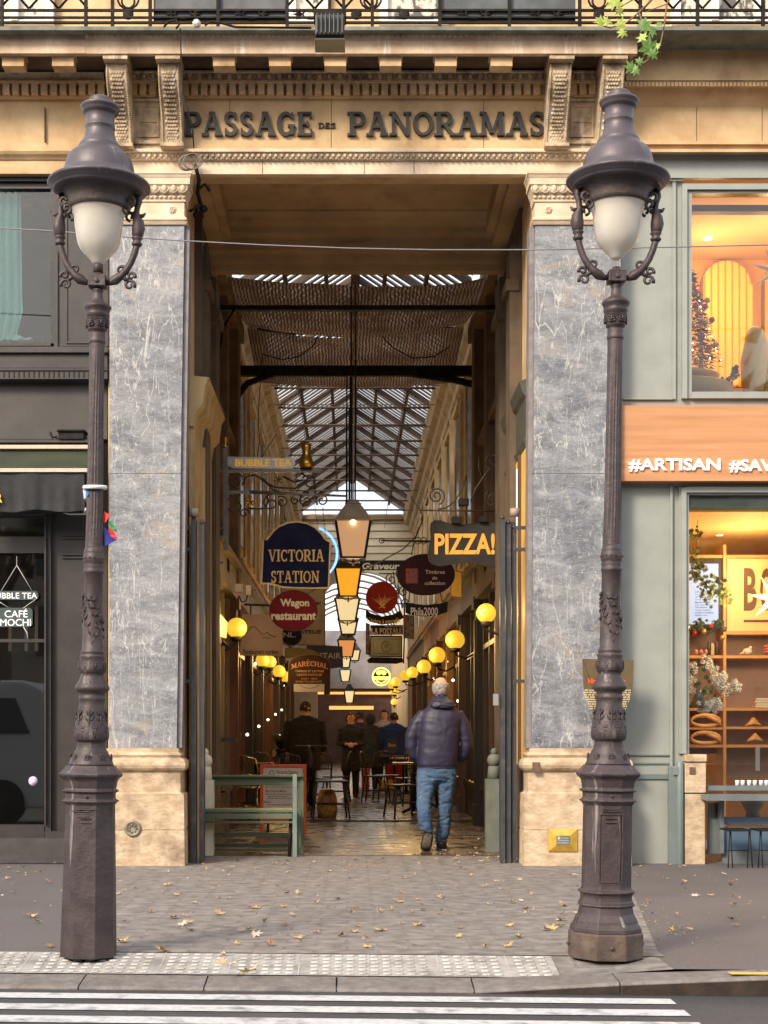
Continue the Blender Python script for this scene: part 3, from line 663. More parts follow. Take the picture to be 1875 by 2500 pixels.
# balcony: slab, railing, tall windows behind
m = MB(); m.box(X0, X1w, PJ - .12, .3, PZ(76, PJ - .1), PZ(67, PJ - .1)); m.build('balcony_slab', mat('lead', (.10, .11, .09), (.2, .21, .18), 6, .7), bld)
rl = wthing('balcony_railing', 'black ornate iron balcony railing above the cornice', 'railing', (0, PJ, PZ(66, PJ)))
YR = PJ - .02
m = MB()
for (a, b2) in ((23, 28), (41, 45), (53, 58), (-60, -52)): m.box(X0, X1w, YR - .012, YR + .012, PZ(b2, YR), PZ(a, YR))
m.build('rail', black, rl)
posts = [95, 205, 270, 362, 528, 695, 740, 835, 905, 1070, 1075, 1242, 1410, 1500, 1620]
for px in (-30, 0, 205, 270, 362, 528, 697, 835, 905, 1070, 1240, 1412, 1560, 1700, 1860):
    m = MB(); m.pbox(px, px + 8, -60, 66, YR - .016, YR + .016); m.build('baluster', black, rl)
mo = MB()
for px in (447, 614, 982 + 175, 982 + 352, 820 - 60):
    cx, cz = PX(px, YR), PZ(35, YR)
    mo.tube([(cx + .075 * cos(t), YR, cz + .04 * sin(t)) for t in [2 * pi * k / 16 for k in range(16)]], .009, 5, closed=True)
    for s in (-1, 1):
        for q in (-.03, 0, .03): mo.tube([(cx + s * .08, YR, cz), (cx + s * .13, YR, cz + q), (cx + s * .16, YR, cz + q * .6)], [.008, .012, .003], 5)
for px in (313, 870, 987, 1462):
    cx, cz = PX(px, YR), PZ(35, YR); mo.lathe([(0, .05), (.01, .045), (.012, .02)], (0, 0, 0), 12)
    k0 = len(mo.v) - 36
    for i in range(k0, len(mo.v)): v = mo.v[i]; mo.v[i] = (cx + v[0], YR - v[2], cz + v[1])
for a, b2 in ((0, 205), (1500, 1860), (697, 905)):
    x = a
    while x < b2 - 40:
        for d in ((0, 70), (70, 0)): mo.tube([P(x + d[0], 20, YR), P(x + d[1], -58, YR)], .011, 5)
        x += 72
for px in (313, 905, 1462):
    for s in (-1, 1): mo.tube(spiral((PX(px, YR), YR, PZ(0, YR)), .11, .03, 1.1, 16, pi / 2, d=s), .01, 5)
mo.build('ironwork', black, rl)
m = MB()
for a, b2 in ((375, 700), (1070, 1405)):
    m.pbox(a, b2, -60, 58, YR + .02, YR + .03)
m.build('backing_panel', mat('railing_panel', (.05, .055, .06), (.10, .105, .115), 5, .5), rl)
def french_window(px0, px1, n):
    m = MB(); y = .26
    m.pbox(px0, px0 + 22, -80, 60, y - .05, y + .02); m.pbox(px1 - 22, px1, -80, 60, y - .05, y + .02); m.pbox(px0 + 22, px1 - 22, 48, 60, y - .05, y + .02)
    for k in range(1, n):
        c = px0 + (px1 - px0) * k / n; m.pbox(c - 9, c + 9, -80, 48, y - .06, y + .02)
    f = m.build('window_frame', mat('white_joinery', (.66, .66, .64), None, rough=.5), bld)
    m = MB(); m.pbox(px0 + 22, px1 - 22, -80, 48, y, y + .005); kid(m, 'pane', mat('pane_reflections', (.10, .09, .075), (.62, .57, .46), 6, .15, stretch=(1, 1, .6), lo=.47, hi=.53), f, bld)  # pale patches in the pane colour stand in for reflections
french_window(-60, 130, 2); french_window(925, 1095, 1); french_window(1640, 1960, 3); french_window(700, 800, 1)
# ================================================================ STREET LAMPS
# profile rows: (photo row, half width in photo px) measured on the right lamp
LS = 461.0; LB = 2335.0
def lz(py): return (LB - py) / LS
def prof(rows): return [(lz(py), max(hw, .3) / LS) for py, hw in sorted(rows, key=lambda r: -r[0])]
low = [(1548.0 + k * .3767, h) for k, h in ()]
glob_m = mat('lamp_globe', (0.36, 0.345, 0.32), (0.43, 0.415, 0.385), 5, 0.28, emit=(1.0, 0.80, 0.58), estr=0.05, c3=(.5, .46, .38), s3=4, amt3=.4)
def street_lamp(name, label, px_base, py_base, lean, left):
    sc = LS; D_s = (py_base - VY) / CAM_Z; y = F / D_s + CAM_Y; k = LS / D_s
    root = thing(name, label, 'street lamp', ((px_base - VX) / D_s, y, 0), 'iron lamp posts at the kerb')
    k *= .992 if left else 1; root.scale = (k, k, k); root.rotation_euler = (0, lean, 0)
    # pedestal, octagonal
    if left:
        ped = [(2335, 66), (2330, 66), (2100, 61), (1985, 58), (1962, 58)]
    else:
        ped = [(2271, 84), (2262, 83), (2250, 75), (2245, 74), (2238, 71), (2228, 65), (2212, 62), (2209, 63), (2206, 65), (2200, 64), (2196, 61), (2188, 60), (2182, 61), (2178, 65), (2173, 65), (2169, 59), (2160, 58), (1964, 57)]
    ped += [(1962, 60), (1957, 62), (1951, 62), (1947, 59), (1935, 59), (1932, 62), (1927, 62), (1922, 60), (1918, 61), (1905, 63), (1900, 66), (1893, 74), (1888, 75), (1884, 72), (1878, 66), (1872, 61), (1867, 58)]
    m = MB(); c8 = 1 / cos(pi / 8) * .985
    m.lathe([(z, r * c8) for z, r in prof(ped)], n=8, rot=.5, smooth=False)
    pe = m.build('pedestal', iron, root, bevel=.004)
    if not left:
        m = MB(); m.lathe([(0, 88 * 1.06 / LS), (lz(2275), 88 * 1.06 / LS), (lz(2271), 84 * 1.06 / LS)], n=8, rot=.5, smooth=False)
        for a in (0, 90, 180, 270):
            m.ball((.197 * cos(radians(a)), .197 * sin(radians(a)), .07), .012, 6, 4)
        m.build('foot_block', mat('foot_iron', (.05, .035, .03), (.10, .07, .055), 12, .75, bump=.6, c3=(.2, .15, .11), s3=8, amt3=.5), root, bevel=.006)
    m = MB(); yf = -57.5 / LS                # access panel on the front face
    def fr(a, b2, c, d, t=.004): m.box(a / LS, b2 / LS, yf - t, yf + .01, lz(d), lz(c))
    if not left: fr(-28, -26, 1985, 2150); fr(26, 28, 1985, 2150); fr(-26, 26, 1985, 1987); fr(-26, 26, 2148, 2150); fr(-22, 22, 1976, 1979, .006)
    else: fr(-34, 10, 1976, 1979); fr(-28, 26, 1971, 1973.5); fr(-24, 6, 1990, 1992.5); fr(-24, 6, 2002, 2004.5); fr(-12, 12, 2150, 2152)
    fr(-20, 16, 1972, 1974, .007); fr(-14, 12, 1994, 1996, .007); fr(-14, 12, 2004, 2006, .007)
    m.ball((0, -60 / LS, lz(1942)), 4 / LS, 6, 4); m.build('access_panel', iron_dark, pe if False else root)
    # rope bead rings
    for py in ((1954, 1929) if left else (1954, 1929, 2175, 2207)):
        q = []; m = MB()
        rr = 64 / LS * c8
        for i in range(64):
            a = 2 * pi * i / 64; s8 = cos(pi / 8) / cos(((a + pi / 8) % (pi / 4)) - pi / 8); q.append((rr * s8 * cos(a), rr * s8 * sin(a), lz(py)))
        m.tube(q, [(.0075 if i % 2 else .0055) for i in range(64)], 6, closed=True)
        m.build('rope_ring', iron_dark, root)
    # ornate lower shaft
    rows = [(1867, 56), (1862, 54), (1850, 50), (1842, 44), (1838, 42), (1834, 42), (1828, 37), (1822, 36), (1812, 34), (1808, 35), (1806, 40), (1802, 42), (1790, 43), (1780, 42), (1765, 39.5), (1740, 35), (1718, 31.5), (1710, 31), (1706, 33), (1700, 34), (1696, 31), (1690, 32), (1685, 38), (1681, 42), (1675, 42), (1670, 40), (1660, 34), (1650, 29.5), (1642, 28), (1640, 30), (1636, 33), (1630, 34), (1620, 33), (1605, 30), (1601, 32), (1597, 31), (1594, 27.5), (1592, 29), (1586, 29), (1583, 26), (1550, 25.2), (1450, 23.6), (1396, 23), (1394, 25), (1389, 25.5), (1385, 24), (1380, 24), (1376, 25), (1372, 23.5), (1369, 25.5), (1360, 26.5), (1350, 26), (1347, 24), (1343, 25), (1338, 24), (1336, 22.6), (1330, 21.8)]
    m = MB(); m.lathe(prof(rows), n=32); sh = m.build('lower_shaft', iron, root)
    m = MB(); rows2 = [(1330, 21.8), (1326, 21.6), (1250, 20.8), (1000, 18.8), (836, 18.4), (830, 18.6)]
    m.lathe(prof(rows2), n=36, smooth=False, fl=(lz(1322), lz(842))); m.build('fluted_shaft', iron, root)
    m = MB()
    rows3 = [(830, 18.8), (828, 20), (822, 21), (818, 19), (812, 19.5), (806, 19), (800, 19), (798, 23), (794, 23.5), (780, 25), (765, 27), (760, 30), (757, 29), (752, 29), (745, 32), (740, 34.5), (737, 33), (732, 27), (728, 22), (724, 15), (718, 13.5), (708, 12), (704, 11), (700, 14), (697, 14), (694, 11)]
    m.lathe(prof(rows3), n=28)
    cap = m.build('capital', iron, root)
    def leafy(mm, r, py, w_, h_, n, ph=0, t=.006):
        """upright acanthus leaves: midrib with side lobes"""
        for i in range(n):
            a = 2 * pi * (i + ph) / n
            def on(u, v, rr): aa = a + u / max(rr, .02); return (rr * cos(aa), rr * sin(aa), lz(py) + v)
            mm.tube([on(0, -h_ / 2, r), on(0, 0, r + t * .4), on(0, h_ / 2, r)], [.006, .006, .002], 5)
            for q in range(4):
                v = -h_ * .38 + h_ * .22 * q; ww = w_ * (.5 - .09 * q)
                for s in (-1, 1): mm.tube([on(0, v - .004, r), on(s * ww * .6, v + h_ * .02, r + t * .3), on(s * ww, v + h_ * .16, r)], [.004, .006, .002], 5)
    m = MB(); leafy(m, 25.5 / LS, 779, .05, .055, 6); kid(m, 'leaf_carving', iron, cap, root)
    m = MB()
    leafy(m, 37 / LS, 1760, .075, .14, 8); leafy(m, 40 / LS, 1785, .05, .07, 8, .5); leafy(m, 49 / LS, 1850, .06, .055, 8); leafy(m, 32 / LS, 1622, .05, .045, 8, .5)
    for i in range(14):
        a = 2 * pi * i / 14; m.ball((26.5 / LS * cos(a), 26.5 / LS * sin(a), lz(1358)), .006, 5, 4)
    rn = random.Random(5)
    for i in range(9):                       # climbing laurel branches in relief
        a = rn.random() * 6.28; z = lz(1575 - rn.random() * 70); r = 24.5 / LS; d = rn.choice((-1, 1)); q = []
        for j in range(8): q.append((r * cos(a + d * j * .16), r * sin(a + d * j * .16), z + j * .020)); 
        m.tube(q, [.0045 - .0004 * j for j in range(8)], 5)
        for j in range(2, 8, 2):
            for s in (-1, 1):
                p0 = Vector(q[j]); aa = a + d * j * .16 + s * .38; m.tube([p0, ((r + .006) * cos(aa - s * .2), (r + .006) * sin(aa - s * .2), p0.z + .012), (r * cos(aa), r * sin(aa), p0.z + .03)], [.002, .0045, .001], 5)
    kid(m, 'relief_carving', iron, sh, root)
    # socket box
    m = MB(); m.box(-21 / LS, 21 / LS, -21 / LS, 21 / LS, lz(691), lz(664)); m.lathe(prof([(664, 20), (660, 16), (656, 12), (652, 10)]), n=12); m.lathe([(0, .012), (.008, .012)], (0, 0, 0), 10)
    for i in range(len(m.v) - 20, len(m.v)): v = m.v[i]; m.v[i] = (v[0], -21 / LS - v[2], lz(679) + v[1])
    m.lathe(prof([(694, 14), (691, 23), (689, 23)]), n=20); m.build('socket', iron, root, bevel=.003)
    if left:
        m = MB(); m.lathe(prof([(656, 13), (640, 12), (634, 12)]), n=16); m.build('stem', iron, root)
    # yoke: two arms with collars and leaf knots, seen in the picture plane
    for s in (-1, 1):
        m = MB(); Q = lambda u, py: (s * u / LS, 0, lz(py))
        m.tube([Q(20, 678), Q(30, 678), Q(42, 672), Q(58, 660), (s * 70 / LS, 0, lz(646)), Q(80, 630), Q(88, 610), Q(93, 592), Q(95, 585)], [.014, .017, .028, .022, .019, .018, .018, .018, .018], 8)
        m.lathe([(0, .022), (.012, .030), (.022, .022), (.032, .022), (.042, .031), (.054, .022)], (s * 95 / LS, 0, lz(588)), 12)
        m.tube([Q(95, 570), Q(96, 560), Q(98, 545), Q(97, 528), Q(92, 512), Q(94, 495), Q(99, 478), Q(98, 466), Q(90, 460)], [.022, .031, .036, .030, .018, .015, .017, .016, .012], 8)
        for c, r0, tn in (((s * 78 / LS, 0, lz(684)), .030, 1.2), ((s * 82 / LS, 0, lz(662)), .022, 1.0), ((s * 56 / LS, 0, lz(648)), .030, .8)):
            m.tube(spiral(c, r0, .008, tn, 14, (-.4 if s > 0 else pi + .4), d=s), [.010 - .0003 * i for i in range(15)], 6)
        m.tube([Q(60, 660), Q(66, 668), Q(74, 674)], .012, 6); m.tube([Q(99, 515), Q(110, 512), Q(115, 506)], [.014, .010, .004], 6); m.ball(Q(84, 515), .014, 6, 5)
        arm = m.build('arm', iron, root)
        m = MB()                              # scroll bracket under the rim, turned inwards
        c = (s * 66 / LS, -.055, lz(492))
        for yy in (-.06, .06):
            m.tube([(s * 99 / LS, yy * .3, lz(462)), (s * 86 / LS, yy * .7, lz(458)), (s * 70 / LS, yy, lz(470)), (s * 52 / LS, yy * 1.6, lz(478)), (s * 40 / LS, yy * 2.0, lz(474)), (s * 36 / LS, yy * 2.1, lz(464)), (s * 40 / LS, yy * 2.0, lz(457))], [.011, .012, .012, .012, .010, .010, .012], 6)
            m.tube(spiral((s * 80 / LS, yy * .8, lz(486)), .040, .010, 1.25, 18, pi / 2, d=s), .009, 6)
            m.tube(spiral((s * 74 / LS, yy * .9, lz(506)), .026, .008, 1.0, 12, -pi / 2, d=-s), .008, 6)
        kid(m, 'scroll', iron_dark, arm, root)
    # glass, collar, hood
    m = MB(); g = [(499, 71), (503, 69), (510, 64), (522, 60), (545, 57.5), (568, 54), (583, 51), (596, 45), (606, 37), (615, 28), (622, 20.5), (629, 15), (634, 11), (634.5, 3)]
    m.lathe(prof(g), n=32); m.build('globe', glob_m, root)
    m = MB(); m.lathe(prof([(504, 70), (500, 75), (494, 76), (484, 77), (470, 83), (462, 88), (458, 96)]), n=32, cap=False); m.build('collar', iron_dark, root)
    m = MB()
    m.lathe(prof([(460, 84), (460, 108), (456, 112), (452, 113), (450, 118), (447, 119), (445, 123), (441, 126), (437, 124), (433, 119), (430, 112), (427, 96), (424, 93.5), (419, 92), (416, 89), (412, 87), (405, 86), (395, 84), (385, 81), (375, 77.5), (366, 71), (360, 62), (355, 56), (352, 53.5), (349, 52), (346, 52), (342, 50), (332, 42), (322, 38), (312, 36), (302, 35), (299, 37), (296, 37), (294, 35), (270, 35), (266, 37), (263, 42), (259, 43), (256, 44), (252, 47.5), (248, 48.5), (245, 46), (243, 34), (241, 30), (236, 28), (230, 28), (227, 26), (223, 20), (220, 12), (218.5, 1)]), n=40)
    h = m.build('hood', mat('hood_iron', (.058, .048, .056), (.095, .080, .092), 5, .45, metal=.25, bump=.15, bscale=40, c3=(.34, .32, .32), s3=9, st3=(1, 1, .3), amt3=.45, lo3=.62, hi3=.7), root)
    return root
lampR = street_lamp('street_lamp', 'cast iron street lamp on a faceted foot block, in front of the wooden sign band', 1477, 2335, radians(.95), False)
lampL = street_lamp('street_lamp', 'leaning cast iron street lamp without a foot block, flags tied to its shaft', 216, 2333, radians(.80), True)
# streamers tied to the left lamp
def on_lamp(py, u, root=lampL, fy=-.06):
    k = root.scale[0]; z = lz(py) * k; return Vector((root.location.x + z * math.tan(root.rotation_euler.y) + u / LS * k, root.location.y + fy, z))
YL = lampL.location.y
fl = wthing('flag_bunting', 'bunch of small red, green, white and blue plastic flags tied round the left lamp shaft', 'bunting', on_lamp(1200, 0))
def lampP(px, py, dy=0): return P(px, py, YL + dy)
m = MB(); c = on_lamp(1183, 0, fy=0); q = [(c.x + .055 * cos(a), c.y + .055 * sin(a), c.z + .006 * sin(a)) for a in [2 * pi * i / 20 for i in range(20)]]
m.tube(q, [(.012, .012)] * 20, 6, closed=True, flat=.5); m.build('tie', mat('white_tape', (.6, .6, .6), (.75, .75, .75), 30, .6), fl)
def flag(pts, dy, col, name):
    m = MB(); n = len(pts); v = [lampP(px, py, dy + .012 * sin(i * 2.1)) for i, (px, py) in enumerate(pts)]; v2 = [p + Vector((0, .004, 0)) for p in v]
    m.add(v + v2, [tuple(range(n)), tuple(range(2 * n - 1, n - 1, -1))] + [(i, i + n, (i + 1) % n + n, (i + 1) % n) for i in range(n)])
    m.build('flag', mat(name, col, rough=.45), fl)
flag([(254, 1248), (268, 1256), (266, 1262), (256, 1277), (250, 1275)], .0, (.72, .06, .05), 'flag_red')
flag([(254, 1286), (284, 1318), (256, 1334), (250, 1330)], .01, (.03, .04, .28), 'flag_navy')
flag([(264, 1270), (274, 1276), (284, 1292), (286, 1300), (272, 1292)], -.01, (.03, .30, .10), 'flag_green')
flag([(264, 1288), (276, 1293), (286, 1312), (282, 1317), (270, 1309)], -.02, (.62, .03, .04), 'flag_scarlet')
flag([(202, 1196), (214, 1190), (220, 1194), (214, 1214), (212, 1228), (205, 1218)], -.01, (.60, .66, .75), 'flag_white')
flag([(210, 1194), (222, 1192), (216, 1208), (210, 1214)], -.03, (.04, .14, .36), 'flag_blue')
# wire across the street front
m = MB(); YW = YL - .10; q = []
for px, py in ((-260, 545), (0, 557), (130, 564), (270, 576), (450, 588), (640, 598), (850, 606), (1060, 610), (1300, 610), (1500, 606), (1700, 602), (1875, 598), (2200, 588)): q.append(P(px, py, -1.2))
m.tube(q, .0058, 6); tag(m.build('overhead_wire', mat('wire_grey', (.20, .19, .2), rough=.5)), 'thin grey wire strung across the front between the lamp heads', 'wire')
# ================================================================ LEFT SHOP (dark cafe front)
dk = mat('charcoal_joinery', (.024, .020, .020), (.038, .032, .031), 6, .42, bump=.08, c3=(.04, .033, .032), s3=2)
dk2 = mat('charcoal_panel', (.032, .027, .026), (.046, .040, .038), 3, .5, bump=.1)
gl_dark = glass_mat('cafe_glass', (.75, .78, .78), .10, .015, refl=1.6)
cf = wthing('cafe_shopfront', 'charcoal painted cafe front with a tall window and black awning left of the entrance', 'shopfront', (PX(100), 0, 0))
def pb(mb, *a): return mb.pbox(*a)
m = MB()
y0 = .02
pb(m, 132, 264, 424, 845, y0, .4)                              # wall panel right of upper window
pb(m, -120, 130, 424, 442, y0 + .04, .4); pb(m, -120, 132, 442, 456, .10, .4)
m.build('upper_panel', dk, cf)
m = MB()
for a, b2, c, d in ((140, 222, 458, 462), (160, 218, 834, 838), (160, 164, 462, 834)): pb(m, a, b2, c, d, y0 - .012, y0)
m.build('panel_moulding', dk2, cf)
m = MB(); pb(m, 124, 132, 456, 838, .03, .12); pb(m, 131.5, 141, 442, 852, .0, .03); pb(m, -120, 124, 836, 844, .04, .12); pb(m, -120, 124, 456, 460, .04, .12)
wf = m.build('window_frame', dk, cf)
m = MB(); pb(m, -120, 124, 460, 836, .085, .09); kid(m, 'pane', glass_mat('clear_cafe_glass', (.96, .98, .98), .02, .015), wf, cf)
m = MB(); pb(m, -120, 262, 846, 860, -.06, .05); pb(m, -120, 262, 861, 898, -.02, .05); pb(m, -120, 262, 899, 904, -.045, .05); pb(m, -120, 262, 905, 925, -.03, .05)
m.build('sill_band', dk, cf)
m = MB(); x = -20
while x < 222: pb(m, x + 4, x + 6.5, 907, 922, -.034, -.029); x += 12.2
m.build('vent_slot', black, cf)
m = MB(); pb(m, -120, 262, 930, 1072, .10, .3); pb(m, -120, 262, 925.5, 929.5, .0, .3); m.build('fascia', dk2, cf)
m = MB(); pb(m, -120, 222, 1073, 1080, -.10, .3); m.build('awning_housing', dk, cf)
beige = mat('beige_rail', (.50, .40, .30), (.58, .47, .36), 20, .5)
m = MB(); pb(m, -120, 216, 1086, 1095, -.14, -.06); pb(m, -120, 214, 1143, 1152, -.36, -.32); m.build('awning_rail', beige, cf)
aw = MB()
n = 16; v = []
for i in range(n + 1):
    f = i / n
    for j in range(9):
        g = j / 8; px = -120 + (214 + 120) * g; yy = -.10 - .24 * f
        v.append((PX(px, -.3), yy, PZ(1100, -.10) + (PZ(1143, -.34) - PZ(1100, -.10)) * f - .006 * sin(pi * f)))
aw.add(v, [(i * 9 + j, i * 9 + j + 1, (i + 1) * 9 + j + 1, (i + 1) * 9 + j) for i in range(n) for j in range(8)], True)
aw.build('awning_cover', mat('awning_green', (.035, .045, .022), (.02, .022, .018), 1.5, .6, stretch=(1, 1, 3)), cf)
v = []; nx = 60; nz = 10
for j in range(nz + 1):
    for i in range(nx + 1):
        px = -120 + (206 + 120) * i / nx; g = j / nz
        v.append((PX(px, -.34), -.34 + .014 * g * sin(px * .07) + .008 * g * sin(px * .19 + 1) + .012 * noise.noise(Vector((px * .02, g * 1.5, 0))), PZ(1153 + (1247 + 3 * sin(px * .05) - 1153) * g, -.34)))
aw = MB(); aw.add(v, [(j * (nx + 1) + i, j * (nx + 1) + i + 1, (j + 1) * (nx + 1) + i + 1, (j + 1) * (nx + 1) + i) for j in range(nz) for i in range(nx)], True)
val = aw.build('awning_valance', mat('awning_black', (.014, .014, .016), (.024, .024, .028), 12, .8, bump=.3, bscale=200), cf)
m = MB(); add_text(m, 'R', PX(-9, -.36), PX(6, -.36), PZ(1227, -.36), PZ(1205, -.36), -.362, .004, .02); add_text(m, 'BA', PX(-44, -.36), PX(-13, -.36), PZ(1227, -.36), PZ(1205, -.36), -.362, .004, .02)
kid(m, 'lettering', mat('awning_gold', (.75, .50, .06), rough=.5), val, cf)
m = MB(); m.tube([P(214, 1246, -.30), P(212, 1255, -.28), P(170, 1255, -.26), P(156, 1252, -.2)], .010, 6); m.tube([P(208, 1240, -.3), P(210, 1252, -.3)], .02, 8)
m.build('awning_arm', mat('bare_metal', (.45, .45, .46), rough=.35, metal=.8), cf)
# lower door and side light
m = MB()
pb(m, 124, 262, 1254, 2050, .12, .4); pb(m, 108, 124, 1254, 2050, .06, .4)
pb(m, -120, 124, 1310, 1350, .12, .2)
pb(m, -120, 108, 2015, 2046, .05, .2); pb(m, 109, 250, 2030, 2050, .0, .2)
pb(m, 108, 112, 1254, 2014, .02, .06); pb(m, -120, 130, 1249, 1254, .0, .3)
m.build('door_frame', dk, cf)
m = MB()
for py in (1306, 1314, 1353, 1361): pb(m, 152, 214, py, py + 2, .10, .12)
m.build('panel_groove', dk2, cf)
m = MB(); pb(m, -120, 108, 1254, 1310, .15, .155); pb(m, -120, 108, 1350, 2015, .15, .155); m.build('door_pane', gl_dark, cf)
m = MB(); pb(m, -120, 108, 1560, 1568, .13, .17); m.build('cross_bar', dk, cf)
m = MB(); pb(m, -400, 258, 2047, 2108, -.02, .4); m.build('plinth', mat('dark_plinth', (.035, .030, .032), (.055, .048, .050), 6, .7, bump=.3), cf)
# rooms behind
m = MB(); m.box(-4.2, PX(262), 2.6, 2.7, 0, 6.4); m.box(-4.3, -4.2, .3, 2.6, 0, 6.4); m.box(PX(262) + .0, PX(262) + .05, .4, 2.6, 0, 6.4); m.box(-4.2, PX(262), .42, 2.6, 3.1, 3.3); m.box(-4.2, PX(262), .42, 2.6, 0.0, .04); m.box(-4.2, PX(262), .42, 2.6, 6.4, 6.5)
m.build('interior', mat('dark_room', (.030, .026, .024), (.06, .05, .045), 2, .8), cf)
m = MB()
for px in (20, 60, 85): m.pbox(px, px + 8, 1480, 1590, 1.2, 1.25)
m.build('wooden_slat', mat('dim_wood', (.10, .05, .03)), cf)
# teal curtain
cur = MB(); v = []; nx, nz = 48, 30
for j in range(nz + 1):
    g = j / nz
    for i in range(nx + 1):
        u = i / nx; px = -80 + (128 - 9 * sin(g * pi) * 0 + (8 * g if g < .8 else 8 - 90 * (g - .8))) * u
        v.append((PX(px, .2), .22 + .028 * sin(u * 46 + g * 1.5) * (1 - .3 * g) + .01 * sin(u * 97 + 3 * g), PZ(468 + (828 - 468) * g, .2)))
cur.add(v, [(j * (nx + 1) + i, j * (nx + 1) + i + 1, (j + 1) * (nx + 1) + i + 1, (j + 1) * (nx + 1) + i) for j in range(nz) for i in range(nx)], True)
# puddled hem
v = []
for j in range(9):
    for i in range(17):
        u, g = i / 16, j / 8; px = 20 + 88 * u; h = (1 - u) ** .8 * 28 * (1 - (2 * g - 1) ** 2) + 3 * sin(u * 20 + g * 6)
        v.append((PX(px, .2), .12 + .25 * g, PZ(836 - max(h, 0) * (1 - .3 * g), .2)))
cur.add(v, [(j * 17 + i, j * 17 + i + 1, (j + 1) * 17 + i + 1, (j + 1) * 17 + i) for j in range(8) for i in range(16)], True)
tag(cur.build('curtain', mat('teal_cloth', (.22, .62, .55), (.34, .76, .68), 3, .8, stretch=(3, 1, .4))), 'teal curtain gathered inside the upper left window', 'curtain')
# hanging white letter signs inside the door
def inside_sign(name, label, rows, back):
    t = wthing(name, label, 'sign', P(40, back[3], .1))
    m = MB(); r = .03; m.prism([(PX(a, .11), PZ(b2, .11)) for a, b2 in ((back[0], back[2] + 6), (back[0] + 6, back[2]), (back[1] - 6, back[2]), (back[1], back[2] + 6), (back[1], back[3] - 6), (back[1] - 6, back[3]), (back[0] + 6, back[3]), (back[0], back[3] - 6))], .10, .106)
    m.build('backing', mat('clear_acrylic', (.07, .09, .09), rough=.2), t)
    m = MB()
    for tx, a, b2, c, d in rows: add_text(m, tx, PX(a, .09), PX(b2, .09), PZ(d, .09), PZ(c, .09), .099, .003, 0)
    m.build('lettering', mat('white_letters', (.75, .74, .72), emit=(1, .95, .9), estr=.25), t); return t  # unlit letters with a weak glow put into the white
s1 = inside_sign('hanging_sign', 'white letter sign reading BUBBLE TEA hung inside the cafe door, the upper of two', [('BUBBLE TEA', -22, 90, 1447, 1461)], (-30, 94, 1443, 1465))
s2 = inside_sign('hanging_sign', 'white letter sign reading CAFE MOCHI hung inside the cafe door, below the other', [('CAFÉ', 11, 67, 1486, 1507), ('MOCHI', 0, 75, 1511, 1528)], (-4, 80, 1484, 1531))
m = MB(); m.tube([P(41, 1358, .1), P(41, 1380, .1), P(2, 1444, .1)], .003, 4); m.tube([P(41, 1380, .1), P(78, 1442, .1)], .003, 4); m.build('cord', mat('cord_white', (.6, .6, .58)), s1)
m = MB(); m.tube([P(86, 1464, .1), P(56, 1485, .1)], .003, 4); m.tube([P(-10, 1464, .1), P(20, 1483, .1)], .003, 4); m.tube([P(57, 1530, .1), P(66, 1545, .1), P(68, 1560, .1)], .004, 4); m.build('cord', mat('cord_white', (.6, .6, .58)), s2)
m = MB(); m.lathe([(0, .042), (.004, .042)], n=20); m.move(Matrix.Translation(P(81, 1907, .14)) @ Matrix.Rotation(radians(90), 4, 'X') @ Matrix.Diagonal((1, 1.05, 1, 1)))
tag(m.build('window_sticker', mat('sticker', (.75, .7, .8), (.5, .35, .7), 30, .5)), 'small round white sticker low on the cafe door glass', 'sticker')
# small projector box above the awning
t = wthing('box_light', 'small black box floodlight with a cable above the cafe awning', 'floodlight', P(170, 1072, -.08))
m = MB(); m.pbox(142, 204, 1052, 1072, -.12, .05); m.pbox(138, 207, 1048, 1053, -.14, .06); m.build('body', black, t, bevel=.005)
m = MB(); m.tube([P(140, 1064, -.05), P(128, 1070, -.05), P(122, 1060, -.05), P(124, 1054, -.05), P(128, 1066, -.05), P(150, 1073, -.05)], .006, 5); m.build('cable', black, t)

# ================================================================ RIGHT SHOP (grey green front)
gg = mat('sage_joinery', (.27, .285, .262), (.31, .325, .30), 4, .35, bump=.03, c3=(.25, .26, .245), s3=1.5)
gg2 = mat('blue_grey_metal', (.13, .165, .165), (.16, .195, .195), 4, .38)
bk = wthing('bakery_shopfront', 'sage grey shopfront with a light wooden sign band right of the entrance', 'shopfront', (PX(1700), 0, 0))
gl_clear = glass_mat('shop_glass', (.95, .96, .95), .02, .01)
m = MB(); y0 = .03
pb(m, 1517, 1960, 372, 430, y0, .3); pb(m, 1517, 1666, 430, 978, y0 + .02, .3); pb(m, 1666, 1960, 956, 990, y0 + .02, .3); pb(m, 1517, 1666, 978, 990, y0 + .02, .3)
m.build('upper_panel', gg, bk)
m = MB(); pb(m, 1517, 1600, 429, 434, -.01, y0); pb(m, 1600, 1960, 430, 434, -.02, y0); pb(m, 1642, 1650, 442, 974, y0 - .01, y0 + .02); pb(m, 1522, 1642, 970, 975, y0 - .01, y0 + .02); m.build('panel_moulding', gg, bk)
m = MB(); pb(m, 1666, 1678, 448, 972, -.01, .1); pb(m, 1678, 1960, 448, 462, -.01, .1); pb(m, 1678, 1689, 462, 972, .02, .12); pb(m, 1689, 1960, 462, 471, .02, .12); pb(m, 1689, 1960, 957, 972, .0, .12)
uf = m.build('window_frame', gg, bk); m = MB(); pb(m, 1689, 1960, 471, 957, .08, .085); kid(m, 'pane', gl_clear, uf, bk)
m = MB(); pb(m, 1514, 1960, 990, 1174, -.10, .1)
fas = m.build('fascia', mat('light_oak', (.46, .215, .095), (.53, .27, .125), 2.2, .5, stretch=(.5, 1, 9), c3=(.32, .14, .06), s3=1.2, st3=(.5, 1, 12), amt3=.5), bk)
m = MB()
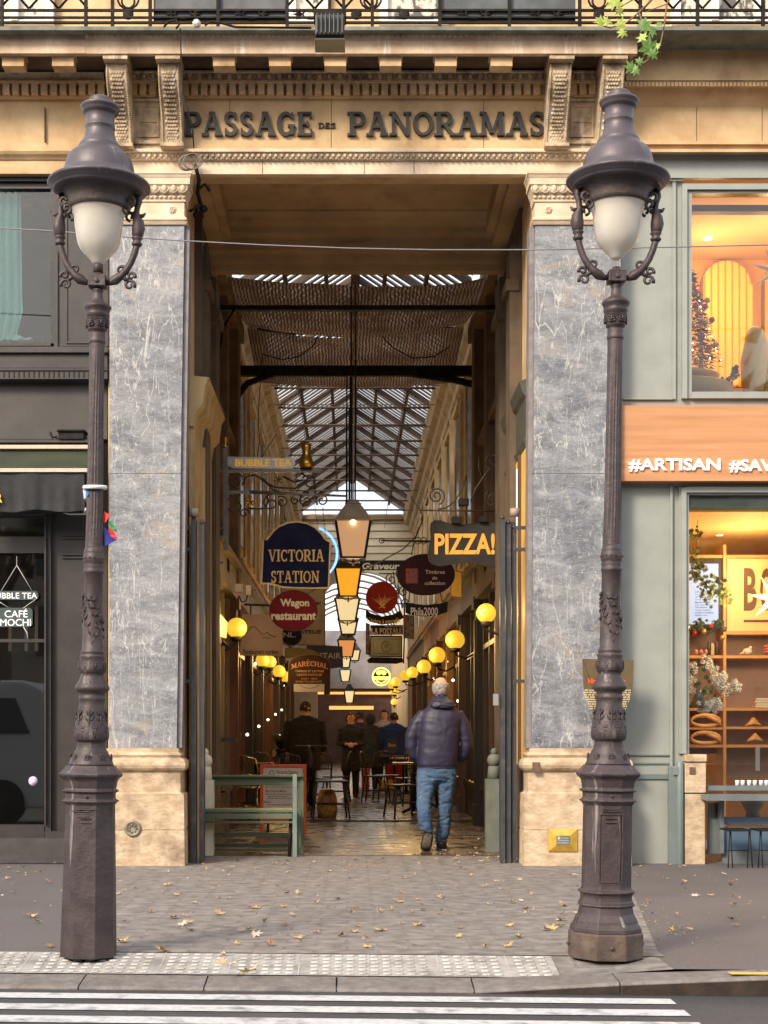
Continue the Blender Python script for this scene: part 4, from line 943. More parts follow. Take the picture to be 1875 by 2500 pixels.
add_text(m, '#ARTISAN', PX(1535, -.12), PX(1759, -.12), PZ(1151, -.12), PZ(1119, -.12), -.1, .02, .02); add_text(m, '#SAVEUR', PX(1781, -.12), PX(1970, -.12), PZ(1153, -.12), PZ(1121, -.12), -.1, .02, .02)
kid(m, 'lettering', mat('white_relief', (.82, .80, .84), rough=.4, emit=(1, .96, 1), estr=.12), fas, bk)  # relief letters are unlit; a slight glow is added to their white
m = MB(); pb(m, 1517, 1642, 1185, 2134, y0 + .02, .3); pb(m, 1642, 1672, 1185, 2134, y0 + .03, .3); pb(m, 1517, 1960, 1176, 1186, y0 + .01, .3)
m.build('lower_panel', gg, bk)
m = MB(); pb(m, 1524, 1636, 1842, 1845, y0, y0 + .02); pb(m, 1524, 1632, 1862, 1866, y0 + .005, y0 + .02); pb(m, 1518, 1632, 1890, 1902, y0, y0 + .02); m.build('panel_groove', gg2, bk)
m = MB(); pb(m, 1636, 1642, 1186, 2130, y0 - .01, y0 + .02); pb(m, 1658, 1664, 1186, 1840, y0 - .0, y0 + .03); m.build('panel_moulding', gg, bk)
m = MB(); pb(m, 1634, 1668, 1870, 2132, -.03, .04); pb(m, 1644, 1668, 1872, 1893, -.05, -.03); m.tube([P(1660, 1860, -.02), P(1660, 2132, -.02)], .035, 8); m.build('shutter_post', gg2, bk, bevel=.006)
m = MB(); pb(m, 1664, 1676, 1190, 1840, -.0, .1); pb(m, 1676, 1960, 1188, 1202, .0, .1); pb(m, 1676, 1682, 1202, 1850, .03, .12); pb(m, 1682, 1960, 1202, 1208, .03, .12)
lf = m.build('window_frame', gg, bk); m = MB(); pb(m, 1682, 1960, 1208, 1995, .08, .085); kid(m, 'pane', gl_clear, lf, bk)
# rooms
orange = mat('apricot_wall', (.70, .36, .06), (.76, .42, .08), 1.5, .8)
cream = mat('cream_wall', (.62, .38, .14), (.68, .43, .17), 1.5, .8)
m = MB(); xr = PX(1665); zf = PZ(990)
m.box(xr, 6.4, 2.4, 2.5, zf, 6.4); m.box(xr - .05, xr, .3, 2.5, 0, 6.6); m.box(6.4, 6.5, .3, 2.5, 0, 6.6); m.build('upstairs_wall', orange, bk)
m = MB(); m.box(xr, 6.4, .12, 2.4, PZ(530, .1) + .35, PZ(530, .1) + .45); m.build('upstairs_ceiling', cream, bk)
m = MB(); m.box(xr, 6.4, .12, 2.5, zf - .02, zf + .1); m.build('storey_floor', cream, bk)
m = MB(); m.box(xr, 6.4, 3.2, 3.3, 0, zf); m.box(xr, 6.4, .12, 3.2, PZ(1255, .12) + .02, PZ(1255, .12) + .10); m.build('ground_room', cream, bk)
m = MB(); m.pbox(1684, 1960, 500, 516, .35, .45); m.build('ceiling_beam', mat('brown_beam', (.16, .08, .04)), bk)
m = MB(); m.pbox(1684, 1960, 1209, 1240, .10, .28); m.build('roller_blind', mat('blind_grey', (.42, .50, .45), (.3, .36, .32), 1, .6, stretch=(.2, 1, 12)), bk)
# arched niches with slats
def niche(px0, px1, top, bot):
    m = MB(); y = 2.37; cx = (PX(px0, y) + PX(px1, y)) / 2; r = (PX(px1, y) - PX(px0, y)) / 2; z0 = PZ(bot, y); zc = PZ(top, y) - r
    out = [(cx - r, z0)] + [(cx + r, z0)] + [(cx + r * cos(a), zc + r * sin(a)) for a in [pi * k / 20 for k in range(21)]]
    m.prism(out, 2.36, 2.385); n = m.build('lit_niche', mat('niche_back', (.25, .10, .02)), bk)
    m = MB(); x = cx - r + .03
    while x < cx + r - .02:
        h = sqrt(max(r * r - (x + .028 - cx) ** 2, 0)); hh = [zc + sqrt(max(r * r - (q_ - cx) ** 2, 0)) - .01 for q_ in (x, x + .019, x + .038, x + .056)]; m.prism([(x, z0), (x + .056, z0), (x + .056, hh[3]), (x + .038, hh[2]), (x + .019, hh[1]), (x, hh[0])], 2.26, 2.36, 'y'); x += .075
    kid(m, 'slat', mat('niche_slat_glow', (.85, .48, .05), emit=(1, .5, .02), estr=.15), n, bk)  # slats glow faintly in place of the wall-wash light on them
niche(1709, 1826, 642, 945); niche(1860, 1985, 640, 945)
# ceiling spots upstairs and downstairs (the lit lamps of the two rooms, and one added at the front)
def room_light(px, py, y, e, name='ceiling_spotlight', label='', r=.035, col=(1, .68, .34)):
    p = P(px, py, y); t = wthing(name, label, 'light', p); m = MB(); m.lathe([(0, r), (.004, r * 1.2), (.02, r * 1.2)], p, 14); m.build('ring', mat('spot_white', (.8, .78, .72), emit=(1, .85, .6), estr=2.5), t)
    ld = bpy.data.lights.new('bulb', 'POINT'); ld.energy = e; ld.color = col; ld.shadow_soft_size = .15
    lo = bpy.data.objects.new('bulb', ld); COL.objects.link(lo); lo.parent = t; lo.location = (0, -.12 if y < .6 else 0, -.85 if y < .6 else -.40); return t
room_light(1728, 585, 1.6, 12, 'wall_spotlight', 'small lit cylinder spotlight high on the apricot wall upstairs'); room_light(1900, 580, 1.2, 12, 'wall_spotlight', 'lit spotlight upstairs at the right edge of the window')
room_light(1850, 1262, .5, 26, label='spotlight added just inside the glass of the lower shop window to light the flowers')  # extra lamp added for the flowers, its bulb dropped well below the ring
room_light(1757, 1307, 1.7, 14, label='lit round ceiling downlight, the left of two in the lower shop window'); room_light(1821, 1284, 1.1, 14, label='lit round ceiling downlight, the right of two in the lower shop window'); 
# ================================================================ COVERED PASSAGE
XL_, XR_ = -1.62, 1.78
psg = wthing('covered_passage', 'long covered passage with cream cornices under a pitched glass roof behind the entrance', 'passage', (0, 3, 0))
cr = mat('aged_cream', (.50, .37, .20), (.66, .52, .31), 2.5, .8, bump=.3, c3=(.16, .11, .06), s3=3, amt3=.6, lo3=.5, hi3=.66, st3=(1, 1, .35))
brown = mat('dark_brown', (.050, .028, .016), (.10, .06, .035), 3, .8, bump=.4)  # dark brown of the side walls in the first bays
iron_g = mat('roof_iron', (.075, .045, .032), (.12, .08, .06), 6, .6)
def wall_side(s, xw):
    m = MB(); a, b = (xw, xw + s * .4)
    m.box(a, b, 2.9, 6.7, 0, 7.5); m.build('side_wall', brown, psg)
    m = MB(); m.box(a, b, 6.7, 28, 3.3, 7.5)
    y = 7.4
    while y < 27.5:
        m.box(xw - s * .05, xw, y, y + .22, 3.7, 6.85); m.box(xw - s * .03, xw, y + .45, y + .52, 3.9, 6.5); m.box(xw - s * .03, xw, y + 1.5, y + 1.57, 3.9, 6.5); m.box(xw - s * .06, xw, y + .40, y + 1.62, 6.5, 6.6); y += 2.3
    m.build('side_wall', cr, psg)
    m = MB(); q = [(xw, 6.75), (xw - s * .04, 6.78), (xw - s * .05, 6.90), (xw - s * .12, 6.98), (xw - s * .14, 7.10), (xw - s * .24, 7.16), (xw - s * .27, 7.30), (xw - s * .30, 7.36), (xw - s * .30, 7.42), (xw, 7.5)]
    m.prism(q, 6.9, 28, 'y'); m.build('cornice', cr, psg)
    m = MB(); m.box(xw - s * .10, xw, 6.7, 28, 3.42, 3.55); m.box(xw - s * .16, xw, 6.7, 28, 3.55, 3.62); m.build('string_course', cr, psg)
    m = MB(); y = 7.9
    while y < 27: m.box(xw - s * .012, xw + s * .02, y + .06, y + 1.0, 4.0, 6.45); y += 2.3
    m.build('upper_window', mat('dark_pane', (.03, .025, .02), (.08, .06, .04), 3, .2), psg)
    m = MB()                                     # ducts, pipes and pilaster strips of the first dark bays
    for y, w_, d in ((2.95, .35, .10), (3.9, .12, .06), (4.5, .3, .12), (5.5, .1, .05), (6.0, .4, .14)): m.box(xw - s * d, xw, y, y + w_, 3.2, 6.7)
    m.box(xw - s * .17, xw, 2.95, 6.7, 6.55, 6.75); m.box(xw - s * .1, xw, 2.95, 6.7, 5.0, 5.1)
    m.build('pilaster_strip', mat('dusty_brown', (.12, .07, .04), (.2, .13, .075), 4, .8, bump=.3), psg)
    m = MB(); m.box(a, b, 28, 50, 0, 5.6); m.build('far_side_wall', cr, psg)
wall_side(-1, XL_); wall_side(1, XR_)
# roof
RX, RZ, EZ = .08, 8.5, 7.45
gz = bpy.data.materials.new('roof_glass'); gz.use_nodes = True; t_ = gz.node_tree; t_.nodes.clear()
o_ = t_.nodes.new('ShaderNodeOutputMaterial'); tl = t_.nodes.new('ShaderNodeBsdfTranslucent'); tl.inputs[0].default_value = (.93, .95, .98, 1)
tp = t_.nodes.new('ShaderNodeBsdfTransparent'); tp.inputs[0].default_value = (.95, .97, 1, 1); mx_ = t_.nodes.new('ShaderNodeMixShader'); mx_.inputs[0].default_value = .8
t_.links.new(tl.outputs[0], mx_.inputs[1]); t_.links.new(tp.outputs[0], mx_.inputs[2]); t_.links.new(mx_.outputs[0], o_.inputs[0])
bars = MB(); raf = MB()
for s, xe in ((-1, XL_ + .12), (1, XR_ - .12)):
    m = MB(); m.add([(xe, 2.9, EZ), (RX, 2.9, RZ), (RX, 28, RZ), (xe, 28, EZ)], [(0, 1, 2, 3)]); m.build('roof_pane', gz, psg)
    y = 3.0
    while y < 28:
        bars.add([(xe, y, EZ - .01), (RX, y, RZ - .01), (RX, y + .10, RZ - .01), (xe, y + .10, EZ - .01), (xe, y, EZ - .04), (RX, y, RZ - .04), (RX, y + .10, RZ - .04), (xe, y + .10, EZ - .04)], [(0, 3, 2, 1), (4, 5, 6, 7), (0, 1, 5, 4), (2, 3, 7, 6)]); y += .26
    y = 3.5
    while y < 28.2:
        m = MB(); m.add([(xe, y, EZ - .04), (RX, y, RZ - .04), (RX, y + .06, RZ - .04), (xe, y + .06, EZ - .04), (xe, y, EZ - .17), (RX, y, RZ - .17), (RX, y + .06, RZ - .13), (xe, y + .06, EZ - .13)], [(0, 3, 2, 1), (4, 5, 6, 7), (0, 1, 5, 4), (2, 3, 7, 6)])
        m.build('rafter', iron_g, psg); y += 1.55
    m = MB()
    for f in (.36, .72):
        x = xe + (RX - xe) * f; z = EZ + (RZ - EZ) * f; m.box(x - .03, x + .03, 2.9, 28, z - .14, z - .06)
    m.build('purlin', iron_g, psg)
bars.build('glazing_bar', mat('glazing_iron', (.10, .085, .075), (.15, .13, .11), 8, .6), psg)
m = MB(); m.box(RX - .07, RX + .07, 2.9, 28, RZ - .2, RZ - .02); m.build('ridge_beam', iron_g, psg)
y = 11.0
while y < 28:
    m = MB(); m.tube([(XL_ + .1, y, EZ - .12), (XR_ - .1, y, EZ - .12)], .022, 6); m.box(RX - .015, RX + .015, y - .015, y + .015, EZ - .1, RZ - .1); m.build('tie_rod', iron_g, psg); y += 1.55
m = MB()                                          # bird wire stretched under the roof
for i, y in enumerate((11.8, 13.2, 15, 17, 19.5, 22, 25)): m.tube([(XL_ + .1, y, 7.2 - .02 * i), (XR_ - .1, y, 7.2 - .02 * i)], .008, 4)
for x in (-.9, .95): m.tube([(x, 10.5, 7.2), (x, 27.5, 7.0)], .007, 4)
m.build('stretched_wire', iron_g, psg)
# iron beams and the nets slung below the roof
for (y, z, x0, x1, h) in ((2.95, 5.92, -1.62, 1.78, .05), (8.3, 7.12, XL_, XR_, .10), (6.8, 6.13, -1.62, XR_, .14)):
    m = MB(); m.box(x0, x1, y - .04, y + .04, z, z + h)
    if y == 6.8:
        m.tube([(XL_ + .02, y, 5.6), (XL_ + .06, y, 5.85), (XL_ + .2, y, 6.03), (XL_ + .45, y, 6.12), (XL_ + .6, y, 6.15)], [.05, .05, .045, .04, .02], 6); m.tube([(XR_, y, 6.0), (XR_ - .35, y, 6.08), (XR_ - 1, y, 6.15)], [.05, .05, .02], 6)
    m.build('iron_beam', black, psg)
def net(name, label, y0, y1, z0, z1, sag, al, seed):
    mt = bpy.data.materials.new(name + '_cloth'); mt.use_nodes = True; T = mt.node_tree; N = T.nodes; L = T.links; b = N['Principled BSDF']
    b.inputs['Roughness'].default_value = .8; b.inputs['Base Color'].default_value = (.15, .085, .05, 1)
    tlb = N.new('ShaderNodeBsdfTranslucent'); tlb.inputs[0].default_value = (.14, .075, .038, 1); tpb = N.new('ShaderNodeBsdfTransparent'); mA = N.new('ShaderNodeMixShader'); mA.inputs[0].default_value = .55; mB = N.new('ShaderNodeMixShader')
    tc = N.new('ShaderNodeTexCoord'); wv = N.new('ShaderNodeTexWave'); wv.bands_direction = 'X'; wv.inputs['Scale'].default_value = 7; wv.inputs['Distortion'].default_value = 5; wv.inputs['Detail'].default_value = 4; L.new(tc.outputs['Object'], wv.inputs[0])
    nn = N.new('ShaderNodeTexNoise'); nn.inputs['Scale'].default_value = 3; nn.inputs['Detail'].default_value = 6; L.new(tc.outputs['Object'], nn.inputs[0])
    mul = N.new('ShaderNodeMath'); mul.operation = 'MULTIPLY'; L.new(wv.outputs[1], mul.inputs[0]); L.new(nn.outputs[0], mul.inputs[1])
    mr = N.new('ShaderNodeMapRange'); mr.inputs['From Min'].default_value = .2; mr.inputs['From Max'].default_value = .6; mr.inputs['To Min'].default_value = al; mr.inputs['To Max'].default_value = al - .07
    L.new(mul.outputs[0], mr.inputs[0]); fr_ = N.new('ShaderNodeValToRGB'); fr_.color_ramp.elements[0].position = .15; fr_.color_ramp.elements[1].position = .55; fr_.color_ramp.elements[0].color = (.07, .035, .018, 1); fr_.color_ramp.elements[1].color = (.27, .165, .095, 1); L.new(mul.outputs[0], fr_.inputs[0]); L.new(fr_.outputs[0], b.inputs['Base Color']); L.new(fr_.outputs[0], tlb.inputs[0]); L.new(b.outputs[0], mA.inputs[1]); L.new(tlb.outputs[0], mA.inputs[2]); L.new(mr.outputs[0], mB.inputs[0]); L.new(tpb.outputs[0], mB.inputs[1]); L.new(mA.outputs[0], mB.inputs[2]); L.new(mB.outputs[0], N['Material Output'].inputs[0])  # fold shading is put into the net colour as dark and light stripes
    m = MB(); nx, ny = 50, 26; v = []
    for j in range(ny + 1):
        g = j / ny
        for i in range(nx + 1):
            u = i / nx; x = -1.45 + 3.05 * u; s_ = 1 - (2 * u - 1) ** 2
            z = z0 + (z1 - z0) * g - sag * s_ * (1 + .5 * sin(pi * g)) - .10 * sin(pi * g) + .05 * sin(g * 17 + u * 2.5 * (1 - 2 * u) + seed) * s_ + .03 * noise.noise(Vector((x * 1.2, g * 5, seed)))
            v.append((x, y0 + (y1 - y0) * g, z))
    m.add(v, [(j * (nx + 1) + i, j * (nx + 1) + i + 1, (j + 1) * (nx + 1) + i + 1, (j + 1) * (nx + 1) + i) for j in range(ny) for i in range(nx)], True)
    o = m.build(name, mt); tag(o, label, 'net')
net('safety_net', 'brown sagging net just behind the inner lintel, the nearer of two', 4.0, 7.1, 6.62, 6.93, .14, 1.0, 1)
net('safety_net', 'brown translucent sagging net under the glass roof, the farther of two', 7.25, 10.2, 6.92, 6.86, .10, .99, 4)
# gable end and the farther vaulted part
m = MB(); y = 28.0; ac, ar, az = .35, 1.27, 4.55
out = [(XL_ - .4, 0), (ac - ar, 0), (ac - ar, az)] + [(ac + ar * cos(a), az + ar * sin(a)) for a in [pi - pi * k / 16 for k in range(17)]] + [(ac + ar, 0), (XR_ + .4, 0), (XR_ + .4, 7.45), (XL_ - .4, 7.45)]
m.prism(out, y, y + .3); gw = m.build('gable_wall', mat('white_gable', (.62, .56, .44), (.7, .66, .56), 3, .7), psg)
m = MB(); z = 5.9
while z < 7.3: m.box(XL_, XR_, y - .015, y, z, z + .03); z += .21
m.box(XL_, XR_, y - .1, y, 7.28, 7.40); kid(m, 'board_joint', mat('joint_brown', (.25, .17, .1)), gw, psg)
m = MB(); m.add([(XL_, y + .1, 7.45), (XR_, y + .1, 7.45), (RX, y + .1, RZ)], [(0, 1, 2)]); m.build('gable_pane', gz, psg)
m = MB(); N_ = 14; v = []
for yy in (28.3, 50):
    for k in range(N_ + 1): a = pi * k / N_; v.append((.08 + 1.7 * cos(a), yy, 5.5 + 1.2 * sin(a)))
m.add(v, [(k, k + 1, N_ + 2 + k, N_ + 1 + k) for k in range(N_)], True); m.build('vault_pane', gz, psg)
y = 29.5
while y < 50:
    m = MB(); q = [(.08 + 1.68 * cos(pi * k / 14), y, 5.5 + 1.18 * sin(pi * k / 14)) for k in range(15)]; m.tube(q, .04, 5); m.build('vault_rib', iron_g, psg); y += 2.2
m = MB(); m.box(-1.7, 1.9, 50, 50.3, 0, 5.75); m.box(-1.7, 1.9, 49.6, 50, 3.25, 3.5)
ew = m.build('end_wall', mat('grey_plaster', (.20, .18, .19), (.27, .25, .25), 2, .8), psg)
m = MB(); m.box(-1.6, 1.8, 49.75, 49.99, .0, 3.24); kid(m, 'dark_opening', mat('dark_shop', (.05, .025, .018), (.09, .04, .025), 3, .7), ew, psg)
m = MB(); m.box(-1.6, 1.8, 49.55, 49.6, 3.0, 3.1); m.box(-.9, 1.0, 49.68, 49.74, 2.35, 2.5); kid(m, 'lit_strip', mat('strip_glow', (.5, .2, .05), emit=(1, .42, .12), estr=.6), ew, psg)
# shopfronts along both sides
wood = [mat('shop_wood_%s' % n, c, c2, 4, .45, stretch=(1, 1, .3), bump=.1) for n, c, c2 in (('mahogany', (.10, .035, .018), (.16, .06, .03)), ('olive', (.16, .12, .06), (.22, .17, .09)), ('black', (.02, .016, .014), (.035, .03, .026)), ('ochre', (.30, .17, .06), (.38, .23, .09)), ('walnut', (.07, .04, .022), (.11, .065, .035)))]
glow = [mat('window_glow_%d' % i, (.2, .1, .04), (.06, .03, .015), 5, .6, emit=c, estr=e, stretch=(1, 1, .6)) for i, (c, e) in enumerate((((1, .45, .12), .5), ((1, .62, .28), .65), ((1, .38, .1), .3)))]
pane_m = glass_mat('passage_pane', (.9, .85, .75), .05, .03)
def bay(s, xw, y0, ln, wd, gl, label, k):
    t = wthing('passage_shopfront', label, 'shopfront', (xw, y0 + ln / 2, 0), 'shopfronts along the passage')
    def bx(d0, d1, ya, yb, za, zb, mm): mm.box(xw - s * d0, xw - s * d1, ya, yb, za, zb)
    m = MB(); bx(0, .13, y0, y0 + .26, 0, 3.0, m); bx(0, .17, y0 - .02, y0 + .28, 0, .28, m); bx(.13, .15, y0 + .05, y0 + .21, .45, 2.7, m); bx(0, .17, y0 - .02, y0 + .28, 2.84, 3.0, m); m.build('pilaster', wd, t)
    m = MB(); bx(0, .12, y0, y0 + ln, 3.0, 3.36, m); bx(0, .2, y0, y0 + ln, 3.36, 3.42, m); bx(0, .15, y0, y0 + ln, 2.96, 3.0, m); m.build('fascia', wd, t)
    m = MB(); bx(0, .06, y0 + .26, y0 + ln, 0, .5, m); bx(.06, .09, y0 + .26, y0 + ln, .47, .53, m); m.build('stall_riser', wd, t)
    m = MB(); yy = y0 + .26; n = 3
    for i in range(n + 1):
        c = y0 + .28 + (ln - .34) * i / n; bx(-.02, .05, c - .03, c + .03, .53, 2.96, m)
    bx(-.02, .05, y0 + .26, y0 + ln, 2.3, 2.36, m); m.build('window_frame', wd, t)
    m = MB(); bx(.0, .006, y0 + .26, y0 + ln, .53, 2.96, m); m.build('pane', pane_m, t)
    m = MB(); bx(-.5, -.45, y0, y0 + ln, 0, 3, m); bx(-.5, 0, y0, y0 + .02, 0, 3, m); bx(-.5, 0, y0 + ln - .02, y0 + ln, 0, 3, m); bx(-.5, 0, y0, y0 + ln, .4, .5, m); bx(-.5, 0, y0, y0 + ln, 2.98, 3.0, m); m.build('glowing_case', gl, t)  # case panels emit, added in place of lamps inside the shop
    return t
names = ['mahogany', 'olive', 'black', 'ochre', 'walnut']
place = ['nearest the entrance', 'second from the entrance', 'third from the entrance', 'fourth from the entrance', 'fifth from the entrance', 'sixth from the entrance', 'seventh from the entrance', 'eighth from the entrance', 'ninth from the entrance']
for s, xw, seq, sd in ((-1, XL_, [1, 0, 2, 4, 0, 4, 2, 0, 4], 'left'), (1, XR_, [4, 2, 4, 3, 0, 3, 2, 4, 0], 'right')):
    y = 3.0
    for k, wi in enumerate(seq):
        bay(s, xw, y, 2.75, wood[wi], glow[(k + (s > 0)) % 3], '%s framed shopfront on the %s side of the passage, %s' % (names[wi], sd, place[k]), k); y += 2.78
m = MB()
for y, x, z in [(8 + i * .9, XL_ + .12, 1.2 + (i * 37 % 11) * .14) for i in range(14)] + [(7 + i * 1.1, XR_ - .12, 1.0 + (i * 29 % 13) * .12) for i in range(10)]: m.ball((x, y, z), .022, 6, 4)
tag(m.build('fairy_lights', mat('fairy', (1, .9, .7), emit=(1, .85, .55), estr=3)), 'string of tiny warm fairy lights on the passage shop windows', 'fairy lights')
# wires, pipes and cables dangling in the dark first bays
def cable(pts, y, r, label, mm=None, name='cable'):
    m = MB(); m.tube([P(a, b, y if not isinstance(y, (list, tuple)) else y[i]) for i, (a, b) in enumerate(pts)], r, 5)
    return tag(m.build(name, mm or black), label, 'cable')
cable([(640, 865), (690, 878), (730, 870), (765, 845), (776, 820)], 6.5, .008, 'black cable looping below the nets, the left of two loops')
cable([(932, 820), (960, 850), (1010, 875), (1060, 870), (1100, 845)], 6.5, .008, 'black cable looping below the nets, the right of two loops')
cable([(640, 870), (634, 960), (630, 1010), (634, 1080), (628, 1115)], 6.6, .006, 'thin wire hanging down the cream wall left of the glass roof')
cable([(675, 1060), (655, 1090), (640, 1115)], 6.6, .005, 'short slack wire slanting across the left cream cornice')
cable([(578, 745), (560, 775), (545, 800), (540, 835), (530, 870)], 2.9, .012, 'dark cable zigzagging down the upper left wall behind the portico')
cable([(493, 590), (490, 680), (482, 760), (470, 810), (462, 840), (455, 870)], 1.0, .012, 'pale rope with a knot hanging beside the left pilaster', mat('rope', (.45, .36, .26), (.55, .45, .34), 40, .9), 'rope')
cable([(1283, 460), (1288, 520), (1286, 570), (1280, 600), (1276, 628)], .85, .009, 'pale rope end hanging inside the upper right corner of the entrance', mat('rope', (.45, .36, .26)), 'rope')
m = MB(); m.tube([P(1232, 470, 1.2), P(1222, 520, 1.6), P(1250, 570, 1.8), P(1262, 610, 1.8), P(1240, 660, 2.2), P(1225, 760, 2.5)], .03, 7); tag(m.build('drain_pipe', mat('pipe_brown', (.035, .024, .016))), 'dark bent pipe down the right of the portico ceiling', 'pipe')
cable([(440, 70), (442, 130), (448, 230), (470, 310), (473, 362)], -.75, .006, 'thin black cable hanging from the balcony in front of the P')
m = MB(); zz = PZ(398, -.2)
for i in range(5):
    c = P(455 + i * 4, 398, -.12 - .012 * i); m.tube([(c.x + (.075 + .006 * (i % 3)) * cos(a), c.y, c.z + .07 * sin(a) + .004 * i) for a in [2 * pi * j / 20 for j in range(20)]], .0045, 5, closed=True)
tag(m.build('cable_coil', mat('coil_grey', (.16, .14, .12), rough=.6)), 'coil of thin grey cable hung above the left capital', 'cable coil')
m = MB(); m.tube([P(476, 400, -.1), P(486, 440, -.05), P(482, 470, .1), P(490, 500, .2), P(494, 530, .3)], .018, 6); m.tube([P(486, 460, .1), P(500, 450, .1), P(512, 466, .1)], .015, 6); m.tube([P(490, 500, .1), P(470, 512, .1), P(462, 516, .1)], .014, 6); m.ball(P(498, 510, .2), .035, 7, 5); m.ball(P(478, 525, .2), .03, 7, 5)
tag(m.build('cable_bundle', black), 'tangle of black cables and boxes under the left end of the lintel', 'cable')
m = MB(); q = [P(400, 66, -.77), P(412, 52, -.78), P(430, 48, -.78), P(438, 60, -.78), P(430, 70, -.78)]; m.tube(q, .010, 5)
m.tube([P(500, 62, -.77), P(515, 52, -.78), P(540, 56, -.78), P(575, 66, -.77), (PX(760, -.77), -.77, PZ(68, -.77))], .010, 5); tag(m.build('railing_cable', black), 'black cable lying along the foot of the balcony railing', 'cable')
m = MB(); m.ball(P(480, 58, -.8), .035, 12, 9); 
for k in range(24): a = k * 2.4; zz = -1 + 2 * (k + .5) / 24; r = sqrt(1 - zz * zz); c = P(480, 58, -.8); m.ball((c.x + .034 * r * cos(a), c.y + .034 * r * sin(a), c.z + .034 * zz), .007, 4, 3)
tag(m.build('rope_ball', mat('white_ball', (.6, .57, .52), rough=.7)), 'small white studded ball on the balcony ledge', 'ball')
# floodlight on the cornice
t = wthing('cornice_floodlight', 'large black floodlight hanging over the cornice from the balcony', 'floodlight', P(805, 60, -.95))
m = MB(); yb = -1.0; a, b2 = PX(770, yb), PX(841, yb); z1, z0 = PZ(44, yb), PZ(106, yb)
m.prism([(yb - .06, z1), (yb - .10, z0 + .03), (yb - .04, z0), (yb + .14, z0 + .02), (yb + .12, z1 + .01)], a, b2, 'x')
for i in range(7): x = a + (b2 - a) * (i + .5) / 7; m.box(x - .006, x + .006, yb - .125, yb - .05, z0 + .03, z1 - .015)
m.build('body', mat('flood_black', (.022, .022, .022), (.035, .035, .033), 10, .45), t, bevel=.008)
m = MB(); m.box(a - .015, b2 + .015, yb - .04, yb + .12, z1 - .0, z1 + .06); m.box((a + b2) / 2 - .012, (a + b2) / 2 + .012, yb, yb + .03, z1 + .06, z1 + .16); m.build('bracket', black, t)
m = MB(); m.box(a - .005, b2 + .005, yb - .10, yb + .14, z0 - .014, z0 - .002); m.build('front_glass', mat('flood_glass', (.05, .06, .03), rough=.2), t)

# ---------------------------------------------------------------- hanging lanterns
lan_y = mat('lantern_glass_yellow', (.35, .18, .03), emit=(1, .42, .02), estr=.40, rough=.3)
lan_o = mat('lantern_glass_orange', (.3, .16, .06), emit=(1, .38, .11), estr=.31, rough=.3)
lan_c = mat('lantern_glass_cream', (.3, .25, .16), emit=(1, .76, .38), estr=.36, rough=.3)
lan_p = mat('lantern_glass_peach', (.25, .17, .1), emit=(1, .52, .24), estr=.21, rough=.3)
lan_hood = mat('lantern_hood', (.12, .10, .08), (.2, .16, .13), 8, .5, metal=.2)
def lantern(px, pe, w_, pb_, y, gm, label, hood, bulb=None, rod=None, e=0):
    s = S(y); c = P(px, pe, y); t = wthing('hanging_lantern', label, 'lantern', (c.x, y, PZ(pb_, y)), 'lanterns hung along the middle of the passage')
    h = w_ / 2 / s; zb = PZ(pb_, y); zt = c.z; hb = h * .60; n4 = 4
    def fru(z0, r0, z1, r1, mm): mm.add([(c.x + a * r0, y + b * r0, z0) for a, b in ((-1, -1), (1, -1), (1, 1), (-1, 1))] + [(c.x + a * r1, y + b * r1, z1) for a, b in ((-1, -1), (1, -1), (1, 1), (-1, 1))], [(0, 3, 2, 1), (4, 5, 6, 7), (0, 1, 5, 4), (1, 2, 6, 5), (2, 3, 7, 6), (3, 0, 4, 7)])
    m = MB(); fru(zb, hb, zt - .01, h * .88, m); m.build('glass', gm, t)
    m = MB()
    for a, b in ((-1, -1), (1, -1), (1, 1), (-1, 1)): m.tube([(c.x + a * hb, y + b * hb, zb - .01), (c.x + a * h * .9, y + b * h * .9, zt)], .009 + 1.0 / s, 4)
    fru(zb - .02, hb * 1.06, zb + .003, hb * 1.06, m)
    for a in (-1, 1): m.tube([(c.x + a * hb * .9, y - hb * .5, zb - .01), (c.x + a * hb * .4, y - hb * .3, zb - .05), (c.x, y, zb - .06)], .009, 4)
    m.tube([(c.x, y, zb - .02), (c.x, y, zb - .09)], [.012, .016], 5); m.build('frame', black, t)
    m = MB(); H = h * 1.5; fru(zt - .008, h, zt + .012, h * 1.02, m); fru(zt + .012, h * .92, zt + H * .30, h * .70, m); fru(zt + H * .30, h * .70, zt + H * .62, h * .36, m); m.lathe([(0, h * .42), (.012, h * .45), (.03, h * .30), (.05, h * .34), (.06, .01)], (c.x, y, zt + H * .62), 10)
    m.build('hood', hood, t)
    if bulb: m = MB(); m.ball((c.x, y - h * .95, zt - .03), .028, 10, 8, (1, .6, 1)); m.build('bulb', mat('bulb_hot', (1, .9, .6), emit=(1, .82, .4), estr=9), t)
    if rod:
        m = MB()
        for dx in (-.022, .03): m.tube([(c.x + dx, y, rod), (c.x + dx * .8, y, zt + H * .66)], .011, 5)
        m.build('rod', black, t)
    if e:
        ld = bpy.data.lights.new('flame', 'POINT'); ld.energy = e; ld.color = (1, .6, .28); ld.shadow_soft_size = .12
        lo = bpy.data.objects.new('flame', ld); COL.objects.link(lo); lo.parent = t; lo.location = (0, 0, -.12)
lantern(862, 1275, 93, 1362, 4.0, lan_p, 'nearest and largest hanging lantern, grey hood over peach glass with a glowing bulb', mat('hood_grey', (.28, .23, .17), (.38, .31, .23), 8, .6), True, 6.55, 5)
lantern(850, 1390, 70, 1456, 8.9, lan_y, 'hanging lantern with bright orange yellow glass, second from the entrance', lan_hood, None, 6.7, 6)
lantern(848, 1464, 65, 1516, 13.6, lan_c, 'hanging lantern with large cream glass, third from the entrance', lan_hood, None, 7.2, 6)
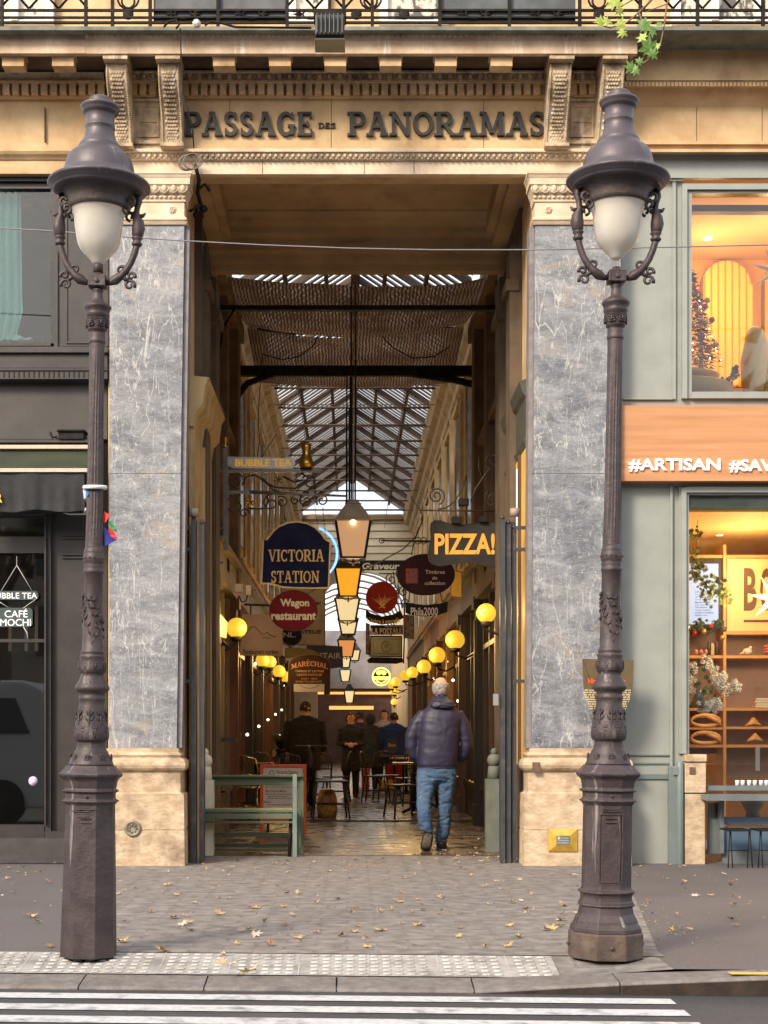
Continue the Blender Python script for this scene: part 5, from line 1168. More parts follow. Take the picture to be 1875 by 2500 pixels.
lantern(850, 1512, 52, 1548, 17.0, lan_c, 'hanging lantern with cream glass mostly behind the third one', lan_hood, None, 7.2)
lantern(846, 1564, 47, 1603, 24.0, lan_o, 'hanging lantern with orange glass in the middle of the row', lan_hood, None, 7.2, 6)
lantern(866, 1588, 30, 1612, 30.0, lan_c, 'pale lantern peeking out to the right of the orange one', lan_hood)
lantern(843, 1602, 31, 1629, 33.0, lan_c, 'small cream lantern directly below the orange one', lan_hood)
lantern(843, 1636, 30, 1663, 38.0, lan_c, 'small cream lantern, last but one in the row', mat('verdigris', (.05, .14, .14)), None, None, 6)
lantern(853, 1687, 28, 1715, 42.0, lan_c, 'smallest and lowest hanging lantern with a pointed black hood at the far end', black, None, None, 6)

# ---------------------------------------------------------------- globe wall lamps
glb = mat('globe_yellow', (.30, .18, .02), (.36, .24, .05), 8, .25, emit=(1, .58, .04), estr=.36)
def globe(px, py, d, y, side, label, e=0):
    s = S(y); c = P(px, py, y); r = d / 2 / s; xw = (XR_ if side > 0 else XL_); xw = xw - side * .1
    t = wthing('globe_lamp', label, 'wall lamp', (xw, y, c.z), 'glass globe lamps along the passage walls')
    m = MB(); m.ball(c, r, 20, 14); m.build('globe', glb, t)
    m = MB(); m.lathe([(-r - .035, r * .5), (-r * .88, r * .55), (-r * .8, r * .42)], c, 14); m.build('cup', black, t)
    m = MB(); m.tube([(c.x, y, c.z - r - .02), (c.x + side * .02, y, c.z - r - .08), ((c.x + xw) / 2, y, c.z - r - .12), (xw, y, c.z - r - .05)], .014, 6); m.lathe([(0, .045), (.01, .045)], (0, 0, 0), 8)
    for i in range(len(m.v) - 16, len(m.v)): v = m.v[i]; m.v[i] = (xw + v[2], y + v[0], c.z - r - .05 + v[1])
    m.build('arm', black, t)
    if e:
        ld = bpy.data.lights.new('bulb', 'POINT'); ld.energy = e * 1.8; ld.color = (1, .62, .22); ld.shadow_soft_size = r * 1.1
        lo = bpy.data.objects.new('bulb', ld); COL.objects.link(lo); lo.parent = t; lo.location = (c.x - xw - side * (r + .1), -r, 0)
Gr = [(1187, 1497, 48, 1.9, 'yellow globe wall lamp nearest the entrance on the right, highest of the right row', 5), (1111, 1562, 47, 6.2, 'yellow globe wall lamp, second on the right', 6), (1067, 1600, 41, 10.3, 'speckled yellow globe wall lamp, third on the right', 6), (1035, 1628, 35, 14.6, 'yellow globe wall lamp, fourth on the right', 5), (1007, 1642, 29, 19.7, 'yellow globe wall lamp, fifth on the right, overlapping the sixth', 4), (989, 1650, 26, 22.5, 'yellow globe wall lamp half hidden behind the fifth on the right', 0), (966, 1665, 24, 29, 'yellow globe wall lamp, seventh on the right', 4), (957, 1673, 20, 32, 'yellow globe wall lamp just left of the seventh on the right', 0), (963, 1687, 21, 36, 'yellow globe wall lamp cut by a bracket below the seventh on the right', 0), (962, 1714, 16, 42, 'smallest yellow globe wall lamp at the far right end', 3)]
for a in Gr: globe(a[0], a[1], a[2], a[3], 1, a[4], a[5])
Gl = [(578, 1533, 50, 4.0, 'large yellow globe wall lamp nearest the entrance on the left', 6), (641, 1612, 34, 9.2, 'yellow globe wall lamp half covered by the mauve grey sign', 5), (659, 1616, 31, 12, 'yellow globe wall lamp just below the mauve grey sign', 4), (681, 1639, 31, 14, 'yellow globe wall lamp, third down the left row', 4), (698, 1653, 27, 18, 'yellow globe wall lamp, fourth down the left row', 4), (737, 1700, 16, 33, 'tiny yellow globe wall lamp under the dark arched sign', 3), (756, 1722, 11, 45, 'tiniest yellow globe wall lamp at the far left end', 0)]
for a in Gl: globe(a[0], a[1], a[2], a[3], -1, a[4], a[5])
# ================================================================ HANGING SIGNS
goldp = mat('gold_paint', (.70, .42, .08), (.8, .5, .12), 12, .4, metal=.3)
gold = mat('gilt', (.55, .32, .05), (.75, .48, .1), 14, .3, metal=.8)
def outline_ellipse(cx, cy, rx, ry, n=36): return [(cx + rx * cos(2 * pi * i / n), cy + ry * sin(2 * pi * i / n)) for i in range(n)]
def matte(mm):
    b = mm.node_tree.nodes.get('Principled BSDF')
    if b: b.inputs['Specular IOR Level'].default_value = .12; b.inputs['Roughness'].default_value = .6
    return mm
def board(name, label, pts, y, mm, t=.03, border=None, bw=1.06, group=None, cat='sign'):
    cx = sum(p[0] for p in pts) / len(pts); cy = sum(p[1] for p in pts) / len(pts)
    o = wthing(name, label, cat, P(cx, cy, y), group)
    m = MB(); m.prism([(PX(a, y), PZ(b, y)) for a, b in pts], y, y + t); bd = m.build('board', matte(mm), o)
    if border:
        m = MB(); n = len(pts); x0 = min(p[0] for p in pts); x1 = max(p[0] for p in pts); y0 = min(p[1] for p in pts); y1 = max(p[1] for p in pts)
        mx, my = (x0 + x1) / 2, (y0 + y1) / 2; kx = bw / ((x1 - x0) / 2); ky = bw / ((y1 - y0) / 2)
        inn = [(mx + (a - mx) * (1 - kx), my + (b - my) * (1 - ky)) for a, b in pts]
        for i in range(n):
            j = (i + 1) % n; q = [pts[i], pts[j], inn[j], inn[i]]
            m.prism([(PX(a, y), PZ(b, y)) for a, b in q], y - .008, y)
        m.build('border', border, o)
    return o
def T(o, txt, x0, x1, y0, y1, y, mm, bold=.02, name='lettering', serif=False, arc=0, shear=0, d=.004, **k):
    m = MB(); a, b, c, e = PX(x0, y), PX(x1, y), PZ(y1, y), PZ(y0, y)
    if serif: serif_text(m, txt, a, b, c, e, y - .0005, d, arc)
    else: add_text(m, txt, a, b, c, e, y - .0005, d, bold, shear, arc=arc, **k)
    return m.build(name, mm, o)
def chain(m, a, b, r=.010, n=None):
    a, b = Vector(a), Vector(b); L = (b - a).length; n = n or max(3, int(L / .028)); d = (b - a) / n
    for i in range(n):
        c = a + d * (i + .5); u = d.normalized(); w2 = Vector((0, 1, 0)) if i % 2 else u.cross(Vector((0, 1, 0))).normalized()
        m.tube([c + u * (.55 * d.length * cos(t)) + w2 * (r * .8 * sin(t)) for t in [2 * pi * k / 8 for k in range(8)]], .003, 4, closed=True)
rod_m = mat('bracket_iron', (.03, .024, .02), (.06, .05, .042), 10, .5, metal=.4)
# bubble tea bracket -----------------------------------------------------------
y = 3.2
t = wthing('bracket_sign', 'grey metal bracket sign with gold letters reading BUBBLE TEA and scrolled ironwork below', 'sign', P(550, 1150, y))
gm = mat('bracket_grey', (.15, .14, .14), (.22, .21, .2), 8, .45, metal=.3)
m = MB(); m.pbox(545, 556, 1094, 1344, y - .02, y + .03); m.build('post', gm, t)
m = MB(); m.pbox(556, 783, 1146, 1153, y - .02, y + .02); m.ball(P(786, 1150, y), .024, 8, 6); m.pbox(500, 545, 1146, 1152, y, y + .02); m.pbox(556, 600, 1198, 1205, y - .02, y + .02); m.tube([P(600, 1201, y), P(845, 1211, y)], [.022, .012], 6); m.pbox(598, 609, 1190, 1205, y - .03, y + .03); m.pbox(754, 764, 1199, 1211, y - .03, y + .03); m.pbox(500, 545, 1287, 1291, y, y + .02); m.pbox(500, 545, 1371, 1376, y, y + .02); m.build('arm', gm, t)
m = MB(); m.prism([(PX(a, y), PZ(b, y)) for a, b in ((556, 1116), (690, 1119), (712, 1117), (722, 1130), (716, 1145), (568, 1144), (556, 1138))], y - .03, y - .01); m.build('board', mat('silver_board', (.34, .31, .28), (.45, .42, .38), 6, .35, metal=.5), t)
T(t, 'BUBBLE TEA', 574, 712, 1121, 1139, y - .03, mat('tea_letters', (.85, .50, .08), rough=.5, emit=(1, .55, .05), estr=.1), .03)  # letters are no lamp; slight glow added so they read on the board
m = MB()
for (a, b), r0, r1, tn, a0, d in (((575, 1176), .10, .02, 1.3, .5, 1), ((755, 1178), .09, .015, 1.2, 2.6, -1), ((662, 1228), .10, .02, 1.2, 1.5, 1), ((688, 1226), .07, .015, 1.3, 2.2, -1), ((748, 1222), .09, .02, 1.25, 1.2, 1), ((786, 1222), .07, .015, 1.2, 2.2, -1), ((576, 1234), .13, .03, 1.1, 1.2, 1), ((596, 1254), .06, .01, 1.2, 0, 1), ((512, 1258), .07, .012, 1.3, 2, 1), ((720, 1222), .05, .012, 1.2, 2, 1)): m.tube(spiral(P(a, b, y), r0, r1, tn, 26, a0, d=d), .009, 5)
for q in ([(592, 1185), (600, 1165), (622, 1160), (645, 1172), (665, 1195), (690, 1205)], [(640, 1172), (670, 1190), (720, 1193), (745, 1180), (752, 1165), (735, 1155)], [(652, 1210), (655, 1225), (648, 1240), (628, 1243), (605, 1240)], [(690, 1163), (720, 1178), (738, 1172)]): m.tube([P(a, b, y) for a, b in q], .012, 5)
m.build('scrollwork', rod_m, t)
def flower(px, py, r, m_, y_):
    c = P(px, py, y_)
    for k in range(6):
        a = k * pi / 3 + .3; m_.tube([c, (c.x + r * .6 * cos(a), y_ - .02, c.z + r * .6 * sin(a)), (c.x + r * cos(a), y_ - .005, c.z + r * sin(a))], [.006, r * .2, .002], 6)
m = MB(); flower(611, 1226, .075, m, y - .03); m.build('flower', gold, t); m = MB(); flower(679, 1172, .055, m, y - .02); m.build('flower', mat('dull_gilt', (.25, .15, .05), metal=.6, rough=.45), t)
m = MB(); m.lathe([(0, .02), (.02, .035), (.045, .012), (.08, .03), (.11, .03), (.13, .008)], P(550, 1094, y), 8); m.build('finial', gold, t)
t = wthing('golden_vase', 'golden vase standing on the end of the grey bracket sign', 'vase', P(748, 1146, y))
m = MB(); c = P(748, 1145, y - .01); m.lathe([(-.008, .07), (0, .075), (.004, .05)], c, 20); m.build('dish', black, t)
m = MB(); m.lathe([(0, .05), (.01, .065), (.04, .082), (.07, .083), (.11, .066), (.15, .05), (.19, .046), (.24, .054), (.285, .060), (.285, .053), (.20, .038)], c, 24); m.build('body', mat('brass', (.62, .36, .05), (.75, .5, .12), 5, .28, metal=.85, bump=.15), t)
# navy arched sign ---------------------------------------------------------------
ys = y - .02
navy = mat('navy_enamel', (.006, .008, .03), (.012, .015, .05), 5, .35)
rim = mat('sign_gold', (.72, .42, .10), (.82, .55, .2), 10, .45)
pts = [(637, 1425), (641, 1316), (649, 1318), (657, 1308), (666, 1296), (680, 1284), (702, 1275), (726, 1272), (750, 1276), (770, 1286), (786, 1302), (794, 1314), (800, 1319), (808, 1323), (804, 1437), (762, 1438), (720, 1437), (690, 1435), (660, 1426)]
vic = board('hanging_sign', 'navy arched sign with gold rim and gold lettering hung on chains', pts, ys, navy, .03, rim, 3.6)
T(vic, 'VICTORIA', 655, 791, 1342, 1371, ys, rim, serif=True, d=.006); T(vic, 'STATION', 661, 780, 1394, 1423, ys, rim, serif=True, d=.006)
m = MB(); chain(m, P(660, 1232, ys), P(655, 1308, ys)); chain(m, P(788, 1240, ys), P(795, 1316, ys)); m.build('chain', rod_m, vic)
wag = board('hanging_sign', 'dark red oval sign with cream lettering hung under the navy one', outline_ellipse(716, 1491, 59.5, 50), ys, mat('oxblood', (.16, .010, .010), (.21, .016, .014), 4, .45), .03, mat('oxblood_rim', (.10, .01, .01)), 1.5)
lc = mat('letter_cream', (.80, .66, .36), rough=.5)
def wag_text(txt, x0, x1, y0, y1):
    T(wag, txt, x0, x1, y0, y1, ys, lc, .035)
wag_text('Wagon', 684, 755, 1462, 1486); wag_text('restaurant', 662, 772, 1495, 1514)
m = MB(); chain(m, P(662, 1432, ys), P(684, 1448, ys)); chain(m, P(778, 1433, ys), P(748, 1452, ys)); m.build('chain', rod_m, wag)
m = MB(); yb = 4.4; m.tube([P(757 + 66 * cos(a), 1352 - 66 * sin(a), yb) for a in [radians(k) for k in range(-50, 80, 10)]], .014, 6)
tag(m.build('neon_ring', mat('neon_blue', (.1, .2, .8), emit=(.10, .25, 1.0), estr=1.6)), 'arc of blue neon tube showing behind the navy sign', 'neon')
# mauve grey square sign
y = 4.7
kor = board('hanging_sign', 'square mauve grey sign with a thin mountain line and small black letters', [(591, 1499), (690, 1500), (690, 1601), (586, 1600)], y, mat('mauve', (.12, .085, .085), (.15, .11, .11), 3, .6), .04, mat('mauve_edge', (.10, .07, .06)), 1.2)
T(kor, 'Restaurant coréen', 594, 680, 1585, 1597, y, black, .02)
m = MB(); m.tube([P(a, b, y - .008) for a, b in ((603, 1545), (612, 1532), (622, 1529), (630, 1538), (637, 1547), (645, 1548), (652, 1544), (660, 1551), (673, 1555))], .004, 4); m.build('line_drawing', black, kor); T(kor, 'HHMEAN', 641, 661, 1555, 1560, y, black, 0)
m = MB(); m.tube([P(596, 1476, y), P(700, 1480, y)], .014, 5); m.tube([P(612, 1476, y), P(612, 1500, y)], .010, 5); m.tube([P(672, 1479, y), P(672, 1500, y)], .010, 5); m.build('hanger', black, kor)
# cream tall board
y = 6.4
phi = board('hanging_sign', 'tall cream board with black capitals partly behind the red oval sign', [(686, 1425), (794, 1428), (794, 1577), (690, 1573)], y, mat('cream_board', (.46, .35, .19), (.55, .42, .24), 3, .6), .05, black, 1.4)
T(phi, 'MY', 771, 785, 1470, 1478, y, black, .02); T(phi, 'PHILATELIE', 694, 785, 1538, 1547, y, black, .03)
rnd_ = board('hanging_sign', 'round black sign showing between the red oval and the mauve square', outline_ellipse(712, 1552, 26, 25), 5.6, black, .04, mat('pale_rim', (.35, .33, .3)), 1)
T(rnd_, 'NL.', 692, 722, 1544, 1556, 5.6, mat('pale_rim', (.35, .33, .3)), .02)
# dark arched timber sign
y = 9.6
mar = board('hanging_sign', 'dark brown sign with arched top, copper lettering and a white plate beneath', [(702, 1670), (704, 1620), (712, 1609), (730, 1600), (754, 1597), (780, 1600), (798, 1608), (807, 1618), (806, 1694), (792, 1697), (792, 1670)], y, mat('dark_timber', (.028, .014, .008), (.045, .024, .014), 4, .5), .05, mat('timber_rim', (.07, .04, .02)), 1.5)
cop = mat('copper_paint', (.50, .24, .10), rough=.5)
T(mar, 'MARECHAL', 711, 800, 1622, 1634, y, cop, serif=True, arc=.05)
m = MB(); c = P(750, 1612, y); m.box(c.x, c.x + .02, y - .005, y, c.z + .0, c.z + .012); m.build('accent', cop, mar)
for k, (tx, a, b, c, d) in enumerate((('TIMBRES ET LETTRES', 720, 791, 1636, 1641), ('CARTES POSTALES', 724, 786, 1645, 1650), ('ACHAT - VENTE', 735, 775, 1655, 1659), ('ESTIMATION GRATUITE', 722, 786, 1662, 1666))): T(mar, tx, a, b, c, d, y, cop, .02)
m = MB(); m.pbox(717, 792, 1670, 1689, y - .01, y + .0); pl = m.build('plate', mat('plate_pale', (.42, .40, .42), (.5, .48, .5), 6, .5), mar)
m = MB(); m.tube([P(755 + 24 * cos(a), 1668 + 12 * sin(a), y - .014) for a in [radians(k) for k in range(15, 170, 12)]], .004, 4); kid(m, 'curve', mat('plate_ink', (.15, .13, .13)), pl, mar)
olv = board('hanging_sign', 'olive curved board peeping over the dark arched sign', [(694, 1608), (696, 1582), (730, 1581), (760, 1586), (790, 1598), (760, 1601), (720, 1604)], 10.4, mat('olive_board', (.10, .075, .035), (.14, .11, .05), 3, .6), .04)
ast = board('hanging_sign', 'deep blue grey board with thin pale capitals behind the lantern row', [(748, 1572), (836, 1578), (838, 1628), (808, 1632), (748, 1618)], 16.5, mat('ink_board', (.035, .035, .06), (.06, .06, .085), 3, .5), .06)
T(ast, 'ASTAIR', 764, 832, 1594, 1608, 16.5, mat('pale_letters', (.42, .38, .40)), 0)
cam_ = wthing('wall_camera', 'white security camera and box on the left wall above the mauve sign', 'camera', P(590, 1440, 5))
m = MB(); m.pbox(600, 612, 1428, 1453, 5, 5.1); m.pbox(574, 592, 1425, 1446, 5.1, 5.2); m.build('housing', mat('camera_white', (.5, .48, .45)), cam_, bevel=.004)
m = MB(); m.tube([P(605, 1453, 5), P(600, 1468, 5), P(590, 1470, 5), P(584, 1455, 5)], .008, 5); m.build('bracket', black, cam_)
mb_ = wthing('lit_menu_sign', 'lit tilted menu panel on the left wall beside the largest globe', 'sign', P(542, 1525, 3.4))
m = MB(); ya = 3.2
m.add([(PX(533, ya), ya, PZ(1492, ya)), (PX(556, 3.9), 3.9, PZ(1520, 3.9)), (PX(553, 3.9), 3.9, PZ(1558, 3.9)), (PX(533, ya), ya, PZ(1552, ya))], [(0, 1, 2, 3)]); 
b_ = len(m.v); m.add([(v[0] - .02, v[1], v[2]) for v in m.v[:4]], [(0, 1, 2, 3)]); m.add([m.v[i] for i in (0, 1, 2, 3, 4, 5, 6, 7)], [(0, 1, 5, 4), (1, 2, 6, 5), (2, 3, 7, 6), (3, 0, 4, 7)])
m.build('panel', mat('menu_lit', (.6, .35, .12), (.35, .17, .05), 40, .5, emit=(1, .5, .15), estr=.45), mb_)
m = MB(); m.tube([P(497, 1522, 3.2), P(533, 1522, 3.2)], .03, 6); m.build('arm', black, mb_)
# RIGHT side -------------------------------------------------------------------------
y = 2.7
so_ = PX(0, y)
pz = [(1050, 1290), (1052, 1277), (1060, 1270), (1075, 1270), (1092, 1277), (1112, 1281), (1135, 1280), (1165, 1276), (1190, 1272), (1207, 1274), (1216, 1282), (1217, 1298), (1213, 1312), (1214, 1330), (1218, 1350), (1220, 1370), (1213, 1382), (1198, 1384), (1178, 1380), (1150, 1374), (1120, 1374), (1090, 1380), (1070, 1382), (1055, 1377), (1046, 1366), (1045, 1350), (1048, 1330), (1052, 1310)]
piz = board('hanging_sign', 'black wavy edged sign with orange letters reading PIZZA', pz, y, mat('slate_black', (.022, .020, .020), (.040, .037, .036), 3, .55), .05, mat('slate_edge', (.012, .01, .01)), 1.2)
T(piz, 'PIZZA!', 1061, 1208, 1302, 1354, y, mat('pizza_orange', (.80, .38, .05), rough=.5), .03)
m = MB()
m.tube(spiral(P(1065, 1211, y), .10, .016, 1.9, 34, -1.2, d=1), .009, 5); m.tube([P(1070, 1243, y), P(1090, 1240, y), P(1112, 1222, y), P(1130, 1190, y), P(1140, 1160, y)], .009, 5)
m.tube([P(1028, 1246, y), P(1215, 1248, y)], .010, 5); m.tube(spiral(P(1202, 1124, y + .1), .11, .02, 1.7, 30, 1, d=-1), .010, 5); m.tube(spiral(P(1202, 1217, y + .1), .09, .02, 1.5, 30, 2, d=1), .010, 5)
m.tube([P(1178, 1165, y), P(1168, 1140, y), P(1170, 1115, y)], .008, 5); m.tube([P(1030, 1253, y), P(1003, 1212, y)], .006, 4)
m.tube([P(1150, 1225, y), P(1160, 1195, y), P(1190, 1150, y), P(1205, 1140, y)], .012, 5)
chain(m, P(1065, 1250, y), P(1065, 1272, y)); chain(m, P(1132, 1250, y), P(1132, 1280, y)); m.build('bracket', rod_m, piz)
m = MB(); m.pbox(1120, 1145, 1216, 1234, y - .05, y + .05); m.pbox(1104, 1128, 1260, 1278, y - .05, y + .05); m.pbox(1170, 1190, 1260, 1275, y - .05, y + .05); m.build('spot', black, piz, bevel=.01)
y = 4.3
tim = board('hanging_sign', 'black oval sign with a small red square and pale text, right of the lantern row', outline_ellipse(1040, 1403, 71, 51), y, mat('aubergine', (.022, .006, .008), (.035, .010, .012), 3, .4), .04, black, 1.2)
m = MB(); m.pbox(991, 1020, 1388, 1424, y - .006, y); rs = m.build('red_square', mat('stamp_red', (.20, .03, .03)), tim)
m = MB(); m.pbox(994, 1017, 1391, 1421, y - .009, y - .0065); kid(m, 'inner_square', mat('stamp_dark', (.10, .015, .015), (.24, .06, .05), 30), rs, tim)
pk = mat('pale_pink_text', (.55, .42, .36))
T(tim, 'Timbres', 1038, 1086, 1392, 1401, y, pk, .01); T(tim, 'de', 1055, 1068, 1407, 1415, y, pk, .01); T(tim, 'collection', 1037, 1087, 1419, 1428, y, pk, .01)
m = MB(); m.tube([P(930, 1320, y), P(1050, 1322, y)], [.010, .014], 6)
for px in (1020, 1034): m.tube(spiral(P(px, 1320, y), .04, .04, 1, 12), .006, 4)
m.tube([P(932 + 6 * cos(a), 1320 + 6 * sin(a), y) for a in [2 * pi * k / 10 for k in range(10)]], .007, 5, closed=True); m.tube([P(1010, 1328, y), P(1004, 1355, y)], .006, 4); m.tube([P(1032, 1270, y), P(1015, 1310, y), P(985, 1340, y), P(885, 1395, y)], .008, 5); m.build('rod', rod_m, tim)
ph2 = board('hanging_sign', 'black curved nameplate with white lettering under the black oval sign', [(989, 1470), (1010, 1474), (1040, 1477), (1070, 1474), (1093, 1468), (1092, 1494), (1070, 1502), (1040, 1505), (1008, 1502), (990, 1496)], y, mat('nameplate_black', (.012, .008, .008)), .03)
T(ph2, 'Phila2000', 1003, 1069, 1483, 1503, y, mat('nameplate_text', (.62, .55, .5)), .01)
m = MB(); m.tube([P(1000, 1445, y), P(998, 1470, y)], .008, 5); m.tube([P(1075, 1448, y), P(1080, 1470, y)], .008, 5); m.build('hanger', rod_m, ph2)
y = 7.6
arb = board('hanging_sign', 'round red sign with a golden bare shrub drawn on it', outline_ellipse(932, 1459, 39, 39), y, mat('brick_red', (.30, .018, .012), (.36, .03, .018), 4, .5), .03, mat('brick_red_rim', (.2, .01, .01)), .8)
m = MB(); rn = random.Random(2)
for k in range(9):
    a = radians(50 + k * 10); x0, z0 = 933, 1482; p0 = P(x0, z0, y - .006); q = [p0]; ln = 20 + rn.random() * 14
    for j in range(1, 5): q.append(P(x0 + ln * j / 4 * cos(a) * (1 + .1 * j) + rn.uniform(-1, 1), z0 - ln * 1.0 * j / 4 * sin(a), y - .006))
    m.tube(q, [.007, .006, .005, .004, .002], 4)
    for s in (-1, 1): m.tube([q[2], q[2] + Vector((s * .02 + .02 * cos(a), 0, .045))], [.004, .002], 4)
m.tube([P(925, 1485, y - .006), P(932, 1481, y - .006), P(941, 1484, y - .006)], .010, 5); m.build('shrub_drawing', rim, arb)
m = MB(); m.tube([P(960, 1395, y + .1), P(965, 1430, y + .1), P(975, 1450, y + .1)], .008, 5)
for (a, b), r0, d in (((955, 1415), .09, 1), ((978, 1400), .08, -1), ((985, 1445), .09, 1), ((965, 1440), .07, -1), ((990, 1470), .07, -1)): m.tube(spiral(P(a, b, y + .1), r0, .015, 1.5, 22, b, d=d), .008, 4)
m.tube([P(925, 1400, y + .1), P(1010, 1402, y + .1)], .010, 5); m.tube([P(930, 1474, y + .1), P(1010, 1474, y + .1)], .010, 5)
for px in (955, 972, 990): m.tube([P(px, 1402, y + .1), P(px, 1474, y + .1)], .006, 4)
m.build('bracket', rod_m, arb)
bn = board('hanging_sign', 'black curved ribbon board with gold italic writing under the round red sign', [(893, 1487), (905, 1497), (932, 1505), (960, 1500), (978, 1490), (986, 1508), (962, 1521), (932, 1525), (905, 1518), (893, 1508)], y, mat('ribbon_black', (.015, .010, .008)), .03)
T(bn, "L'Arbre à cannelle", 897, 976, 1506, 1518, y, goldp, .01, arc=-.03)
y = 9.4
lap = board('hanging_sign', 'small black board with pale serif capitals above a framed banknote like picture', [(904, 1526), (984, 1526), (984, 1549), (904, 1549)], y, mat('postal_black', (.015, .01, .008)), .05, None)
T(lap, 'LA POSTALE', 906, 982, 1532, 1546, y, mat('postal_cream', (.6, .5, .36)), serif=False, bold=.0) if False else None
m = MB()
GL['L'] = GL['L']; serif_text(m, 'LA POSTALE', PX(906, y), PX(982, y), PZ(1547, y), PZ(1534, y), y - .0005, .004); m.build('lettering', mat('postal_cream', (.6, .5, .36)), lap); T(lap, 'COMPAGNIE', 940, 981, 1528, 1531, y, mat('postal_cream', (.6, .5, .36)), 0)
nt_ = board('framed_picture', 'pale green framed picture of a round portrait under the small black board', [(904, 1552), (982, 1552), (982, 1605), (902, 1603)], y, mat('note_green', (.30, .31, .21), (.37, .38, .27), 30, .6), .05, black, 2.5, None, 'picture')
m = MB(); m.tube([P(942 + 11 * cos(a), 1578 + 13 * sin(a), y - .006) for a in [2 * pi * k / 20 for k in range(20)]], .006, 4, closed=True)
m.tube([P(a, b, y - .006) for a, b in ((912, 1560), (974, 1560), (974, 1596), (911, 1595), (912, 1560))], .004, 4); m.ball(P(943, 1576, y), .035, 10, 7, (1, .1, 1.3)); m.build('portrait', mat('note_ink', (.18, .19, .13)), nt_)
m = MB(); m.prism([(PX(a, y), PZ(b, y)) for a, b in ((896, 1612), (906, 1604), (982, 1606), (985, 1616), (968, 1620), (900, 1618))], y, y + .1); m.tube([P(985, 1420, y), P(988, 1520, y), P(985, 1620, y)], .012, 5); m.build('bracket', black, nt_)
y = 14.2
neo = wthing('round_neon_sign', 'small round black sign with glowing yellow ring and emblem near the right globes', 'sign', P(931, 1652, y))
m = MB(); m.prism([(PX(a, y), PZ(b, y)) for a, b in outline_ellipse(931, 1652, 21, 21)], y, y + .06); m.build('disc', black, neo)
ny_ = mat('neon_yellow', (.9, .8, .2), emit=(1, .78, .12), estr=1.6)
m = MB(); m.tube([P(931 + 21 * cos(a), 1652 + 21 * sin(a), y - .01) for a in [2 * pi * k / 28 for k in range(28)]], .014, 5, closed=True)
for a0, a1 in ((30, 150), (215, 325)): m.tube([P(931 + 15 * cos(radians(a)), 1652 + 15 * sin(radians(a)), y - .01) for a in range(a0, a1, 12)], .010, 4)
m.pbox(912, 950, 1652, 1660, y - .02, y)
for k in range(7): a = radians(15 + k * 25); m.tube([P(931 + 4 * cos(a), 1648 - 3 * sin(a), y - .01), P(931 + 11 * cos(a), 1648 - 10 * sin(a), y - .01)], .010, 4)
m.build('neon_tube', ny_, neo)
gv = board('hanging_sign', 'long black board with pale italic lettering low on the white gable', [(878, 1368), (1000, 1368), (1000, 1392), (878, 1392)], 26.5, black, .05)
T(gv, 'Graveur', 884, 976, 1374, 1390, 26.5, mat('gable_text', (.6, .55, .42)), .03, shear=.2)
# misc dark boards and brackets adding to the clutter on the right
for (a, b, c, d, yy, mm, lb) in ((1100, 1128, 1392, 1460, 7.0, goldp, 'narrow ochre lit panel behind the black oval sign'), (985, 1010, 1500, 1560, 9.0, mat('pale_panel', (.4, .34, .26), (.15, .1, .07), 20), 'pale patterned panel under the black nameplate'), (893, 903, 1520, 1600, 10.5, mat('purple_panel', (.08, .03, .05), (.3, .2, .08), 12), 'narrow purple banner with ochre marks beside the framed picture')):
    o = board('hanging_sign', lb, [(a, c), (b, c + 4), (b, d), (a, d - 3)], yy, mm, .05, black, 1.2)

# ================================================================ PORTICO SHOPFRONTS AND GATES
t = wthing('portico_shopfront', 'cream painted shopfront edge on the left inside the entrance with red tassels', 'shopfront', (-1.5, 1, 0))
crm = mat('butter_cream', (.38, .26, .11), (.50, .36, .17), 3, .6, bump=.3, c3=(.12, .08, .04), s3=4, amt3=.6, st3=(1, 1, .4), lo3=.5, hi3=.68)
m = MB(); x = -1.5
m.box(x, x + .05, .22, .98, 0, 4.2); m.box(x, x + .05, 1.45, 1.95, 0, 4.2); m.build('panel', crm, t)
m = MB(); m.prism([(x, 4.05), (x + .05, 4.05), (x + .07, 4.18), (x + .13, 4.25), (x + .15, 4.42), (x + .19, 4.50), (x, 4.52)], .18, 1.95, 'y'); m.build('cornice', crm, t)
m = MB(); m.box(x + .05, x + .075, .95, 1.05, 2.5, 4.0); m.box(x + .05, x + .065, .35, .85, .5, 2.4); m.build('moulding', crm, t)
m = MB(); m.pbox(459, 478, 1060, 1195, .5, .53); m.build('white_panel', mat('panel_white', (.72, .66, .55)), t)
m = MB()
for px in (460, 471): m.tube([P(px, 1070, .48), P(px, 1085, .48), P(px, 1110, .48), P(px, 1127, .48)], [.014, .026, .028, .012], 8)
m.build('tassel', mat('tassel_red', (.55, .015, .01), rough=.5), t)
t = wthing('portico_shopfront', 'ochre lit shopfront edge on the right inside the entrance with a grey green cornice', 'shopfront', (1.66, 1, 0))
x = 1.66
m = MB(); m.prism([(x, 3.86), (x - .03, 3.86), (x - .05, 3.92), (x - .03, 3.96), (x - .03, 4.32), (x - .06, 4.36), (x - .09, 4.46), (x, 4.5)], .18, 1.95, 'y'); m.build('cornice', mat('green_grey', (.055, .055, .042), (.085, .085, .065), 4, .6), t)
m = MB(); m.box(x - .03, x + .0, .2, 1.95, .9, 3.85); m.build('lit_panel', mat('ochre_lit', (.45, .24, .05), (.55, .32, .08), 3, .5, emit=(1, .5, .08), estr=.18), t)
m = MB(); m.box(x - .06, x - .03, .55, .60, .9, 3.85); m.box(x - .06, x - .03, 1.3, 1.36, .9, 3.85); m.box(x - .07, x, .2, 1.95, .0, .9); m.build('frame', wood[4], t)
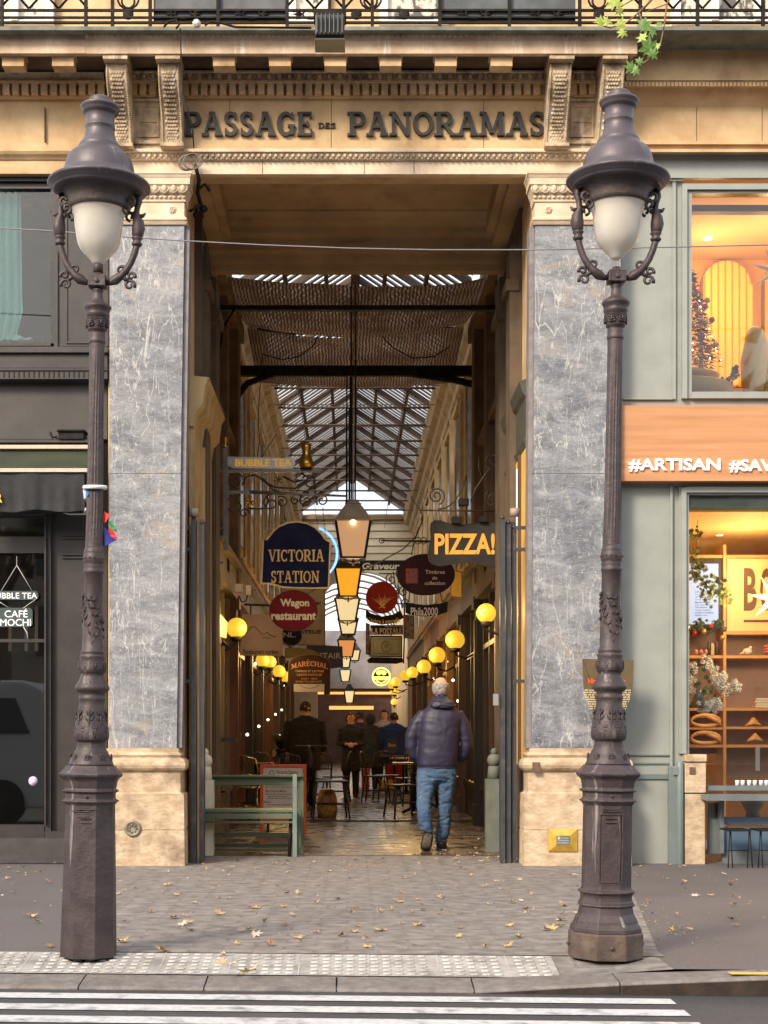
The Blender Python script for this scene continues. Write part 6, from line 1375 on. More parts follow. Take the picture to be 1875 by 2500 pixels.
m = MB(); m.pbox(1262, 1268, 1145, 1285, .9, .95); m.pbox(1270, 1280, 1185, 1200, .9, .95); m.pbox(1238, 1248, 1222, 1290, 1.3, 1.34); m.pbox(1252, 1257, 1160, 1275, 1.2, 1.24); m.build('lit_letter', mat('letter_lit', (.8, .8, .8), emit=(.9, 1, .95), estr=.8), t)
def gate(label, xs, zt, ln, side):
    t = wthing('folded_gate', label, 'gate', (xs[0], .1, 0))
    for i, x in enumerate(xs):
        m = MB(); y0 = .02 + .03 * i; L = ln
        m.box(x - .022, x + .022, y0, y0 + .05, .0, zt - .04 * i); m.box(x - .018, x + .018, y0 + L, y0 + L + .05, .03, zt)
        for z in (.12, 1.1, 1.95, zt - .35, zt - .12): m.box(x - .012, x + .012, y0 + .05, y0 + L, z, z + .05)
        n = 5
        for k in range(1, n): yy = y0 + L * k / n; m.box(x - .010, x + .010, yy, yy + .02, .17, zt - .12)
        m.lathe([(0, .02), (.02, .024), (.05, .004)], (x, y0 + .025, zt - .04 * i), 8); m.build('gate_leaf', gate_m, t)
    m = MB()
    for z in (1.66, 2.87, 3.07): m.box(xs[0] - (.11 if side < 0 else 0), xs[0] if side < 0 else xs[0], .03, .06, z, z + .03) if side < 0 else m.box(xs[-1], xs[-1] + .15, .03, .06, z, z + .03)
    m.build('hinge_bracket', gate_m, t)
    m = MB(); xx = xs[0] if side < 0 else xs[-1]; m.lathe([(0, .045), (.07, .045)], (xx - .0, .045, zt + .03), 10); m.build('pivot', mat('pivot_stone', (.3, .24, .18)), t)
    return t
gate('blue grey iron gate folded back against the left jamb, bench behind it', [PX(472), PX(491)], 3.16, .10, -1)
g2 = gate('blue grey iron gate in three leaves folded back against the right jamb', [PX(1228), PX(1243), PX(1258)], 3.16, .10, 1)
m = MB(); m.pbox(1204, 1217, 1694, 1722, -.02, .0); m.build('lock_plate', mat('lock_steel', (.35, .34, .33), rough=.4, metal=.5), g2)
# small stone newels inside the gates
for px, lb, yy in ((499, 'white stone newel with a ball top behind the left gate', .9), (1208, 'pale green stone newel with a ball top behind the right gate', 1.3)):
    t = wthing('stone_newel', lb, 'newel', (PX(px, yy), yy + .1, 0)); c = PX(px, yy)
    w_ = .085; mm = mat('newel_stone', (.60, .54, .42), (.7, .64, .5), 6, .8) if px < 800 else mat('newel_green', (.09, .105, .085), (.14, .15, .12), 6, .8)
    m = MB(); m.box(c - w_, c + w_, yy, yy + .17, 0, .74); m.build('post', mm, t)
    m = MB(); m.lathe([(.74, .07), (.84, .06), (.87, .055)], (c, yy + .085, 0), 14); m.ball((c, yy + .085, 0.93), .07, 14, 10); m.lathe([(0, .03), (.03, .035), (.06, .015)], (c, yy + .085, 0.99), 10); m.build('ball', mm, t)
# ================================================================ PEOPLE
def loft(m, rings, n=16):
    """rings: (x, y, z, rx, ry[, tiltx]) stacked bottom to top"""
    v = []
    for r in rings:
        x, y, z, rx, ry = r[:5]; tl = r[5] if len(r) > 5 else 0
        for k in range(n):
            a = 2 * pi * k / n; cx = cos(a); sy = sin(a); e = 0.86
            v.append((x + rx * math.copysign(abs(cx) ** e, cx), y + ry * math.copysign(abs(sy) ** e, sy), z + tl * cx * rx))
    f = []
    for i in range(len(rings) - 1):
        for k in range(n): f.append((i * n + k, i * n + (k + 1) % n, (i + 1) * n + (k + 1) % n, (i + 1) * n + k))
    f.append(tuple(range(n - 1, -1, -1))); f.append(tuple((len(rings) - 1) * n + k for k in range(n)))
    return m.add(v, f, True)
def blob(m, name, mm, parent, vox=.012, it=3, folds=0, fscale=.12, seed=0, world=True):
    """join the overlapping lofts into one continuous skin"""
    o = m.build(name + '_raw', mm)
    r = o.modifiers.new('r', 'REMESH'); r.mode = 'VOXEL'; r.voxel_size = vox; r.use_smooth_shade = True
    s = o.modifiers.new('s', 'SMOOTH'); s.factor = .5; s.iterations = it
    dg = bpy.context.evaluated_depsgraph_get(); me = bpy.data.meshes.new_from_object(o.evaluated_get(dg))
    bpy.data.objects.remove(o)
    if folds:
        me.calc_normals_split() if hasattr(me, 'calc_normals_split') else None
        for v in me.vertices:
            p = v.co; q = Vector((p.x / fscale, p.y / fscale, p.z / fscale * 2.1 + seed))
            f = 1 - abs(noise.noise(q + Vector((noise.noise(q * .5) * 2, 0, 0)))) * 2
            v.co = p + v.normal * (folds * (f - .6))
    for p in me.polygons: p.use_smooth = True
    me.name = name; me.materials.clear(); me.materials.append(mm)
    w = bpy.data.objects.new(name, me); COL.objects.link(w)
    w.parent = parent
    if parent.type == 'EMPTY' and parent.get('worldspace'): w.matrix_parent_inverse = parent.matrix_basis.inverted()
    return w
skin = mat('skin', (.50, .27, .18), (.58, .33, .23), 12, .55, bump=.1)
def head_mesh(m, c, s=1.0, face=(0, -1)):
    """c = head centre, face = direction looked at"""
    fx, fy = face; x, y, z = c
    m.ball(c, .078 * s, 16, 12, (1.0, 1.12, 1.30)); m.ball((x + fx * .022 * s, y + fy * .022 * s, z - .045 * s), .062 * s, 14, 10, (1, 1, 1.1))
    m.ball((x + fx * .098 * s, y + fy * .098 * s, z - .012 * s), .014 * s, 8, 6, (1, 1, 1.7)); m.ball((x + fx * .083 * s, y + fy * .083 * s, z - .062 * s), .018 * s, 8, 6, (1.2, 1.2, .6))
    px, py = -fy, fx
    for q in (-1, 1): m.ball((x + px * q * .080 * s, y + py * q * .080 * s, z - .008 * s), .022 * s, 8, 6, (.6, .6, 1.4))
    m.tube([(x, y + 0, z - .06 * s), (x, y, z - .16 * s)], .052 * s, 12)
def eyes(c, s, face, parent):
    fx, fy = face; px, py = -fy, fx; m = MB()
    for q in (-1, 1): m.ball((c[0] + fx * .083 * s + px * q * .030 * s, c[1] + fy * .083 * s + py * q * .030 * s, c[2] + .006), .009 * s, 8, 6)
    return m
def hand(m, w, d, side, curl=.5, s=1.0):
    """palm at wrist w pointing along d, five unequal fingers"""
    w = Vector(w); d = Vector(d).normalized(); u = d.cross(Vector((0, 1, 0))); u = (u if u.length > .1 else Vector((1, 0, 0))).normalized(); n = d.cross(u)
    m.tube([w, w + d * .045 * s, w + d * .085 * s], [(.026 * s, .016 * s), (.040 * s, .017 * s), (.038 * s, .015 * s)], 10)
    for i, L in enumerate((.060, .070, .065, .050)):
        b = w + d * .08 * s + u * ((i - 1.5) * .020 * s); a = b + d * L * .5 * s - n * .012 * curl; e = a + (d * (1 - curl) - n * curl).normalized() * L * .55 * s
        m.tube([b, a, e], [.0095 * s, .009 * s, .007 * s], 7)
    b = w + d * .025 * s + u * side * .03 * s; m.tube([b, b + (d + u * side * .9).normalized() * .035 * s, b + (d + u * side * .3).normalized() * .065 * s], [.012 * s, .011 * s, .008 * s], 7)

# ---- the walking man (photo rows read at 240 px per metre)
MY = 1.5
def M_(zx, zy): return (-.229 + zx * .001256, 1.785 - zy * .001256)     # from the enlarged crop
man = wthing('person', 'bald man in a plum padded jacket and blue jeans walking into the passage, back turned', 'person', (.92, MY, 0))
def mp(zx, zy, dy=0): x, z = M_(zx, zy); return (x, MY + dy, z)
hx, hz = M_(915, 92)
m = MB(); head_mesh(m, (hx, MY - .0, hz + .0), 1.0, (0.05, 1))
m.tube([mp(915, 150), mp(905, 260), mp(890, 500), mp(885, 800)], [.055, .09, .10, .085], 12)
for s, pts in ((-1, [(800, 800), (790, 1000), (785, 1200), (810, 1290)]), (1, [(960, 800), (960, 1000), (935, 1200), (925, 1350)])):
    m.tube([mp(a, b, (-.11 * i / 3 if s < 0 else .10 * i / 3)) for i, (a, b) in enumerate(pts)], [.065, .040, .032, .025], 10)
for s, pts in ((-1, [(760, 330), (700, 480), (775, 610)]), (1, [(1075, 330), (1115, 480), (1020, 610)])):
    m.tube([mp(a, b, .02) for a, b in pts], [.05, .04, .028], 8); p = mp(*pts[-1], .03); hand(m, p, (.3 * -s, .3, -1), s)
body = blob(m, 'body', skin, man, .011, 2)
# hair: short white fringe around the bald crown
hm = MB(); rn = random.Random(4)
for k in range(420):
    a = rn.uniform(-.5, pi + .5); b = rn.uniform(-.75, .34); r = .079
    x = hx + r * 1.0 * cos(b) * cos(a + pi); y = MY + r * 1.13 * cos(b) * sin(a + pi); z = hz + r * 1.3 * sin(b) - .002
    if b > .18 and rn.random() < .6: continue
    hm.ball((x, y, z), rn.uniform(.010, .016), 5, 4, (1, 1, .9))
blob(hm, 'hair', mat('white_hair', (.16, .14, .13), (.40, .37, .35), 60, .8, bump=.8, bscale=120), man, .006, 3)
# jacket
jk = mat('plum_nylon', (.018, .016, .040), (.026, .022, .052), 6, .55, bump=.12, bscale=40)
m = MB()
def R(zy, xl, xr, ry, dy=0): x0, z = M_(xl, zy); x1, _ = M_(xr, zy); return ((x0 + x1) / 2, MY + dy, z, (x1 - x0) / 2, ry)
loft(m, [R(738, 728, 1046, .125), R(725, 722, 1052, .135), R(650, 728, 1056, .15), R(540, 735, 1065, .155), R(430, 735, 1075, .155), R(340, 742, 1085, .145), R(290, 765, 1065, .125), R(255, 800, 1035, .10), R(215, 838, 1000, .085), R(185, 850, 985, .075)], 22)
for pts, rr in (([(790, 300, 0), (722, 390, .01), (682, 490, .02), (678, 570, .03), (700, 640, .06), (735, 680, .10)], [.068, .074, .073, .068, .062, .05]), ([(1045, 300, 0), (1090, 390, .01), (1120, 490, .02), (1126, 570, .03), (1105, 640, .06), (1065, 680, .10)], [.068, .074, .072, .067, .060, .05])):
    m.tube([mp(*p) for p in pts], rr, 14)
jo = blob(m, 'jacket', jk, man, .012, 4, .0045, .17, 1)
m = MB()      # hood lying on the shoulders
loft(m, [R(262, 850, 1010, .05, -.10), R(248, 822, 1035, .085, -.075), R(222, 825, 1030, .095, -.06), R(196, 838, 1000, .085, -.035), R(172, 848, 985, .072, -.01), R(160, 855, 975, .068, 0)], 18)
blob(m, 'hood', jk, man, .009, 3, .008, .06, 5)
m = MB(); m.tube([mp(728 + 320 * k / 20, 741, -.132 * sin(pi * k / 20) ** .4) for k in range(21)], .010, 6); m.build('hem', mat('plum_dark', (.015, .010, .028), rough=.7), man)
# jeans
jn = mat('blue_denim', (.028, .062, .13), (.07, .125, .21), 5, .85, bump=.4, bscale=120, c3=(.20, .30, .42), s3=4, amt3=.5, st3=(1, 1, .5), lo3=.52, hi3=.72)
m = MB()
loft(m, [R(850, 722, 1040, .11, -.0), R(800, 720, 1044, .135), R(740, 725, 1045, .13)], 20)
def leg(rows, dy): loft(m, [R(zy, a, b, (b - a) * .001256 / 2 * 1.05, dy(zy)) for zy, a, b in rows], 16)
leg([(1262, 778, 846), (1235, 742, 848), (1190, 728, 842), (1120, 722, 838), (1040, 716, 838), (1000, 718, 846), (950, 718, 856), (880, 720, 880), (820, 720, 905), (780, 722, 900)], lambda z: (-(z - 850) / 400 * .12 if z > 850 else 0))
leg([(1352, 872, 972), (1330, 876, 972), (1300, 876, 988), (1200, 893, 1000), (1100, 896, 1010), (1000, 898, 1022), (900, 890, 1036), (820, 868, 1042), (780, 860, 1040)], lambda z: (z - 850) / 400 * .10 if z > 850 else 0)
blob(m, 'jeans', jn, man, .011, 3, .012, .085, 9)
# shoes
sm_ = mat('black_leather', (.014, .011, .010), (.03, .024, .02), 10, .45)
m = MB()          # left foot pushing off, sole towards the viewer
q = [mp(815, 1262, -.10), mp(805, 1300, -.12), mp(795, 1350, -.13), mp(788, 1392, -.10), mp(780, 1402, -.05)]
m.tube(q, [(.045, .05), (.058, .05), (.060, .038), (.058, .034), (.03, .02)], 12)
blob(m, 'shoe', sm_, man, .009, 2)
m = MB(); q = [mp(815, 1272, -.150), mp(800, 1320, -.168), mp(792, 1365, -.165), mp(785, 1398, -.135)]
m.tube(q, [(.034, .008), (.044, .008), (.046, .008), (.034, .008)], 10); m.build('sole', mat('sole_grey', (.045, .035, .028), (.09, .07, .055), 40, .8), man)
m = MB(); c = M_(928, 1385)
m.ball((c[0] - .005, MY + .10, c[1] + .02), .055, 14, 10, (1, 1, .9)); m.ball((c[0] + .01, MY + .22, .045), .05, 14, 10, (1.05, 2.0, .75)); m.ball((c[0] - .0, MY + .10, .04), .052, 12, 8, (1.1, 1, .7))
blob(m, 'shoe', sm_, man, .009, 2)
m = MB(); m.prism([(c[0] - .062, MY + .03), (c[0] + .060, MY + .03), (c[0] + .075, MY + .2), (c[0] + .05, MY + .34), (c[0] - .03, MY + .34), (c[0] - .06, MY + .2)], .001, .020, 'z'); m.build('sole', mat('sole_grey', (.045, .035, .028)), man)

# ---- people further in: simple poses, continuous bodies
def figure(label, px, py_top, s, coat, hair, pose='stand', face=(0, -1), trousers=None, bag=None, hood=False, hgt=None, wide=1.0, coat_len=.5, feet=True):
    """px = head centre, py_top = crown row, s = photo px per metre"""
    y = F / s + CAM_Y; x0 = (px - VX) / s; H = CAM_Z + (VY - py_top) / s; k = H / 1.72
    t = wthing('person', label, 'person', (x0, y, 0)); m = MB(); fx, fy = face
    hc = (x0, y, H - .115 * k); head_mesh(m, hc, k, face)
    m.tube([(x0, y, H - .2 * k), (x0, y, .9 * k), (x0, y, .8 * k)], [.07 * k, .12 * k, .12 * k], 10)
    for q in (-1, 1):
        st = .10 * q if pose == 'walk' else .0
        m.tube([(x0 + q * .085 * k, y, .85 * k), (x0 + q * .09 * k, y + st * .5, .46 * k), (x0 + q * .09 * k, y + st, .06 * k)], [.085 * k, .058 * k, .040 * k], 8)
        sx = x0 + q * .19 * k * wide
        if pose in ('hold', 'walk'): el = (sx + q * .05 * k, y, 1.08 * k); wr = (x0 + q * .07 * k, y + fy * .22 * k, 1.08 * k)
        else: el = (sx + q * .05 * k, y, 1.08 * k); wr = (sx + q * .03 * k, y + fy * .08, .84 * k)
        m.tube([(sx, y, 1.40 * k), el, wr], [.05 * k, .042 * k, .03 * k], 8); hand(m, wr, (-.6 * q if pose == 'hold' else 0, fy * .5, -.3 if pose == 'hold' else -1), -q, .6, k)
    body = blob(m, 'body', skin, t, .014, 2)
    m = MB(); zc = (1 - coat_len) * .9 * k
    loft(m, [(x0, y, zc, .20 * k * wide, .14 * k), (x0, y, .95 * k, .19 * k * wide, .135 * k), (x0, y, 1.15 * k, .185 * k * wide, .13 * k), (x0, y, 1.34 * k, .215 * k * wide, .125 * k), (x0, y, 1.43 * k, .17 * k * wide, .10 * k), (x0, y, 1.49 * k, .07 * k, .07 * k)], 16)
    for q in (-1, 1):
        sx = x0 + q * .19 * k * wide
        if pose in ('hold', 'walk'): P3 = [(sx, y, 1.40 * k), (sx + q * .055 * k, y, 1.08 * k), (x0 + q * .11 * k, y + fy * .17 * k, 1.08 * k)]
        else: P3 = [(sx, y, 1.40 * k), (sx + q * .055 * k, y, 1.08 * k), (sx + q * .035 * k, y + fy * .06, .90 * k)]
        m.tube(P3, [.078 * k, .066 * k, .052 * k], 10)
    blob(m, 'coat', coat, t, .016, 3, .012, .11, px)
    m = MB()
    for q in (-1, 1):
        st = .10 * q if pose == 'walk' else 0
        loft(m, [(x0 + q * .095 * k, y + st, .06 * k, .062 * k, .062 * k), (x0 + q * .095 * k, y + st * .5, .46 * k, .078 * k, .078 * k), (x0 + q * .085 * k, y, .86 * k, .10 * k, .11 * k)], 10)
    blob(m, 'trousers', trousers or mat('black_cloth', (.010, .009, .011), rough=.85), t, .016, 2)
    if feet:
        for q in (-1, 1):
            st = .10 * q if pose == 'walk' else 0
            m = MB(); m.ball((x0 + q * .095 * k, y + st + fy * .05, .045), .05, 10, 7, (1, 1.9, .85)); m.build('shoe', sm_, t)
    m = MB()
    if hair is not None:
        rn = random.Random(int(px)); big = 1.25 if pose == 'hold' else 1.0
        for i in range(150):
            a = rn.uniform(0, 2 * pi); b = rn.uniform(-.35, pi / 2); dx, dy = cos(a) * cos(b), sin(a) * cos(b)
            if dx * fx + dy * fy > .25 and b < .75: continue
            m.ball((hc[0] + .084 * k * dx * big, hc[1] + .092 * k * dy, hc[2] + .106 * k * sin(b)), rn.uniform(.014, .026) * k * big, 5, 4)
        blob(m, 'hair', hair, t, .010, 2)
    if hood:
        m = MB(); m.ball((hc[0], hc[1] - fy * .02, hc[2]), .118 * k, 12, 9, (1, 1.05, 1.2)); m.build('hood', coat, t)
    if fy < 0 and not hood: eyes(hc, k, face, t).build('eye', mat('eye_dark', (.02, .015, .01), rough=.3), t)
    return t, (x0, y, k, hc)
def cl(n, c): return mat(n, c, tuple(min(1, v * 1.5) for v in c), 6, .8, bump=.2)
hb = mat('brown_hair', (.07, .028, .012), (.14, .06, .03), 40, .7, bump=.8); hk = mat('dark_hair', (.018, .012, .010), (.035, .024, .02), 40, .7, bump=.8)
wo, (wx, wy, wk, wh) = figure('woman with short auburn hair in a long black coat, hands at her waist', 857, 1739, 127, cl('black_coat', (.010, .010, .014)), hb, 'hold', (-.15, -.98), coat_len=.42)
m = MB()
for q in (-1, 1): m.tube([(wh[0] + q * .032 + .022 * cos(a) - .012, wy - .100, wh[2] + .004 + .018 * sin(a)) for a in [2 * pi * i / 12 for i in range(12)]], .003, 4, closed=True)
m.build('glasses', mat('glasses_gold', (.3, .18, .06), metal=.6), wo)
figure('stout person in a black jacket behind the left tables, back turned', 745, 1712, 146, cl('coal_jacket', (.008, .007, .012)), hk, 'stand', (0, 1), wide=1.35, coat_len=.35)
figure('person in a purple coat standing just behind the woman with auburn hair', 880, 1738, 106, cl('purple_coat', (.035, .020, .055)), hk, 'stand', (0, 1), coat_len=.4)
figure('person in a dark grey hooded coat in the middle of the passage, back turned', 905, 1742, 112, cl('grey_hood_coat', (.030, .038, .042)), None, 'stand', (0, 1), hood=True, coat_len=.45)
figure('dark haired man in a light shirt and scarf far down the passage, facing out', 938, 1733, 104, cl('pale_shirt', (.34, .30, .29)), hk, 'stand', (-.3, -.95), coat_len=.2)
figure('person in a royal blue jacket and red trousers, half hidden behind the walking man', 962, 1740, 112, cl('blue_jacket', (.012, .035, .16)), hk, 'stand', (-.2, .98), cl('red_trousers', (.30, .012, .02)), coat_len=.3, wide=1.25)
figure('person in a teal top sitting by the left shopfronts', 690, 1738, 104, cl('teal_top', (.02, .28, .22)), hb, 'stand', (.7, -.7), coat_len=.2)

# ================================================================ FURNITURE
green_w = mat('green_painted_wood', (.070, .092, .052), (.10, .125, .075), 5, .42, stretch=(.3, 1, 1), c3=(.16, .2, .15), s3=3, amt3=.3, st3=(.3, 1, 4))
y = .72; s = S(y)
t = wthing('bench', 'long green painted wooden bench with a high back board beside the left gate', 'bench', (PX(610, y), y, 0))
xl, xr_ = PX(440, y), PX(731, y)
def Z(py, yy=y): return PZ(py, yy)
m = MB(); m.box(xl, xr_ + .02, y + .34, y + .375, Z(1917, y + .34), Z(1893, y + .34)); m.box(xl, xr_ + .02, y + .27, y + .34, Z(1897, y + .3), Z(1892, y + .3)); m.build('back_board', green_w, t, bevel=.004)
for k, (a, b) in enumerate(((0, .10), (.11, .20), (.21, .32))):
    m = MB(); m.box(xl, xr_ - .06, y + a, y + b, .435, .465); m.build('seat_plank', green_w, t, bevel=.005)
m = MB(); m.box(xl, xr_ - .07, y - .01, y + .02, .375, .425); m.box(xl, xr_ - .06, y + .3, y + .33, .18, .22); m.box(xl, xr_ - .05, y + .02, y + .05, .33, .35); m.build('apron', green_w, t)
pale_leg = mat('bench_leg_pale', (.12, .165, .145), (.18, .225, .195), 6, .45)
for (x, yy, h, mm) in ((xr_ - .065, y - .01, .80, pale_leg), (xr_ - .03, y + .18, .46, green_w), (xr_ - .01, y + .32, .80, green_w), (xl + .1, y - .01, .46, green_w), (xl + .1, y + .3, .78, green_w)):
    m = MB(); m.box(x, x + .042, yy, yy + .045, 0.004, h); m.build('leg', mm, t, bevel=.003)
m = MB(); m.box(xl, xr_ - .1, y + .5, y + .54, .06, .10); m.box(xl, xr_ - .1, y + .40, y + .44, .03, .05); m.build('foot_rail', green_w, t)
m = MB(); m.tube([(xr_ - .10, y + .06, 0.0), (xr_ - .085, y + .12, .43)], .018, 6); m.build('leg', black, t)
# menu board
y = 4.2
t = wthing('menu_board', 'orange framed standing menu board with cream sheets behind the green bench', 'menu board', (PX(690, y), y, 0))
om = mat('orange_frame', (.60, .085, .015), (.70, .12, .025), 5, .45); cm_ = mat('menu_cream', (.60, .53, .44), (.66, .60, .52), 3, .6)
m = MB(); m.pbox(635, 748, 1866, 1873, y - .02, y + .02); m.pbox(635, 643, 1873, 2035, y - .02, y + .02); m.pbox(739, 748, 1873, 2038, y - .02, y + .02); m.pbox(643, 739, 1997, 2009, y - .015, y + .015); m.build('frame', om, t, bevel=.003)
m = MB(); m.pbox(643, 739, 1873, 1997, y - .004, y + .012); sh = m.build('sheet', cm_, t)
for x in (-.2, .2): m = MB(); m.tube([(PX(690, y) + x, y + .02, .78), (PX(690, y) + x, y + .42, .01)], .014, 6); m.build('rear_leg', om, t)
m = MB(); yi = y - .0045
add_text(m, 'Victoria Station', PX(674, y), PX(728, y), PZ(1890, y), PZ(1880, y), yi, .001, .02); kid(m, 'heading', mat('menu_brown', (.35, .14, .05)), sh, t)
ink = mat('menu_ink', (.05, .045, .04)); m = MB()
add_text(m, 'Wagon Restaurant', PX(682, y), PX(718, y), PZ(1896, y), PZ(1892.5, y), yi, .001, .0)
add_text(m, 'Pâtes Fraîches Maison', PX(648, y), PX(699, y), PZ(1934, y), PZ(1928, y), yi, .001, .01); add_text(m, 'Salades', PX(644, y), PX(661, y), PZ(1960, y), PZ(1955, y), yi, .001, .01)
rn = random.Random(8)
for k, py in enumerate((1901, 1906, 1911, 1916, 1921, 1938, 1943, 1948, 1964, 1972, 1978, 1984)):
    x = 653
    while x < (722 if k % 3 else 700):
        w_ = rn.uniform(3, 9); m.pbox(x, x + w_, py, py + 1.6, yi - .001, yi); x += w_ + 1.6
m.tube([P(a, b, yi) for a, b in ((656, 1893), (660, 1884), (664, 1880), (668, 1884), (670, 1892), (663, 1890))], .004, 4); kid(m, 'lettering', ink, sh, t)
m = MB()
for k in range(4): m.pbox(648, 651, 1912 + 8 * k, 1916 + 8 * k, yi - .0015, yi)
m.pbox(719, 728, 1914, 1926, yi - .001, yi); kid(m, 'flag_mark', mat('menu_red', (.5, .05, .03)), sh, t)
# bistro furniture
bk_w = mat('black_wood', (.015, .011, .009), (.03, .022, .017), 6, .35)
top_w = mat('table_wood', (.22, .12, .05), (.32, .19, .09), 5, .3, stretch=(.3, 1, 1))
def bistro_chair(label, x, y, rz, k=1.0, mm=None):
    mm = mm or bk_w; t = thing('bistro_chair', label, 'chair', (x, y, 0.03), 'cafe chairs in the passage', (0, 0, rz))
    m = MB(); m.box(-.20 * k, .20 * k, -.20 * k, .20 * k, .44 * k, .465 * k); m.build('seat', mm, t, bevel=.02)
    for a, b in ((-1, -1), (1, -1), (-1, 1), (1, 1)):
        m = MB(); m.tube([(a * .17 * k, b * .17 * k, .44 * k), (a * .21 * k, b * .22 * k, 0)], .014, 6); m.build('leg', mm, t)
    m = MB(); m.tube([(-.19 * k, .2 * k, .45 * k), (-.20 * k, .23 * k, .7 * k), (-.17 * k, .25 * k, .84 * k), (0, .26 * k, .88 * k), (.17 * k, .25 * k, .84 * k), (.20 * k, .23 * k, .7 * k), (.19 * k, .2 * k, .45 * k)], .014, 6)
    for i in range(9): a = -.14 + .035 * i; m.box((a - .006) * k, (a + .006) * k, .24 * k, .255 * k, .62 * k, .86 * k)
    m.tube([(-.18 * k, .235 * k, .62 * k), (.18 * k, .235 * k, .62 * k)], .012, 6); m.build('backrest', mm, t)
    m = MB(); m.tube([(-.19, -.19, .2), (.19, -.19, .2), (.19, .19, .2), (-.19, .19, .2)], .008, 5, closed=True); m.build('stretcher', mm, t); return t
def bistro_table(label, x, y, w_, d, h=.74, mm=None):
    t = thing('bistro_table', label, 'table', (x, y, 0.03), 'cafe tables in the passage')
    m = MB(); m.box(-w_ / 2, w_ / 2, -d / 2, d / 2, h - .03, h); m.build('tabletop', mm or top_w, t, bevel=.006)
    m = MB(); m.tube([(0, 0, 0.04), (0, 0, h - .03)], .028, 8); m.build('column', black, t)
    m = MB()
    for a in (45, 135, 225, 315): m.tube([(0, 0, .12), (.12 * cos(radians(a)), .12 * sin(radians(a)), .06), (.24 * cos(radians(a)), .24 * sin(radians(a)), .02)], [.02, .018, .012], 6)
    m.build('foot', black, t); return t
def at(px, s): return ((px - VX) / s, F / s + CAM_Y)
x, y = at(945, 137); bistro_chair('black bentwood chair with slatted back in the open, left of the walking man', x, y, radians(12))
x, y = at(918, 140); bistro_chair('black chair seen side on between the woman and the slatted chair', x, y, radians(80))
x, y = at(992, 128); bistro_table('small wooden cafe table beside the slatted chair', x, y, .62, .62)
x, y = at(1010, 165); bistro_table('wooden cafe table half hidden behind the walking man', x, y, .62, .6, .76); 
x, y = at(985, 172); bistro_chair('black chair tucked at the table behind the walking man', x, y, radians(-70))
x, y = at(960, 112); bistro_table('far wooden table near the blackboard', x, y, .7, .7)
x, y = at(1040, 112); bistro_chair('far black chair against the right shopfronts', x, y, radians(-80))
x, y = at(690, 128); bistro_table('dark cafe table behind the orange menu board', x, y, .9, .7, .76, bk_w)
x, y = at(760, 150); bistro_table('tall black table next to the menu board, a gold bag beneath', x, y, .5, .5, 1.0, bk_w)
x, y = at(806, 175); bistro_chair('black stool like chair with splayed legs right of the menu board', x, y, radians(95), 1.15)
x, y = at(775, 150); bistro_chair('black chair behind the tall black table', x, y, radians(190))
x, y = at(722, 122); bistro_chair('black chair in front of the stout person', x, y, radians(170))
x, y = at(662, 140); bistro_chair('dark chair left of the plant near the shopfront', x, y, radians(100))
for k, (px, sc_, rz, lb) in enumerate(((612, 172, 60, 'dark chair between the gold chair and the menu board'), (640, 150, 20, 'dark chair just behind the top of the menu board'), (700, 158, 185, 'dark chair between the menu board and the tall black table'), (820, 142, 260, 'dark chair to the left of the woman, seen side on'), (640, 118, 80, 'dark chair at the left shopfronts, beyond the gold chair'), (655, 105, 100, 'far dark chair at the left shopfronts'), (705, 112, 10, 'dark chair facing the potted grass'), (735, 118, 200, 'dark chair right of the potted grass'), (1000, 148, 200, 'black chair beside the legs of the walking man, to the left'), (1035, 150, -90, 'black chair against the right wall behind the walking man'), (1012, 118, -60, 'far black chair between the small tables'), (975, 104, 30, 'farthest black chair on the right side'))):
    x, y = at(px, sc_); bistro_chair(lb, x, y, radians(rz))
for k, (px, sc_, w_, lb) in enumerate(((625, 160, .6, 'dark table behind the gold chair'), (1050, 158, .5, 'dark table against the right wall beside the walking man'), (648, 112, .7, 'far dark table at the left shopfronts'), (1030, 132, .6, 'wooden table against the right wall beyond the walking man'), (985, 108, .6, 'far wooden table left of the right globes'), (712, 104, .8, 'farthest dark table on the left'))):
    x, y = at(px, sc_); bistro_table(lb, x, y, w_, .6, .74, bk_w if px < 800 else None)
brs = mat('brass_tube', (.50, .33, .08), (.62, .44, .13), 4, .22, metal=.9)
x, y = at(600, 180); bistro_chair('shiny gold metal chair behind the bench', x, y, radians(175), 1.0, brs)
x, y = at(575, 190)
t = wthing('bistro_table', 'dark high wooden counter table behind the left gate', 'table', (PX(535, 3.6), 3.6, 0), 'cafe tables in the passage')
y = 3.6; m = MB(); m.pbox(490, 575, 1801, 1811, y, y + .5); m.build('tabletop', mat('counter_wood', (.06, .04, .03), (.1, .07, .05), 6, .4, stretch=(.3, 1, 1)), t)
m = MB(); m.pbox(550, 560, 1811, 2035, y, y + .04); m.build('leg', mat('rust_leg', (.12, .06, .03), (.18, .1, .06), 8, .6), t); m = MB(); m.pbox(496, 504, 1811, 2035, y + .4, y + .44); m.build('leg', bk_w, t); m = MB(); m.pbox(500, 556, 1930, 1936, y + .2, y + .23); m.build('stretcher', bk_w, t)
